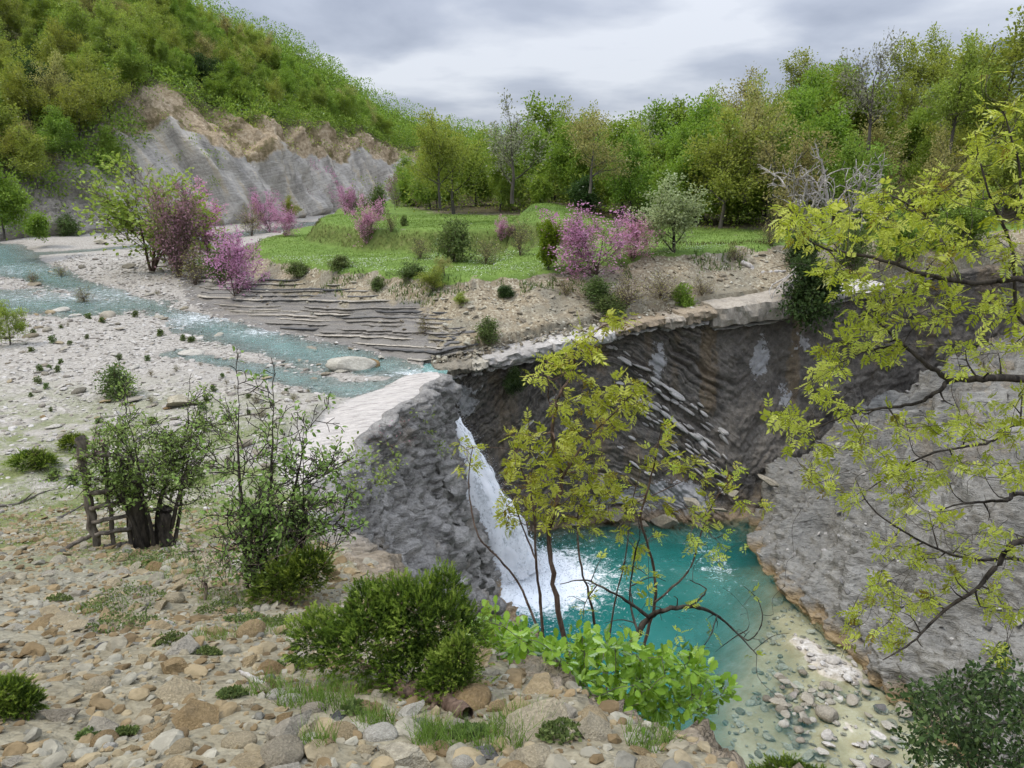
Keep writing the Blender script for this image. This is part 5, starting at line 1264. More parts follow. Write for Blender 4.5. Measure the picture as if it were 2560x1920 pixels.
# shrubs clinging to the tan slip and the foot of the cliff
tuft = []
for _ in range(420):
    i = rf.integers(8, 240); j = rf.integers(33, 60); tuft.append(HG[i, j])
bush_mass('scrub', tuft[:200], 'scrub clinging to the tan slip', L_OLIVE, rf, 22, (.7, .5), .24)
low = [HG[rf.integers(20, 90), rf.integers(3, 60)] for _ in range(150)]
bush_mass('scrub', low, 'scrub dotted over the low grey bank by the river', L_MID, rf, 20, (.55, .4), .2)

# right-hand forest
fx = np.concatenate([rf.uniform(-14, 62, 1500)]); fy = rf.uniform(36, 100, 1500); Tf = terrain(fx, fy)
fd_ = near_poly(fx, fy, FOREST)[0]; got = []
order = np.argsort(fd_)
for k in order:
    if fd_[k] < .3 or Tf['m'][k] < 1: continue
    p = (fx[k], fy[k], Tf['z'][k]); u, w = visible_px(np.array(p))
    if u < 395 or u > 1110: continue
    mind = 2.4 + .11 * fd_[k]
    if any((p[0] - q[0]) ** 2 + (p[1] - q[1]) ** 2 < mind ** 2 for q in got): continue
    got.append(p + (fd_[k], u))
    if len(got) >= 105: break
for k, (x, y, z, fd, u) in enumerate(got):
    r_ = rf.random()
    if fd < 3: kd = ['bush', 'darkbush', 'bright', 'mid', 'olive', 'redbud'][rf.integers(6)] if u < 760 else ['darkbush', 'mid', 'ochre', 'olive'][rf.integers(4)]
    else: kd = 'bright' if r_ < .42 else ('mid' if r_ < .58 else ('olive' if r_ < .88 else ('ochre' if r_ < .93 else 'thin')))
    h = {'bush': 2.6, 'darkbush': 2.4, 'redbud': 3.6}.get(kd, (6.2 + 1.0 * sstep(2, 16, fd)) * (1 - .22 * sstep(720, 900, u))) * rf.uniform(.8, 1.15)
    if kd in ('olive', 'thin', 'ochre'): h *= 1.12
    h *= (.80 + .22 * float(sstep(480, 600, u))) * rf.uniform(.85, 1.12)
    where = 'left end of' if u < 520 else ('left half of' if u < 640 else ('middle of' if u < 760 else ('right half of' if u < 900 else 'right end of')))
    depth = 'front row at the' if fd < 4 else ('second row at the' if fd < 10 else 'back row at the')
    plant(kd, (x, y, z), h, f'{LOOK[kd]} {"shrub" if "bush" in kd else "tree"}, {depth} {where} the right-hand forest', 'trees of the right-hand forest', rf, 'shrub' if 'bush' in kd else 'tree', 1.0, 'shrub' if 'bush' in kd else 'tree')
ub = [(x + rf.normal() * 1.5, y + abs(rf.normal()) * 1.5, z) for x, y, z, fd, u in got for _ in range(3)]
ub = [(a, b, float(c)) for (a, b, _), c in zip(ub, ground_z([q[0] for q in ub], [q[1] for q in ub]))]
bush_mass('undergrowth', ub, 'dark brushwood under the right-hand forest', L_MID, rf, 110, (1.5, 1.6), .17)
# ================================================================ shrubs and trees of the meadow and banks
KINDS['pink'] = [far_tree(2100 + k, L_PINK, per=6, leaf=.024, spread=.024, trunk=.10, kids=(7, 6, 3), multi=3, bark=bark_twig, up=(.05, .10, .08), ratio=(.6, .5, .5), angle=(40, 40, 40)) for k in range(3)]
KINDS['dusk'] = [far_tree(2200 + k, L_DUSK, per=6, leaf=.022, spread=.026, trunk=.10, kids=(7, 6, 3), multi=5, bark=bark_twig, up=(.05, .12, .10), ratio=(.55, .5, .5), angle=(34, 36, 40)) for k in range(2)]
KINDS['yellow'] = [far_tree(2300, L_OLIVE, per=7, leaf=.030, spread=.032, trunk=.22, kids=(8, 6, 3), multi=4, bark=bark_brown, up=(.02, .05, .06), ratio=(.6, .5, .5))]
KINDS['pale'] = [far_tree(2400, leaf_mat('leaves_silver', [(0, rgb(.19, .225, .10)), (.5, rgb(.31, .35, .17)), (1, rgb(.46, .49, .30))]), per=9, leaf=.024, spread=.034, trunk=.12, kids=(9, 6, 3), ratio=(.6, .5, .5), angle=(58, 44, 40), bark=bark_dark)]
KINDS['twig'] = [far_tree(2500 + k, L_OCHRE, per=1, leaf=.028, spread=.02, trunk=.06, kids=(7, 6, 3), multi=5, bark=bark_twig, bare=.6, up=(.04, .04, .04), ratio=(.6, .5, .5)) for k in range(3)]
KINDS['ferny'] = [far_tree(2600, L_FERNY, per=14, leaf=.045, spread=.035, trunk=.03, kids=(9, 5, 2), multi=6, up=(.05, .2, .2), angle=(26, 30, 30), ratio=(.5, .45, .5))]
KINDS['green'] = [far_tree(2700 + k, L_HERB, per=5, leaf=.05, spread=.06, trunk=.04, kids=(7, 5, 3), multi=5, bare=.7, ratio=(.62, .5, .5), angle=(58, 48, 44), bark=bark_twig) for k in range(4)]
rh = np.random.default_rng(808)
def hero(u, v, hpx, wide, kd, label, name='shrub', cat='shrub', group=None, Y=None, lean=(0, 0), sink=.05):
    p = pix_ground(u, v) if Y is None else at(u, v, Y)
    h = hpx * np.linalg.norm(p) / 768
    o = plant(kd, p - np.array((0, 0, sink)), h, label, group, rh, name, wide, cat)
    o.rotation_euler = (lean[0], lean[1], o.rotation_euler[2]); return o
hero(152, 272, 104, 1.25, 'yellow', 'leaning yellow-green tree with many stems at the river bend', 'tree', 'tree', lean=(0, -.35))
hero(180, 278, 90, 1.05, 'dusk', 'dusky pink thicket between the leaning yellow tree and the tall redbud')
hero(212, 268, 82, 1.0, 'pink', 'tall pink redbud bush at the head of the layered bank', 'redbud', 'shrub')
hero(236, 296, 66, 1.3, 'pink', 'brightest pink redbud overhanging the layered bank', 'redbud', 'shrub', lean=(0, .35))
hero(270, 232, 42, 1.0, 'pink', 'pale pink redbud standing behind the terrace edge', 'redbud', 'shrub')
hero(252, 236, 34, 1.0, 'twig', 'bare brown shrub beside the pale pink redbud')
hero(326, 212, 50, 1.1, 'pink', 'pink redbud tree with a dark trunk in front of the grey cliff', 'redbud', 'tree')
hero(292, 222, 26, 1.2, 'olive', 'olive bush left of the redbud tree with the dark trunk')
hero(366, 246, 50, .95, 'pink', 'vase-shaped pinkish shrub on the terrace slope', 'redbud', 'shrub')
hero(391, 232, 24, .9, 'twig', 'small bare shrub right of the vase-shaped pinkish one')
hero(404, 226, 12, 1.0, 'green', 'tiny green bush on the upper meadow')
hero(378, 214, 30, .9, 'green', 'grey-green bush at the far edge of the upper meadow')
hero(395, 210, 34, .5, 'thin', 'thin dead sapling at the far edge of the upper meadow', 'tree', 'tree')
hero(352, 212, 22, 1.1, 'green', 'low bush just right of the redbud tree with the dark trunk')
hero(454, 262, 46, 1.0, 'green', 'rounded grey-green bush on the terrace edge with white bloom')
hero(420, 258, 22, 1.5, 'twig', 'brown bramble on the terrace slope left of the rounded bush')
hero(486, 264, 26, 1.7, 'twig', 'brown bramble on the terrace edge right of the rounded bush')
hero(520, 256, 40, .9, 'twig', 'reddish bare sapling between the brambles and the bright green bush')
hero(510, 238, 16, 1.0, 'dusk', 'tiny pinkish shrub behind the bramble')
hero(548, 270, 50, .75, 'ferny', 'bright green feathery bush on the lower meadow')
hero(596, 276, 74, 1.35, 'pink', 'big spreading pink redbud on the meadow rim', 'redbud', 'tree')
hero(632, 262, 48, 1.2, 'pink', 'lower pink bough beside the big spreading redbud', 'redbud', 'shrub')
hero(580, 258, 50, .9, 'twig', 'bare twiggy shrub left of the big spreading redbud')
hero(674, 252, 76, 1.25, 'pale', 'silvery green tree with a dark trunk on the meadow rim', 'tree', 'tree')
hero(628, 306, 36, 1.7, 'twig', 'tangle of dead brush hanging below the big redbud')
hero(596, 300, 26, 1.6, 'green', 'green creeper below the big redbud')
hero(735, 262, 22, 1.3, 'twig', 'bare shrub on the meadow rim right of the silvery tree')
hero(770, 246, 26, 1.2, 'twig', 'bare shrub at the right end of the meadow')
hero(682, 322, 40, .8, 'bush', 'bright green shrub growing from the sandstone ledge')
hero(506, 298, 15, 1.6, 'darkbush', 'small dark bush on the tan talus')
hero(487, 342, 28, 1.3, 'green', 'grey-green shrub on the talus above the pale slab')
hero(432, 294, 30, 1.3, 'olive', 'olive bush in the gully at the end of the layered bank')
hero(425, 334, 22, 1.0, 'twig', 'dry brown shrub at the foot of the gully')
hero(378, 290, 16, 1.4, 'green', 'small green bush on the tan bank')
hero(445, 276, 22, 1.0, 'ochre', 'reddish sapling on the lower meadow edge', 'shrub', 'shrub')
hero(808, 322, 66, 1.0, 'darkbush', 'dark ivy-like bush hanging at the end of the ledge', Y=31.6)
hero(800, 268, 34, 1.2, 'darkbush', 'dark evergreen bush on the rim above the ivy')
hero(850, 268, 40, 1.2, 'green', 'green bush on the rim behind the near branches')
hero(900, 262, 46, 1.3, 'mid', 'bushy green tree on the rim behind the near branches', 'tree', 'tree')
hero(960, 258, 60, 1.2, 'mid', 'large green tree on the right rim behind the near branches', 'tree', 'tree')
hero(4, 236, 74, .8, 'bright', 'dense dark green tree at the left edge above the river', 'tree', 'tree', Y=58)
hero(40, 238, 24, 1.2, 'bush', 'light green bush right of the dense tree at the left edge', Y=66)
hero(70, 236, 20, 1.4, 'green', 'low bush on the far river bank')
hero(562, 372, 26, .9, 'bush', 'green shrub growing out of the folded wall', Y=28.9)
hero(515, 392, 30, .7, 'darkbush', 'dark shrub on the shaded part of the folded wall', Y=28.0)
hero(660, 300, 30, 1.8, 'twig', 'dead brush on the earthy bank below the silvery tree')
hero(702, 296, 22, 1.8, 'twig', 'dry scrub on the red earth right of the silvery tree')
hero(612, 318, 26, 1.8, 'green', 'creeper on the talus under the dead brush')
hero(566, 296, 18, 1.8, 'twig', 'brown scrub at the torn turf edge')
hero(460, 306, 16, 1.6, 'olive', 'olive scrub on the talus left of the grey-green shrub')
hero(340, 268, 14, 2.2, 'green', 'low scrub at the turf edge above the layered bank')
hero(300, 276, 16, 2.2, 'green', 'second low scrub at the turf edge above the layered bank')
hero(410, 278, 18, 1.8, 'green', 'low green bush at the turf edge left of the olive bush')
hero(196, 286, 40, 1.4, 'twig', 'bare brush at the foot of the tall redbud')
hero(222, 280, 34, 1.3, 'green', 'dark green bush under the tall redbud')
hero(165, 262, 60, 1.0, 'olive', 'yellowish bush behind the dusky pink thicket')
hero(310, 214, 26, 1.3, 'dusk', 'low dusky redbud beside the redbud tree with the dark trunk', 'redbud', 'shrub')
hero(365, 210, 22, 1.3, 'twig', 'bare brush at the far edge of the upper meadow')
hero(410, 206, 36, 1.0, 'bush', 'bright green bush at the left foot of the forest')
hero(500, 240, 26, .9, 'pink', 'small pale pink redbud behind the brambles on the terrace edge', 'redbud', 'shrub')
hero(345, 214, 30, 1.0, 'pink', 'pink redbud shrub beside the low bush at the far meadow edge', 'redbud', 'shrub')
hero(418, 208, 26, 1.0, 'dusk', 'dusky redbud at the left foot of the forest', 'redbud', 'shrub')
hero(285, 236, 30, 1.2, 'pink', 'pink redbud shrub just right of the pale pink one on the terrace edge', 'redbud', 'shrub')
# slim trees standing above the canopy on the skyline
for u, v, hp, kd, lab in [(512, 200, 100, 'thin', 'tall dark-stemmed tree standing clear at the left end of the forest'), (868, 150, 100, 'thin', 'tall round-crowned tree above the forest skyline'), (950, 150, 95, 'olive', 'tall thin tree on the skyline towards the right edge'),
                          (1000, 160, 118, 'olive', 'tallest thin tree at the right edge of the skyline'), (590, 190, 80, 'ochre', 'golden tree in the forest left of the silvery tree'), (745, 200, 110, 'ochre', 'wide brownish tree in the middle of the forest'), (440, 205, 90, 'olive', 'yellow-green tree at the left corner of the forest')]:
    hero(u, v, hp, 1.0, kd, lab, 'tree', 'tree', Y=46 if u < 700 else 44)
# dead bleached tree
p = Plant(91); o = dict(levels=3, steps=[6, 6, 4, 3], wob=[.16, .24, .28, .3], up=[.05, .06, .05, .02], kids=[6, 4, 3], start=[.3, .2, .2], angle=[48, 46, 42], ratio=[.75, .6, .5], sides=[6, 5, 4, 3], seats=0, rmin=.012, rr=.68, taper=.6)
for dx in (-.5, .15, .6): p.grow((dx * .4, 0, 0), (dx, .1, 1), 1.5, .11, 0, o)
q = pix_ground(828, 236)
t = thing('dead_tree', 'bleached dead tree with bare twisted branches at the right end of the meadow', 'tree', q - np.array((0, 0, .1)), scale=1.7)
V, F = p.wood(); link('branches', mesh_np('branches', V, F, bark_bone, True), t)
# roots hanging over the ledge and a bent bleached branch
def stick(name, label, pts, rad, mat, cat='branch', sides=7, group=None, n=24, kids=0, seed=1):
    P_ = catmull(pts, n); r_ = np.interp(np.linspace(0, 1, n), np.linspace(0, 1, len(rad)), rad); pl = Plant(seed)
    P_[1:-1] += pl.r.normal(size=(n - 2, 3)) * r_[1:-1, None] * .25
    pl.line(P_, r_ * (1 + .12 * pl.r.normal(size=n)), sides)
    for k in range(kids):
        i = pl.r.integers(n // 4, n - 2); d = unit(P_[i + 1] - P_[i] + pl.r.normal(size=3) * np.linalg.norm(P_[i + 1] - P_[i]) * 1.2); L = np.linalg.norm(P_[-1] - P_[0]) * pl.r.uniform(.12, .3)
        pl.line(np.array([P_[i], P_[i] + d * L * .5, P_[i] + d * L + pl.r.normal(size=3) * L * .15]), [r_[i] * .6, r_[i] * .4, r_[i] * .2], 5)
    V, F = pl.wood()
    return tag(link(name, mesh_np(name, V, F, mat, True)), label, cat, group)
stick('driftwood', 'bleached bent branch lying on the bank under the rim', [at(742, 262, 34.6), at(752, 268, 34.4), at(756, 276, 34.2), at(764, 273, 34.2), at(775, 272, 34.2), at(786, 271, 34.2)], [.10, .12, .12, .10, .08, .05], bark_bone, seed=5)
t = thing('hanging_roots', 'fan of bleached roots hanging over the sandstone ledge', 'roots', at(805, 275, 33))
pl = Plant(7)
for k in range(16):
    a = at(806 + pl.r.normal() * 4, 270 + pl.r.normal() * 4, 32.7); b = at(790 + pl.r.normal() * 8, 292 + pl.r.normal() * 8, 32.0); c = at(782 + pl.r.normal() * 12, 312 + pl.r.normal() * 10, 31.5)
    pl.line(catmull([a, b, c], 8) - at(805, 275, 33), np.linspace(.045, .01, 8), 4)
V, F = pl.wood(); link('roots', mesh_np('roots', V, F, bark_bone, True), t)
# plants on the shingle
KINDS['weed'] = [far_tree(2800 + k, L_HERB, per=2, leaf=.15, spread=.05, trunk=.02, kids=(3, 2, 1), multi=5, bark=bark_twig, up=(.03, .0, .0), bare=.7) for k in range(5)]
wy_ = 16 + 30 * rh.random(500) ** 1.2; wx_ = rh.uniform(-.66 * wy_, -3.5); Tw_ = terrain(wx_, wy_)
ok = ~Tw_['inside'] & (Tw_['m'] < -.5) & (Tw_['slab'] < .1) & (Tw_['depth'] < -.04); k = 0
for x, y, z in zip(wx_[ok][:60], wy_[ok][:60], Tw_['z'][ok][:60]):
    where = 'near the side channel' if x > -.3 * y else ('in the middle of the shingle' if x > -.5 * y else 'on the left of the shingle')
    plant('weed' if rh.random() < .8 else 'twig', (x, y, z), rh.uniform(.12, .30) * (.7 + y / 80), ('green' if k % 2 else 'straggly green') + ' weed tuft growing ' + where + (', far off' if y > 32 else ', close by' if y < 22 else ''), 'weeds on the shingle', rh, 'weed', 1.3, 'weed'); k += 1
for u, v, hp, lab in [(34, 285, 14, 'dry grass tuft standing in the braided shallows, leftmost'), (62, 278, 15, 'tawny grass tuft in the shallows, behind the other two'), (85, 304, 18, 'greenish grass tuft in the shallows, nearest of three'), (255, 404, 14, 'rush tuft at the side channel'), (262, 418, 16, 'second rush tuft at the side channel'), (120, 398, 34, 'leafy bush by the muddy puddle on the left'), (10, 345, 40, 'yellow-green shrub at the left edge of the shingle'), (40, 470, 24, 'dark shrub on the grassy flat')]:
    hero(u, v, hp, 1.2, 'twig' if 'grass' in lab or 'rush' in lab else ('olive' if 'yellow' in lab else 'green'), lab, 'tuft' if 'tuft' in lab else 'shrub', 'grass tuft' if 'tuft' in lab else 'shrub')
# blades and daisies on the meadow (beyond counting)
def blades(name, x, y, z, h, label, mat, cat='grass', w=.012):
    n = len(x); a = rh.uniform(0, 6.28, n); le = rh.normal(size=(n, 2)) * .35
    b = np.stack([np.cos(a), np.sin(a), np.zeros(n)], 1) * w; base = np.stack([x, y, z], 1); hh = h * rh.uniform(.5, 1.3, n)
    tip = base + np.stack([le[:, 0] * hh, le[:, 1] * hh, hh], 1)
    V = np.stack([base - b * (h / .1), base + b * (h / .1), tip], 1).reshape(-1, 3)
    return tag(link(name, mesh_np(name, V, np.arange(3 * n).reshape(-1, 3), mat, False, dict(tint=np.repeat(rh.random(n), 3)))), label, cat, kind='stuff')
L_GRASS = leaf_mat('grass_blades', [(0, rgb(.085, .14, .03)), (.5, rgb(.145, .235, .045)), (1, rgb(.225, .315, .09))], .35, 0)
L_ROUGH = leaf_mat('rough_grass', [(0, rgb(.05, .065, .02)), (.5, rgb(.10, .12, .035)), (1, rgb(.17, .16, .07))], .3, 0)
gx_ = rh.uniform(-20, 24, 90000); gy_ = rh.uniform(31, 54, 90000); Tm = terrain(gx_, gy_); slope_ = Tm['step'] * (1 - Tm['step']) * 4; ok = (Tm['grass'] > .5) & (perlin(gx_ * .8, gy_ * .8, 3) > -.45) & (slope_ < .35)
blades('meadow_grass', gx_[ok], gy_[ok], Tm['z'][ok], .09, 'short grass of the meadow', L_GRASS)
ok = (Tm['m'] > 1) & (Tm['grass'] > .5) & (slope_ > .3)
blades('terrace_grass', gx_[ok], gy_[ok], Tm['z'][ok], .16, 'rough dark grass on the step between the two terraces', L_ROUGH)
ok = (Tm['m'] > 1) & (Tm['prof'] > .55) & (Tm['prof'] < .97) & (fbm(gx_ * .5, gy_ * .5, 9, 3) > .1)
blades('bank_grass', gx_[ok], gy_[ok], Tm['z'][ok], .22, 'longer grass hanging over the meadow edge', L_HERB)
M = Mat('petals'); daisy = M.done(M.bsdf(rgb(.75, .75, .72), .7))
gx_ = rh.uniform(-13, 10, 4200); gy_ = rh.uniform(33, 42, 4200); Tm = terrain(gx_, gy_); ok = (Tm['grass'] > .7) & (Tm['step'] < .6) & (perlin(gx_ * .5, gy_ * .5, 5) > -.05)
P_ = np.stack([gx_[ok], gy_[ok], Tm['z'][ok] + .05], 1); n = len(P_); q4 = np.array([(-1, -1, 0), (1, -1, 0), (1, 1, 0), (-1, 1, 0)]) * .022
tag(link('daisies', mesh_np('daisies', (P_[:, None] + q4[None]).reshape(-1, 3), np.arange(4 * n).reshape(-1, 4), daisy, False)), 'white daisies dotted over the lower meadow', 'flowers', kind='stuff')
# ================================================================ near plants
rn_ = np.random.default_rng(99)
class Near:
    """a plant built from limbs traced in space, with twigs reaching out to clusters of leaves"""
    def __init__(s, seed): s.p = Plant(seed); s.nodes = []; s.nr = []; s.tips = []
    def limb(s, pts, r0, r1, n=None, sides=7, knot=.35):
        n = n or max(8, len(pts) * 5); P_ = catmull(np.array(pts), n); r = np.linspace(r0, r1, n)
        P_[1:] += s.p.r.normal(size=(n - 1, 3)) * r[1:, None] * knot
        s.p.line(P_, r * (1 + .08 * s.p.r.normal(size=n)), sides); s.nodes += list(P_); s.nr += list(r)
    def reach(s, target, r_tip=.003, sag=.10, maxr=.012):
        N = np.array(s.nodes); t = np.asarray(target, float)
        d = np.linalg.norm(N - t, axis=1) + .25 * np.maximum(N[:, 2] - t[2], 0); k = int(np.argmin(d)); a = N[k]; L = np.linalg.norm(t - a)
        m = a + (t - a) * .5 + s.p.r.normal(size=3) * L * .12 + np.array((0, 0, -sag * L)); n = max(4, min(10, int(L / .06) + 3))
        P_ = catmull([a, m, t], n); r = np.linspace(min(s.nr[k] * .7, maxr), r_tip, n); s.p.line(P_, r, 5)
        s.nodes += list(P_[1:]); s.nr += list(r[1:]); return unit(P_[-1] - P_[-2])
    def wood(s, name, mat, parent):
        V, F = s.p.wood(); return link(name, mesh_np(name, V, F, mat, True), parent)
def wall_pt(x, y):
    """a rooting point just inside the near wall, close to (x, y)"""
    k = int(np.argmin((NG[..., 0] - x) ** 2 + (NG[..., 1] - y) ** 2)); q = NG.reshape(-1, 3)[k]; return np.array((q[0], q[1], q[2] - .12))
PINN = [tmpl_pinnate(3, .30), tmpl_pinnate(4, .42), tmpl_pinnate(3, .16)]
def rosettes(centres, dirs, per, size, rg, wind=(.35, 0, -.25)):
    """compound leaves springing from twig ends"""
    C = np.repeat(np.array(centres), per, 0); D = np.repeat(np.array(dirs), per, 0); n = len(C)
    ax = D * .5 + rg.normal(size=(n, 3)) * .75 + np.array(wind); return C + rg.normal(size=(n, 3)) * .012, ax, size * rg.uniform(.6, 1.25, n)
def pinnate_mesh(name, C, ax, sz, mat, rg, parent):
    k = rg.integers(0, 3, len(C)); tint = rg.random(len(C)); Vs = None
    for q in range(3):
        m = k == q; me = leaves(name, C[m], ax[m], sz[m], PINN[q], mat, rg, tint[m], .5); link(name, me, parent)

# ---- yellow-green ash saplings in front of the pool
t = thing('ash_sapling', 'slender yellow-green ash sapling rising in front of the pool', 'tree', at(565, 700, 5.6))
o = at(565, 700, 5.6)
nr = Near(61)
A = lambda pts, Y: [at(u, v, Y + rn_.normal() * .08) for u, v in pts]
nr.limb(A([(568, 700), (566, 655), (555, 585), (549, 540), (556, 505), (562, 478), (553, 440), (554, 420), (560, 395), (571, 375), (580, 348), (600, 328), (622, 318)], 5.8), .026, .005, 60)
b_ = at(568, 700, 5.8); nr.limb([wall_pt(b_[0] - .1, b_[1]), b_ * .5 + .5 * wall_pt(b_[0], b_[1]), b_], .034, .026)
for e_ in ((556, 700, 5.9), (550, 700, 5.5), (590, 700, 6.0)): nr.limb([wall_pt(b_[0] - .1, b_[1]), at(*e_)], .022, .014)
nr.limb(A([(562, 478), (578, 452), (590, 436), (612, 415), (634, 392)], 5.7), .012, .004)
nr.limb(A([(556, 700), (545, 655), (540, 600), (536, 560), (533, 505), (520, 465), (514, 440)], 5.9), .018, .004)
nr.limb(A([(550, 700), (545, 655), (522, 590), (496, 556), (478, 535), (470, 500), (469, 472), (473, 446)], 5.5), .012, .003)
nr.limb(A([(590, 700), (598, 650), (590, 600), (580, 560), (578, 520), (588, 480), (602, 458)], 6.0), .014, .004)
nr.limb(A([(554, 420), (549, 400), (548, 380), (548, 360)], 5.8), .007, .003)
nr.limb(A([(536, 560), (520, 520), (512, 495), (502, 488)], 5.8), .008, .003)
CL = [(622, 318), (606, 325), (592, 340), (576, 345), (565, 358), (560, 370), (592, 352), (577, 376), (586, 386), (560, 396), (549, 402), (530, 380), (545, 372), (571, 412), (586, 405), (598, 400), (620, 391), (632, 385), (640, 394), (626, 405), (612, 414), (600, 426), (581, 430), (562, 426), (546, 431), (526, 431), (515, 437), (530, 446), (545, 446), (562, 446), (576, 446), (591, 441), (606, 436), (515, 460), (531, 470), (546, 466), (560, 466), (576, 471), (591, 463), (600, 476), (506, 490), (516, 500), (526, 496), (541, 491), (553, 500), (570, 491), (586, 481), (596, 491), (612, 481), (600, 506), (586, 511), (566, 521), (500, 516), (512, 521), (546, 521), (468, 451), (474, 471), (508, 474), (622, 500), (556, 482), (536, 482), (610, 325), (585, 338), (616, 398), (522, 442), (552, 456), (570, 458), (604, 396), (636, 400), (540, 508), (576, 498), (590, 522), (530, 520)]
C, D = [], []
for u, v in CL:
    for q in range(3):
        c = at(u + rn_.normal() * 5, v + rn_.normal() * 5, 5.8 + rn_.normal() * .22); D.append(nr.reach(c)); C.append(c)
P_, ax, sz = rosettes(C, D, 4, .098, rn_)
nr.wood('trunk', bark_brown, t); t.location = (0, 0, 0)
pinnate_mesh('foliage', P_, ax, sz, L_ASH, rn_, t)

t = thing('ash_sapling', 'second ash sapling, thinner and leaning right of the first', 'tree')
nr = Near(62)
nr.limb(A([(628, 720), (640, 660), (655, 602), (652, 560), (641, 520), (650, 482), (657, 450), (662, 428)], 6.2), .018, .004)
b_ = at(628, 720, 6.2)
for e_ in ((628, 720, 6.2), (604, 720, 6.3)): nr.limb([wall_pt(b_[0] - .1, b_[1]), at(*e_)], .024, .016)
nr.limb(A([(655, 602), (688, 572), (700, 536), (714, 502), (732, 478)], 6.2), .011, .003)
nr.limb(A([(604, 720), (612, 620), (625, 560), (632, 505), (640, 472)], 6.3), .010, .003)
nr.limb(A([(632, 505), (660, 492), (690, 478)], 6.3), .006, .003)
CL2 = [(655, 450), (666, 456), (676, 470), (650, 466), (690, 476), (640, 496), (651, 501), (671, 506), (690, 506), (700, 521), (721, 491), (735, 480), (746, 500), (761, 505), (620, 531), (641, 546), (656, 536), (631, 560), (721, 540), (700, 476), (684, 466), (660, 432), (664, 444), (612, 506), (624, 478), (742, 470), (706, 500), (690, 545)]
C, D = [], []
for u, v in CL2:
    for q in range(2):
        c = at(u + rn_.normal() * 4, v + rn_.normal() * 4, 6.2 + rn_.normal() * .2); D.append(nr.reach(c)); C.append(c)
P_, ax, sz = rosettes(C, D, 4, .095, rn_)
nr.wood('trunk', bark_brown, t); pinnate_mesh('foliage', P_, ax, sz, L_ASH, rn_, t)

# ---- gnarled bare tree
t = thing('gnarled_tree', 'gnarled dark tree with mostly bare branches over the pool', 'tree')
nr = Near(63)
nr.limb(A([(610, 720), (627, 655), (638, 635), (649, 617), (664, 611), (693, 606), (717, 616), (737, 633), (757, 655)], 5.2), .032, .004, 44, 7, .25)
b_ = at(610, 720, 5.2); nr.limb([wall_pt(b_[0], b_[1]), b_], .05, .034)
nr.limb(A([(649, 617), (625, 600), (604, 588), (584, 580), (560, 584)], 5.2), .014, .003)
nr.limb(A([(693, 606), (706, 590), (690, 580)], 5.2), .009, .003)
nr.limb(A([(737, 633), (750, 640), (762, 622), (758, 600), (744, 586)], 5.1), .006, .002)
nr.limb(A([(638, 635), (630, 600), (634, 560), (640, 530), (632, 500)], 5.3), .010, .003)
nr.limb(A([(717, 616), (708, 640), (690, 660)], 5.1), .006, .002)
for k in range(70):
    b = nr.nodes[nr.p.r.integers(10, len(nr.nodes))]; nr.reach(b + nr.p.r.normal(size=3) * np.array((.22, .15, .2)), .0018, -.1, .006)
nr.wood('trunk', bark_dark, t)
C = [nr.nodes[i] for i in nr.p.r.integers(40, len(nr.nodes), 26)]; P_, ax, sz = rosettes(C, [np.array((0, 0, 1.))] * 26, 3, .08, rn_); pinnate_mesh('foliage', P_, ax, sz, L_ASH, rn_, t)

# ---- the big tree whose boughs come in from the right
t = thing('ash_tree', 'large yellow-green ash whose dark boughs reach in from the right edge', 'tree')
nr = Near(64); Y0 = 4.9
nr.limb([np.array((4.9, 4.2, -8.5)), np.array((4.6, 4.6, -5)), np.array((4.35, 4.8, -2.4)), np.array((4.3, 4.9, -.8)), np.array((4.35, 5.0, 1.0)), np.array((4.2, 5.0, 2.0))], .16, .05, 40, 9, .15)
def bough(pts, r0, r1, Y=Y0): nr.limb([np.array((4.3, 4.9, at(1090, pts[0][1] + 25, Y)[2]))] + A(pts, Y), r0, r1, None, 7, .22)
bough([(1024, 379), (982, 379), (951, 379), (927, 364), (903, 345), (887, 330), (858, 303)], .030, .005)
nr.limb(A([(951, 379), (935, 393), (914, 404), (882, 408), (850, 414), (823, 425), (805, 432)], Y0), .016, .003)
bough([(1024, 281), (996, 282), (961, 282), (924, 274), (892, 263), (850, 253), (821, 247), (797, 232)], .024, .004)
bough([(1024, 494), (1008, 500), (982, 502), (956, 505), (935, 512)], .018, .004, 5.1)
bough([(1024, 425), (993, 441), (969, 446), (930, 454), (892, 474), (868, 490)], .014, .004, 5.2)
bough([(1024, 541), (998, 565), (975, 590), (941, 613), (915, 640), (883, 660)], .024, .004, 4.7)
bough([(1024, 560), (980, 560), (945, 552), (903, 531), (871, 507), (855, 478)], .016, .003, 5.0)
bough([(1030, 330), (1012, 250), (988, 190), (976, 145)], .016, .004, 5.0)
bough([(1040, 230), (1018, 160), (1004, 112)], .014, .004, 5.0)
nr.limb(A([(961, 282), (940, 240), (925, 215), (900, 200), (880, 190)], Y0), .012, .003)
nr.limb(A([(903, 345), (870, 350), (842, 362)], Y0), .009, .003)
nr.limb(A([(924, 274), (893, 300), (868, 314), (845, 318)], 5.0), .009, .003)
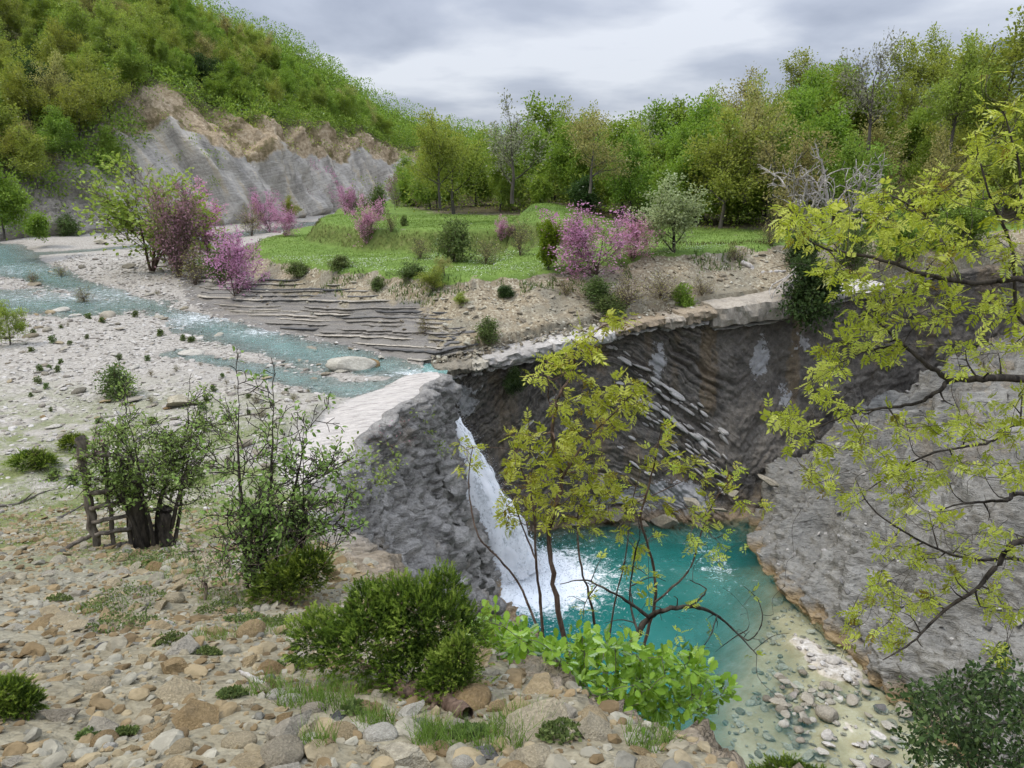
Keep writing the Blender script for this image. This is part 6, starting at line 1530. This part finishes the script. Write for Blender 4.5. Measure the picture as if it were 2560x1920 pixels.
BL = [(1005, 110, 22, 6), (985, 142, 22, 6), (1012, 150, 20, 6), (965, 166, 18, 5), (940, 190, 20, 6), (962, 200, 22, 6), (990, 190, 22, 6), (1015, 200, 18, 6), (870, 196, 16, 5), (886, 206, 18, 6), (850, 214, 14, 4), (902, 215, 18, 5), (922, 206, 16, 5), (790, 213, 15, 6), (814, 222, 16, 6), (832, 218, 12, 4), (836, 236, 14, 4), (803, 232, 12, 4),
      (880, 236, 22, 6), (906, 240, 20, 6), (936, 236, 20, 6), (960, 240, 20, 6), (1000, 240, 20, 6), (845, 276, 22, 8), (826, 270, 14, 4), (870, 286, 20, 6), (896, 290, 20, 6), (916, 286, 16, 5), (940, 266, 16, 5), (866, 310, 20, 7), (890, 316, 18, 6), (930, 306, 18, 6), (956, 296, 16, 5), (986, 300, 16, 5), (1010, 310, 18, 6),
      (850, 340, 18, 6), (870, 346, 20, 6), (840, 360, 16, 5), (896, 350, 16, 5), (826, 370, 10, 3), (960, 346, 16, 5), (990, 356, 16, 5), (820, 394, 12, 5), (845, 405, 9, 3), (780, 414, 13, 5), (796, 424, 13, 4), (801, 440, 10, 3), (900, 426, 18, 5), (930, 426, 18, 5), (960, 416, 20, 6), (986, 420, 18, 6), (1010, 430, 18, 6), (825, 450, 13, 4), (860, 436, 12, 4), (872, 441, 14, 4),
      (906, 470, 16, 6), (881, 460, 13, 4), (926, 480, 18, 6), (960, 470, 16, 5), (990, 470, 16, 5), (1015, 470, 14, 5), (811, 470, 13, 5), (831, 480, 11, 4), (851, 500, 13, 4), (900, 500, 18, 6), (936, 520, 15, 4), (960, 540, 16, 5), (990, 530, 18, 6), (1010, 550, 16, 5), (890, 546, 16, 5), (916, 560, 16, 5), (881, 580, 14, 4), (900, 600, 18, 6), (870, 600, 11, 3), (930, 600, 16, 5), (960, 580, 14, 5), (990, 600, 14, 5), (870, 630, 18, 6), (890, 640, 14, 4), (860, 612, 11, 3), (1010, 612, 16, 5), (1000, 650, 14, 5), (1018, 265, 12, 5), (1020, 345, 12, 5), (1018, 395, 12, 4)]
C, D = [], []
for u, v, r, n in BL:
    for q in range(int(n * 1.5)):
        c = at(u + rn_.normal() * r * .55, v + rn_.normal() * r * .45, Y0 + rn_.normal() * .3); D.append(nr.reach(c, .002, .05, .008)); C.append(c)
for k in range(170):
    b = nr.nodes[nr.p.r.integers(40, len(nr.nodes))]
    if b[0] < 3.9: nr.reach(b + nr.p.r.normal(size=3) * np.array((.16, .14, .16)), .0018, -.08, .005)
P_, ax, sz = rosettes(C, D, 4, .082, rn_, (-.15, 0, -.3))
nr.wood('trunk', bark_dark, t); pinnate_mesh('foliage', P_, ax, sz, L_ASH, rn_, t)

# ---- bushes with single leaves
def blob_bush(name, label, cat, root, blobs, Y, tm, mat, bark, size, per, seed, twig=.004, dY=.2, droop=.1, group=None, reach_r=.008, sp=.02, wall=False):
    t = thing(name, label, cat, (0, 0, 0), group); nr = Near(seed)
    nr.limb([np.asarray(root, float), np.asarray(root, float) + np.array((0, .05, .12))], reach_r * 2.2, reach_r * 1.6, 6)
    if wall:
        w_ = wall_pt(root[0], root[1]); nr.limb([w_, (w_ + np.asarray(root)) / 2 + np.array((.03, 0, 0)), np.asarray(root, float)], reach_r * 3.4, reach_r * 2.2)
    C, D = [], []
    if wall and 'oak_bush' == name: blobs = [(u, v - 7, r * 1.15, int(n * 1.35)) for u, v, r, n in blobs]
    for u, v, r, n in sorted(blobs, key=lambda b: np.linalg.norm(at(b[0], b[1], Y) - root)):
        for q in range(n):
            c = at(u + nr.p.r.normal() * r * .55, v + nr.p.r.normal() * r * .5, Y + nr.p.r.normal() * dY); D.append(nr.reach(c, .0022, .03, reach_r)); C.append(c)
    P_, ax = clump(list(zip(C, D)), per, sp, nr.p.r, droop, .9)
    nr.wood('stems', bark, t); link('foliage', leaves('foliage', P_, ax, size * nr.p.r.uniform(.6, 1.2, len(P_)), tm, mat, nr.p.r, None, .5), t)
    return t
blob_bush('oak_bush', 'bright green broad-leaved oak bush on the lip above the pool', 'bush', at(650, 790, 3.7),
    [(488, 632, 14, 7), (500, 655, 18, 9), (505, 675, 14, 6), (522, 650, 16, 8), (546, 665, 20, 10), (572, 666, 20, 10), (600, 668, 22, 11), (630, 672, 22, 11), (660, 674, 22, 11), (690, 682, 20, 9), (716, 692, 12, 5), (560, 690, 22, 9), (590, 690, 22, 10), (620, 700, 22, 10), (650, 702, 22, 10), (682, 706, 18, 7), (700, 716, 10, 3), (610, 728, 16, 7), (632, 738, 16, 7), (535, 680, 14, 5), (670, 722, 14, 5), (600, 748, 16, 7), (622, 758, 16, 7), (580, 738, 14, 5), (645, 752, 14, 5)],
    3.75, tmpl_oak(), L_OAK, bark_grey, .064, 12, 71, reach_r=.009, sp=.022, wall=True)
blob_bush('oak_bush', 'small bright green oak seedling at the bottom edge', 'bush', at(556, 790, 2.35), [(556, 762, 12, 5), (548, 755, 10, 3)], 2.3, tmpl_oak(), L_OAK, bark_grey, .045, 4, 72, dY=.05, reach_r=.004, sp=.012)
blob_bush('oak_bush', 'second oak seedling at the bottom edge, right of the first', 'bush', at(625, 800, 2.3), [(626, 762, 14, 6), (640, 752, 12, 3)], 2.3, tmpl_oak(), L_OAK, bark_grey, .045, 4, 73, dY=.05, reach_r=.004, sp=.012)
blob_bush('holm_oak', 'dark holm oak filling the bottom right corner', 'bush', at(985, 830, 4.6),
    [(915, 700, 16, 10), (940, 690, 20, 14), (965, 705, 24, 18), (990, 695, 22, 16), (1012, 700, 20, 14), (930, 725, 22, 16), (960, 735, 26, 20), (990, 730, 26, 20), (1015, 735, 22, 16), (950, 758, 24, 16), (985, 762, 26, 20), (1015, 764, 20, 14), (920, 745, 14, 8), (1000, 668, 14, 8), (975, 672, 12, 6)],
    4.7, tmpl_oval(.5), L_HOLM, bark_dark, .046, 20, 74, dY=.3, reach_r=.010, sp=.03, wall=True)
blob_bush('rim_shrub', 'leafy light green shrub on the edge of the near wall', 'shrub', at(352, 512, 14.5),
    [(348, 470, 18, 9), (366, 458, 18, 10), (382, 470, 14, 8), (352, 490, 16, 8), (332, 462, 14, 6), (376, 482, 10, 5), (395, 462, 8, 3)], 14.5, tmpl_oval(.6), L_PEAR, bark_twig, .085, 8, 75, dY=.5, reach_r=.014, sp=.08)
blob_bush('rim_shrub', 'pale shrub at the corner of the slab above the falls', 'shrub', at(432, 470, 22.5), [(424, 410, 8, 6), (430, 430, 10, 9), (438, 450, 8, 8), (422, 425, 8, 5)], 22.4, tmpl_oval(.6), L_PEAR, bark_twig, .10, 8, 76, dY=.4, reach_r=.015, sp=.09)
blob_bush('rim_shrub', 'dry twiggy shrub lying on the slab rim', 'shrub', at(392, 450, 18.5), [(380, 432, 12, 6), (400, 428, 12, 6), (412, 440, 8, 4)], 18.5, tmpl_oval(.6), L_DUSK, bark_twig, .05, 3, 77, dY=.3, reach_r=.012, sp=.05)
blob_bush('rim_shrub', 'yellowing young shrub at the near lip beside the oak bush', 'shrub', at(512, 735, 3.7), [(500, 695, 12, 5), (512, 712, 12, 5), (492, 715, 10, 4), (505, 660, 10, 2)], 3.75, tmpl_oval(.55), L_OLIVE, bark_twig, .035, 5, 78, dY=.1, reach_r=.004, sp=.02)
for k, (u, v, Y, lab) in enumerate([(95, 400, 12.0, ''), ]): pass

# ---- junipers: sprays of short needles
def sprig_template(n=11):
    V, F = [], []; r = np.random.default_rng(4)
    for i in range(n):
        f = .15 + .85 * i / n; a = i * 2.4; d = np.array((.75, .62 * math.cos(a), .62 * math.sin(a))); b = np.array((f * .75, 0, 0)); s_ = unit(np.cross(d, (.3, .5, .8))) * .055
        k = len(V); V += [b - s_, b + s_, b + d * (.34 - .12 * f)]; F.append((k, k + 1, k + 2))
    return np.array(V), np.array(F)
SPRIG = sprig_template()
def juniper(label, base, lobes, n, size, seed, name='juniper', light=.0, root=None):
    """lobes: (centre offset, radii) ellipsoids that make up the bush"""
    t = thing(name, label, 'juniper', base); r = np.random.default_rng(seed); nr = Near(seed + 1); nr.limb([np.zeros(3) if root is None else root - np.asarray(base), np.array((0, 0, .06))], .022, .016, 8)
    C, D, T = [], [], []
    tot = sum(a[0] * a[1] + a[1] * a[2] for _, a in lobes)
    for c, a in lobes:
        c = np.array(c); a = np.array(a); m = int(n * (a[0] * a[1] + a[1] * a[2]) / tot); d = r.normal(size=(m, 3)); d /= np.linalg.norm(d, axis=1)[:, None]; d[:, 2] = np.where(d[:, 2] < -.5, -d[:, 2], d[:, 2])
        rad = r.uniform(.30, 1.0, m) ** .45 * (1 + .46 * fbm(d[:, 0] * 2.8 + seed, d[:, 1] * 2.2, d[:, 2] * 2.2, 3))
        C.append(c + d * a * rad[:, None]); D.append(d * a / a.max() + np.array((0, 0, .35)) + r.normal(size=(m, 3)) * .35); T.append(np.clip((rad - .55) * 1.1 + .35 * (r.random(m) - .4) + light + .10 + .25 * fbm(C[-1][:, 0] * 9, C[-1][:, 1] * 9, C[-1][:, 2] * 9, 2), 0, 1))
        for q in range(18): nr.reach(c + d[q] * a * rad[q] * .9, .002, .0, .009)
    C, D, T = np.vstack(C), np.vstack(D), np.concatenate(T)
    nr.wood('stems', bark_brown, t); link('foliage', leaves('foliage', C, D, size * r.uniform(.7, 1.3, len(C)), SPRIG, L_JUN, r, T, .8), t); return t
def lob(k, L): return [(tuple(c * k for c in a), tuple(c * k for c in b)) for a, b in L]
g = pix_ground(392, 692)
juniper('largest dark green juniper bush in the middle of the near rim', g, lob(.60, [((-.12, .25, .24), (.36, .3, .30)), ((.16, .3, .34), (.30, .3, .30)), ((.38, .35, .22), (.28, .3, .30)), ((-.36, .3, .14), (.26, .25, .22)), ((-.62, .45, .10), (.22, .24, .20)), ((-.22, .42, .40), (.16, .18, .20)), ((.22, .1, .08), (.40, .3, .18)), ((.0, .4, .44), (.2, .2, .2)), ((.34, .5, .48), (.14, .16, .2))]), 10500, .040, 5)
g = pix_ground(290, 606)
juniper('smaller juniper behind the largest one, below the wild pears', g, lob(.95, [((0, .1, .16), (.22, .2, .18)), ((.14, .15, .22), (.18, .2, .18)), ((-.18, .1, .08), (.16, .16, .12))]), 3600, .050, 8)
g = pix_ground(450, 706)
juniper('small juniper right of the largest one, above the bent log', g, lob(.72, [((0, .1, .13), (.13, .13, .16)), ((.05, .12, .24), (.09, .1, .12)), ((-.06, .1, .05), (.14, .12, .08))]), 2400, .032, 11, light=.1)
g = pix_ground(8, 716)
juniper('low juniper cut by the left edge of the stony slope', g, lob(.42, [((-.08, .1, .10), (.26, .2, .16)), ((.10, .08, .06), (.16, .14, .10))]), 2200, .032, 14, light=.05)
g = pix_ground(32, 468)
juniper('flat dark juniper on the grassy flat at the left', g, lob(.7, [((0, 0, .25), (.6, .5, .32)), ((.4, .1, .15), (.4, .35, .22))]), 1600, .11, 17, light=.1)
g = pix_ground(75, 450)
juniper('second flat juniper, right of the one on the grassy flat', g, lob(.7, [((0, 0, .22), (.45, .4, .28))]), 900, .11, 19, light=.1)
juniper('juniper spray at the bottom edge above the shallows', at(790, 778, 4.2), lob(.8, [((0, 0, 0), (.22, .2, .10)), ((-.2, 0, -.05), (.18, .15, .08)), ((.22, .0, -.06), (.2, .15, .09))]), 2600, .045, 23, root=wall_pt(*at(790, 778, 4.2)[:2]))

# ---- wild pears
def pear(label, base, stems, seed, h, spread, nleaf, pink=0, low=.15):
    t = thing('wild_pear', label, 'tree', base); p = Plant(seed)
    o = dict(levels=3, steps=[8, 5, 4, 3], wob=[.07, .16, .22, .25], up=[.05, .02, .02, .0], kids=[9, 5, 3], start=[low, .2, .2], angle=[52, 55, 55], ratio=[.42, .48, .5], sides=[7, 5, 4, 3], seats=3, rmin=.0035, rr=.5, taper=.8)
    for dx, dy, r0, hh in stems: p.grow((dx * .25, dy * .25, -.06), (dx * spread, dy * spread, 1), h * hh * .72, r0, 0, o)
    V, F = p.wood(); link('stems', mesh_np('stems', V, F, bark_dark, True), t)
    seats = [p.seats[i] for i in p.r.choice(len(p.seats), min(nleaf, len(p.seats)), False)]
    P_, ax = clump(seats, 5, .022, p.r, -.1, .8); link('foliage', leaves('foliage', P_, ax, .045 * p.r.uniform(.6, 1.3, len(P_)), tmpl_oval(.5), L_PEAR, p.r, None, .6), t)
    if pink:
        seats = [s for s in p.seats if s[0][0] < -.3 and s[0][2] > h * .4][:pink]
        if seats: P_, ax = clump(seats, 4, .02, p.r); link('blossom', leaves('blossom', P_, ax, .03, tmpl_oval(.7), L_PINK, p.r), t)
    return t
pb = pix_ground(150, 548)
tp = pear('wild pear shrub growing over two thick stumps behind the hurdle', pb, [(-.5, .2, .035, .9), (.1, .4, .04, 1.0), (.6, 0, .035, .9), (-.1, -.4, .03, .8), (.9, .3, .03, .75), (-.9, .1, .025, .7), (.3, -.2, .03, .95)], 201, 2.25, .36, 1300, 16, .42)
for dx, r0, hh in ((-.10, .082, 1.0), (.20, .066, .62)):
    st = Plant(int(300 + dx * 100)); n = 14; f = np.linspace(0, 1, n); P_ = np.column_stack([dx + .05 * f + .02 * st.r.normal(size=n), -.02 * f, -.08 + hh * f]); st.line(P_, r0 * (1.25 - .3 * f) * (1 + .06 * st.r.normal(size=n)), 11); st.line(np.array([P_[-1], P_[-1] + (0, 0, .02)]), [r0 * .9, .01], 11)
    V, F = st.wood(); link('stump', mesh_np('stump', V, F, bark_dark, True), tp)
pb = pix_ground(262, 590)
pear('taller wild pear with several dark upright stems, right of the first', pb, [(-.25, .1, .032, 1.08), (.05, .15, .034, 1.05), (.45, .2, .03, .95), (.9, .1, .022, .85), (.3, -.3, .022, .7), (1.2, -.1, .018, .62), (-.3, -.3, .018, .55)], 207, 1.85, .30, 800)
pb = pix_ground(205, 600)
blob_bush('thicket', 'low tangled thicket at the foot of the wild pears', 'shrub', pb, [(190, 545, 16, 10), (215, 560, 18, 12), (240, 570, 18, 12), (205, 585, 18, 12), (270, 560, 16, 10), (230, 590, 16, 10), (195, 565, 12, 8), (290, 545, 14, 8), (310, 530, 12, 6)], float(pb[1]) + .2, tmpl_oval(.5), L_HERB, bark_twig, .032, 6, 81, dY=.35, reach_r=.007, sp=.035)

# ---- hurdle of sticks
wood_grey = bark_mat('weathered_wood', rgb(.075, .062, .05), rgb(.23, .20, .165), 20)
hd = thing('wooden_hurdle', 'rough hurdle of weathered sticks leaning beside the wild pear', 'fence')
def hstick(nm, pts, r, Y):
    pl = Plant(int(pts[0][0] * 3 + pts[0][1])); n = 14; P_ = catmull([at(u, v, Y + dy) for u, v, dy in pts], n); rr = r * (1 + .10 * pl.r.normal(size=n)) * np.linspace(1.1, .85, n); P_[1:-1] += pl.r.normal(size=(n - 2, 3)) * r * .22
    pl.line(P_, rr, 7); pl.line(np.array([P_[-1], P_[-1] + unit(P_[-1] - P_[-2]) * r * .3]), [rr[-1], r * .15], 7); V, F = pl.wood(); link(nm, mesh_np(nm, V, F, wood_grey, True), hd)
HY = float(pix_ground(96, 545)[1]) - .25
hstick('post', [(80, 438, 0), (84, 470, 0), (90, 505, 0), (97, 545, 0)], .055, HY)
hstick('post', [(104, 443, .1), (107, 480, .1), (111, 515, .08), (114, 546, .05)], .03, HY)
hstick('post', [(115, 452, .2), (124, 478, .2), (129, 510, .15), (131, 546, .1)], .03, HY)
hstick('rail', [(76, 457, -.05), (98, 454, -.02), (120, 457, .1), (150, 464, .3)], .032, HY)
hstick('rail', [(88, 494, -.06), (110, 491, .0), (138, 489, .2)], .026, HY)
hstick('rail', [(90, 509, -.06), (115, 503, .0), (160, 495, .3)], .026, HY)
hstick('rail', [(92, 523, -.06), (115, 518, .0), (166, 507, .3)], .026, HY)
hstick('rail', [(95, 535, -.06), (118, 531, .0), (160, 525, .3)], .026, HY)
hstick('rail', [(58, 553, -.3), (80, 541, -.1), (100, 533, .05), (140, 530, .2)], .026, HY)
hstick('rail', [(104, 547, .0), (125, 544, .1), (142, 539, .2)], .028, HY)

# ---- logs and sticks
def on_ground(pts, lift): return [pix_ground(u, v) + np.array((0, 0, lift)) for u, v in pts]
stick('bent_log', 'thick bent log with broken roots lying under the junipers', on_ground([(390, 690), (406, 697), (424, 699), (446, 706), (468, 720)], .03), [.012, .030, .034, .034, .03], bark_brown, 'log', 9, seed=31, kids=4)
stick('driftwood', 'short bleached stick among the stones below the tan boulder', on_ground([(240, 674), (250, 679), (262, 686), (270, 687)], .015), [.008, .012, .010, .006], bark_bone, seed=32, kids=1)
stick('driftwood', 'long grey branch on the grassy flat at the left edge', on_ground([(-6, 508), (18, 505), (40, 495), (58, 489)], .03), [.03, .03, .02, .01], bark_grey, seed=33, kids=3)
stick('driftwood', 'forked stick left of the hurdle', on_ground([(58, 520), (70, 514), (88, 503)], .03), [.03, .022, .012], bark_grey, seed=34, kids=2)
stick('driftwood', 'pale stick behind the hurdle', on_ground([(66, 471), (82, 474), (100, 479)], .04), [.03, .03, .02], bark_bone, seed=35)

# ---- herbs and grass among the stones
def herb(u, v, w, label, seed, mat=L_HERB, n=420, leaf=.022, name='herb_patch'):
    p = pix_ground(u, v); R_ = .5 * w * np.linalg.norm(p) / 768; r = np.random.default_rng(seed)
    a = r.uniform(0, 6.28, n); d = np.sqrt(r.random(n)) * R_; x, y = p[0] + d * np.cos(a), p[1] + d * np.sin(a) * .9; z = ground_z(x, y)
    hgt = .10 * R_ / .25 * (1 - (d / R_) ** 2) * r.uniform(.2, 1.2, n); P_ = np.stack([x, y, z + .005 + hgt], 1) - p
    t = thing(name, label, 'plant', p); ax = r.normal(size=(n, 3)) * .6 + np.array((0, 0, .5))
    link('foliage', leaves('foliage', P_, ax, leaf * r.uniform(.6, 1.4, n), tmpl_oval(.5), mat, r, None, .6), t)
    pl = Plant(seed)
    for k in range(0, n, 14): b = P_[k].copy(); b[2] = z[k] - p[2] - .01; pl.line(np.array([b, P_[k]]), [.0018, .001], 3)
    V, F = pl.wood(); link('stems', mesh_np('stems', V, F, bark_twig, True), t)
for k, (u, v, w, lab) in enumerate([(125, 602, 74, 'grey-green herb cushion, upper of the two on the slope'), (132, 628, 70, 'darker herb cushion, lower of the two on the slope'), (172, 642, 36, 'small herb patch right of the darker cushion'), (225, 610, 50, 'green herbs left of the small juniper'), (248, 622, 42, 'herbs in front of the small juniper'), (285, 625, 44, 'herbs between the two larger junipers'), (208, 655, 22, 'tiny herb by the squarish tan boulder'), (232, 695, 24, 'herb tuft beside the bleached stick'), (300, 668, 40, 'herbs at the left foot of the largest juniper'), (130, 560, 40, 'green plants at the foot of the thick stumps'), (165, 560, 60, 'grass and herbs below the wild pears'), (90, 738, 16, 'small green sprout near the bottom left'), (125, 735, 18, 'second green sprout near the bottom left'), (355, 712, 22, 'herb beside the smooth round brown boulder'), (60, 600, 20, 'small plant on the left of the slope'), (560, 735, 40, 'herbs on the lip under the oak bush'), (470, 735, 34, 'herbs beside the end of the bent log')]):
    herb(u, v, w, lab, 900 + k, n=int(160 + 7 * w), leaf=.020)
def grass_at(u, v, n, R_, h):
    p = pix_ground(u, v); a = rh.uniform(0, 6.28, n); d = np.sqrt(rh.random(n)) * R_; return p[0] + d * np.cos(a), p[1] + d * np.sin(a)
XS, YS = [], []
for u, v, n, R_ in [(300, 700, 260, .10), (335, 705, 180, .08), (375, 725, 200, .08), (318, 745, 150, .06), (440, 742, 260, .10), (500, 745, 260, .10), (270, 690, 160, .10), (150, 565, 300, .25), (185, 575, 300, .3), (230, 600, 300, .25), (270, 632, 260, .2), (215, 640, 160, .12), (430, 735, 200, .08), (650, 745, 220, .1), (100, 610, 200, .2), (520, 725, 300, .12), (350, 690, 200, .1)]:
    x, y = grass_at(u, v, n, R_, .1); XS.append(x); YS.append(y)
x, y = np.concatenate(XS), np.concatenate(YS); blades('grass', x, y, ground_z(x, y), .085, 'tufts of thin grass between the stones of the near slope', L_GRASS, w=.0022)
x = rh.uniform(-12, -3.5, 60000); y = rh.uniform(8.5, 21, 60000); T = terrain(x, y); ok = ~T['inside'] & (fbm(x * .55, y * .55, 6, 4) > -.02) & (T['slab'] < .1)
blades('grass', x[ok], y[ok], T['z'][ok], .06, 'thin green sward on the flat behind the hurdle', L_GRASS, w=.004)

# ---- where several things of a group read alike, tell them apart by their order from the left
from collections import defaultdict
same = defaultdict(list)
for o in COL.objects:
    if o.parent is None and o.get('group') and o.get('label'): same[(o['group'], o['label'])].append(o)
_on = ['', 'first', 'second', 'third', 'fourth', 'fifth', 'sixth', 'seventh', 'eighth', 'ninth', 'tenth', 'eleventh', 'twelfth', 'thirteenth', 'fourteenth', 'fifteenth', 'sixteenth', 'seventeenth', 'eighteenth', 'nineteenth']
ORD = _on[1:] + [(t_ if u_ == '' else b_ + '-' + u_) for b_, t_ in (('twenty', 'twentieth'), ('thirty', 'thirtieth'), ('forty', 'fortieth')) for u_ in _on[:10]]
for (g_, l_), L in same.items():
    while len(l_.split()) > 13 and ' the ' in l_: l_ = l_.replace(' the ', ' ', 1)
    if 2 <= len(L) <= 48 and len(l_.split()) <= 13:
        L.sort(key=lambda o: visible_px(o.location)[0])
        for k, o in enumerate(L): o['label'] = f'{l_}, {ORD[k]} from left'
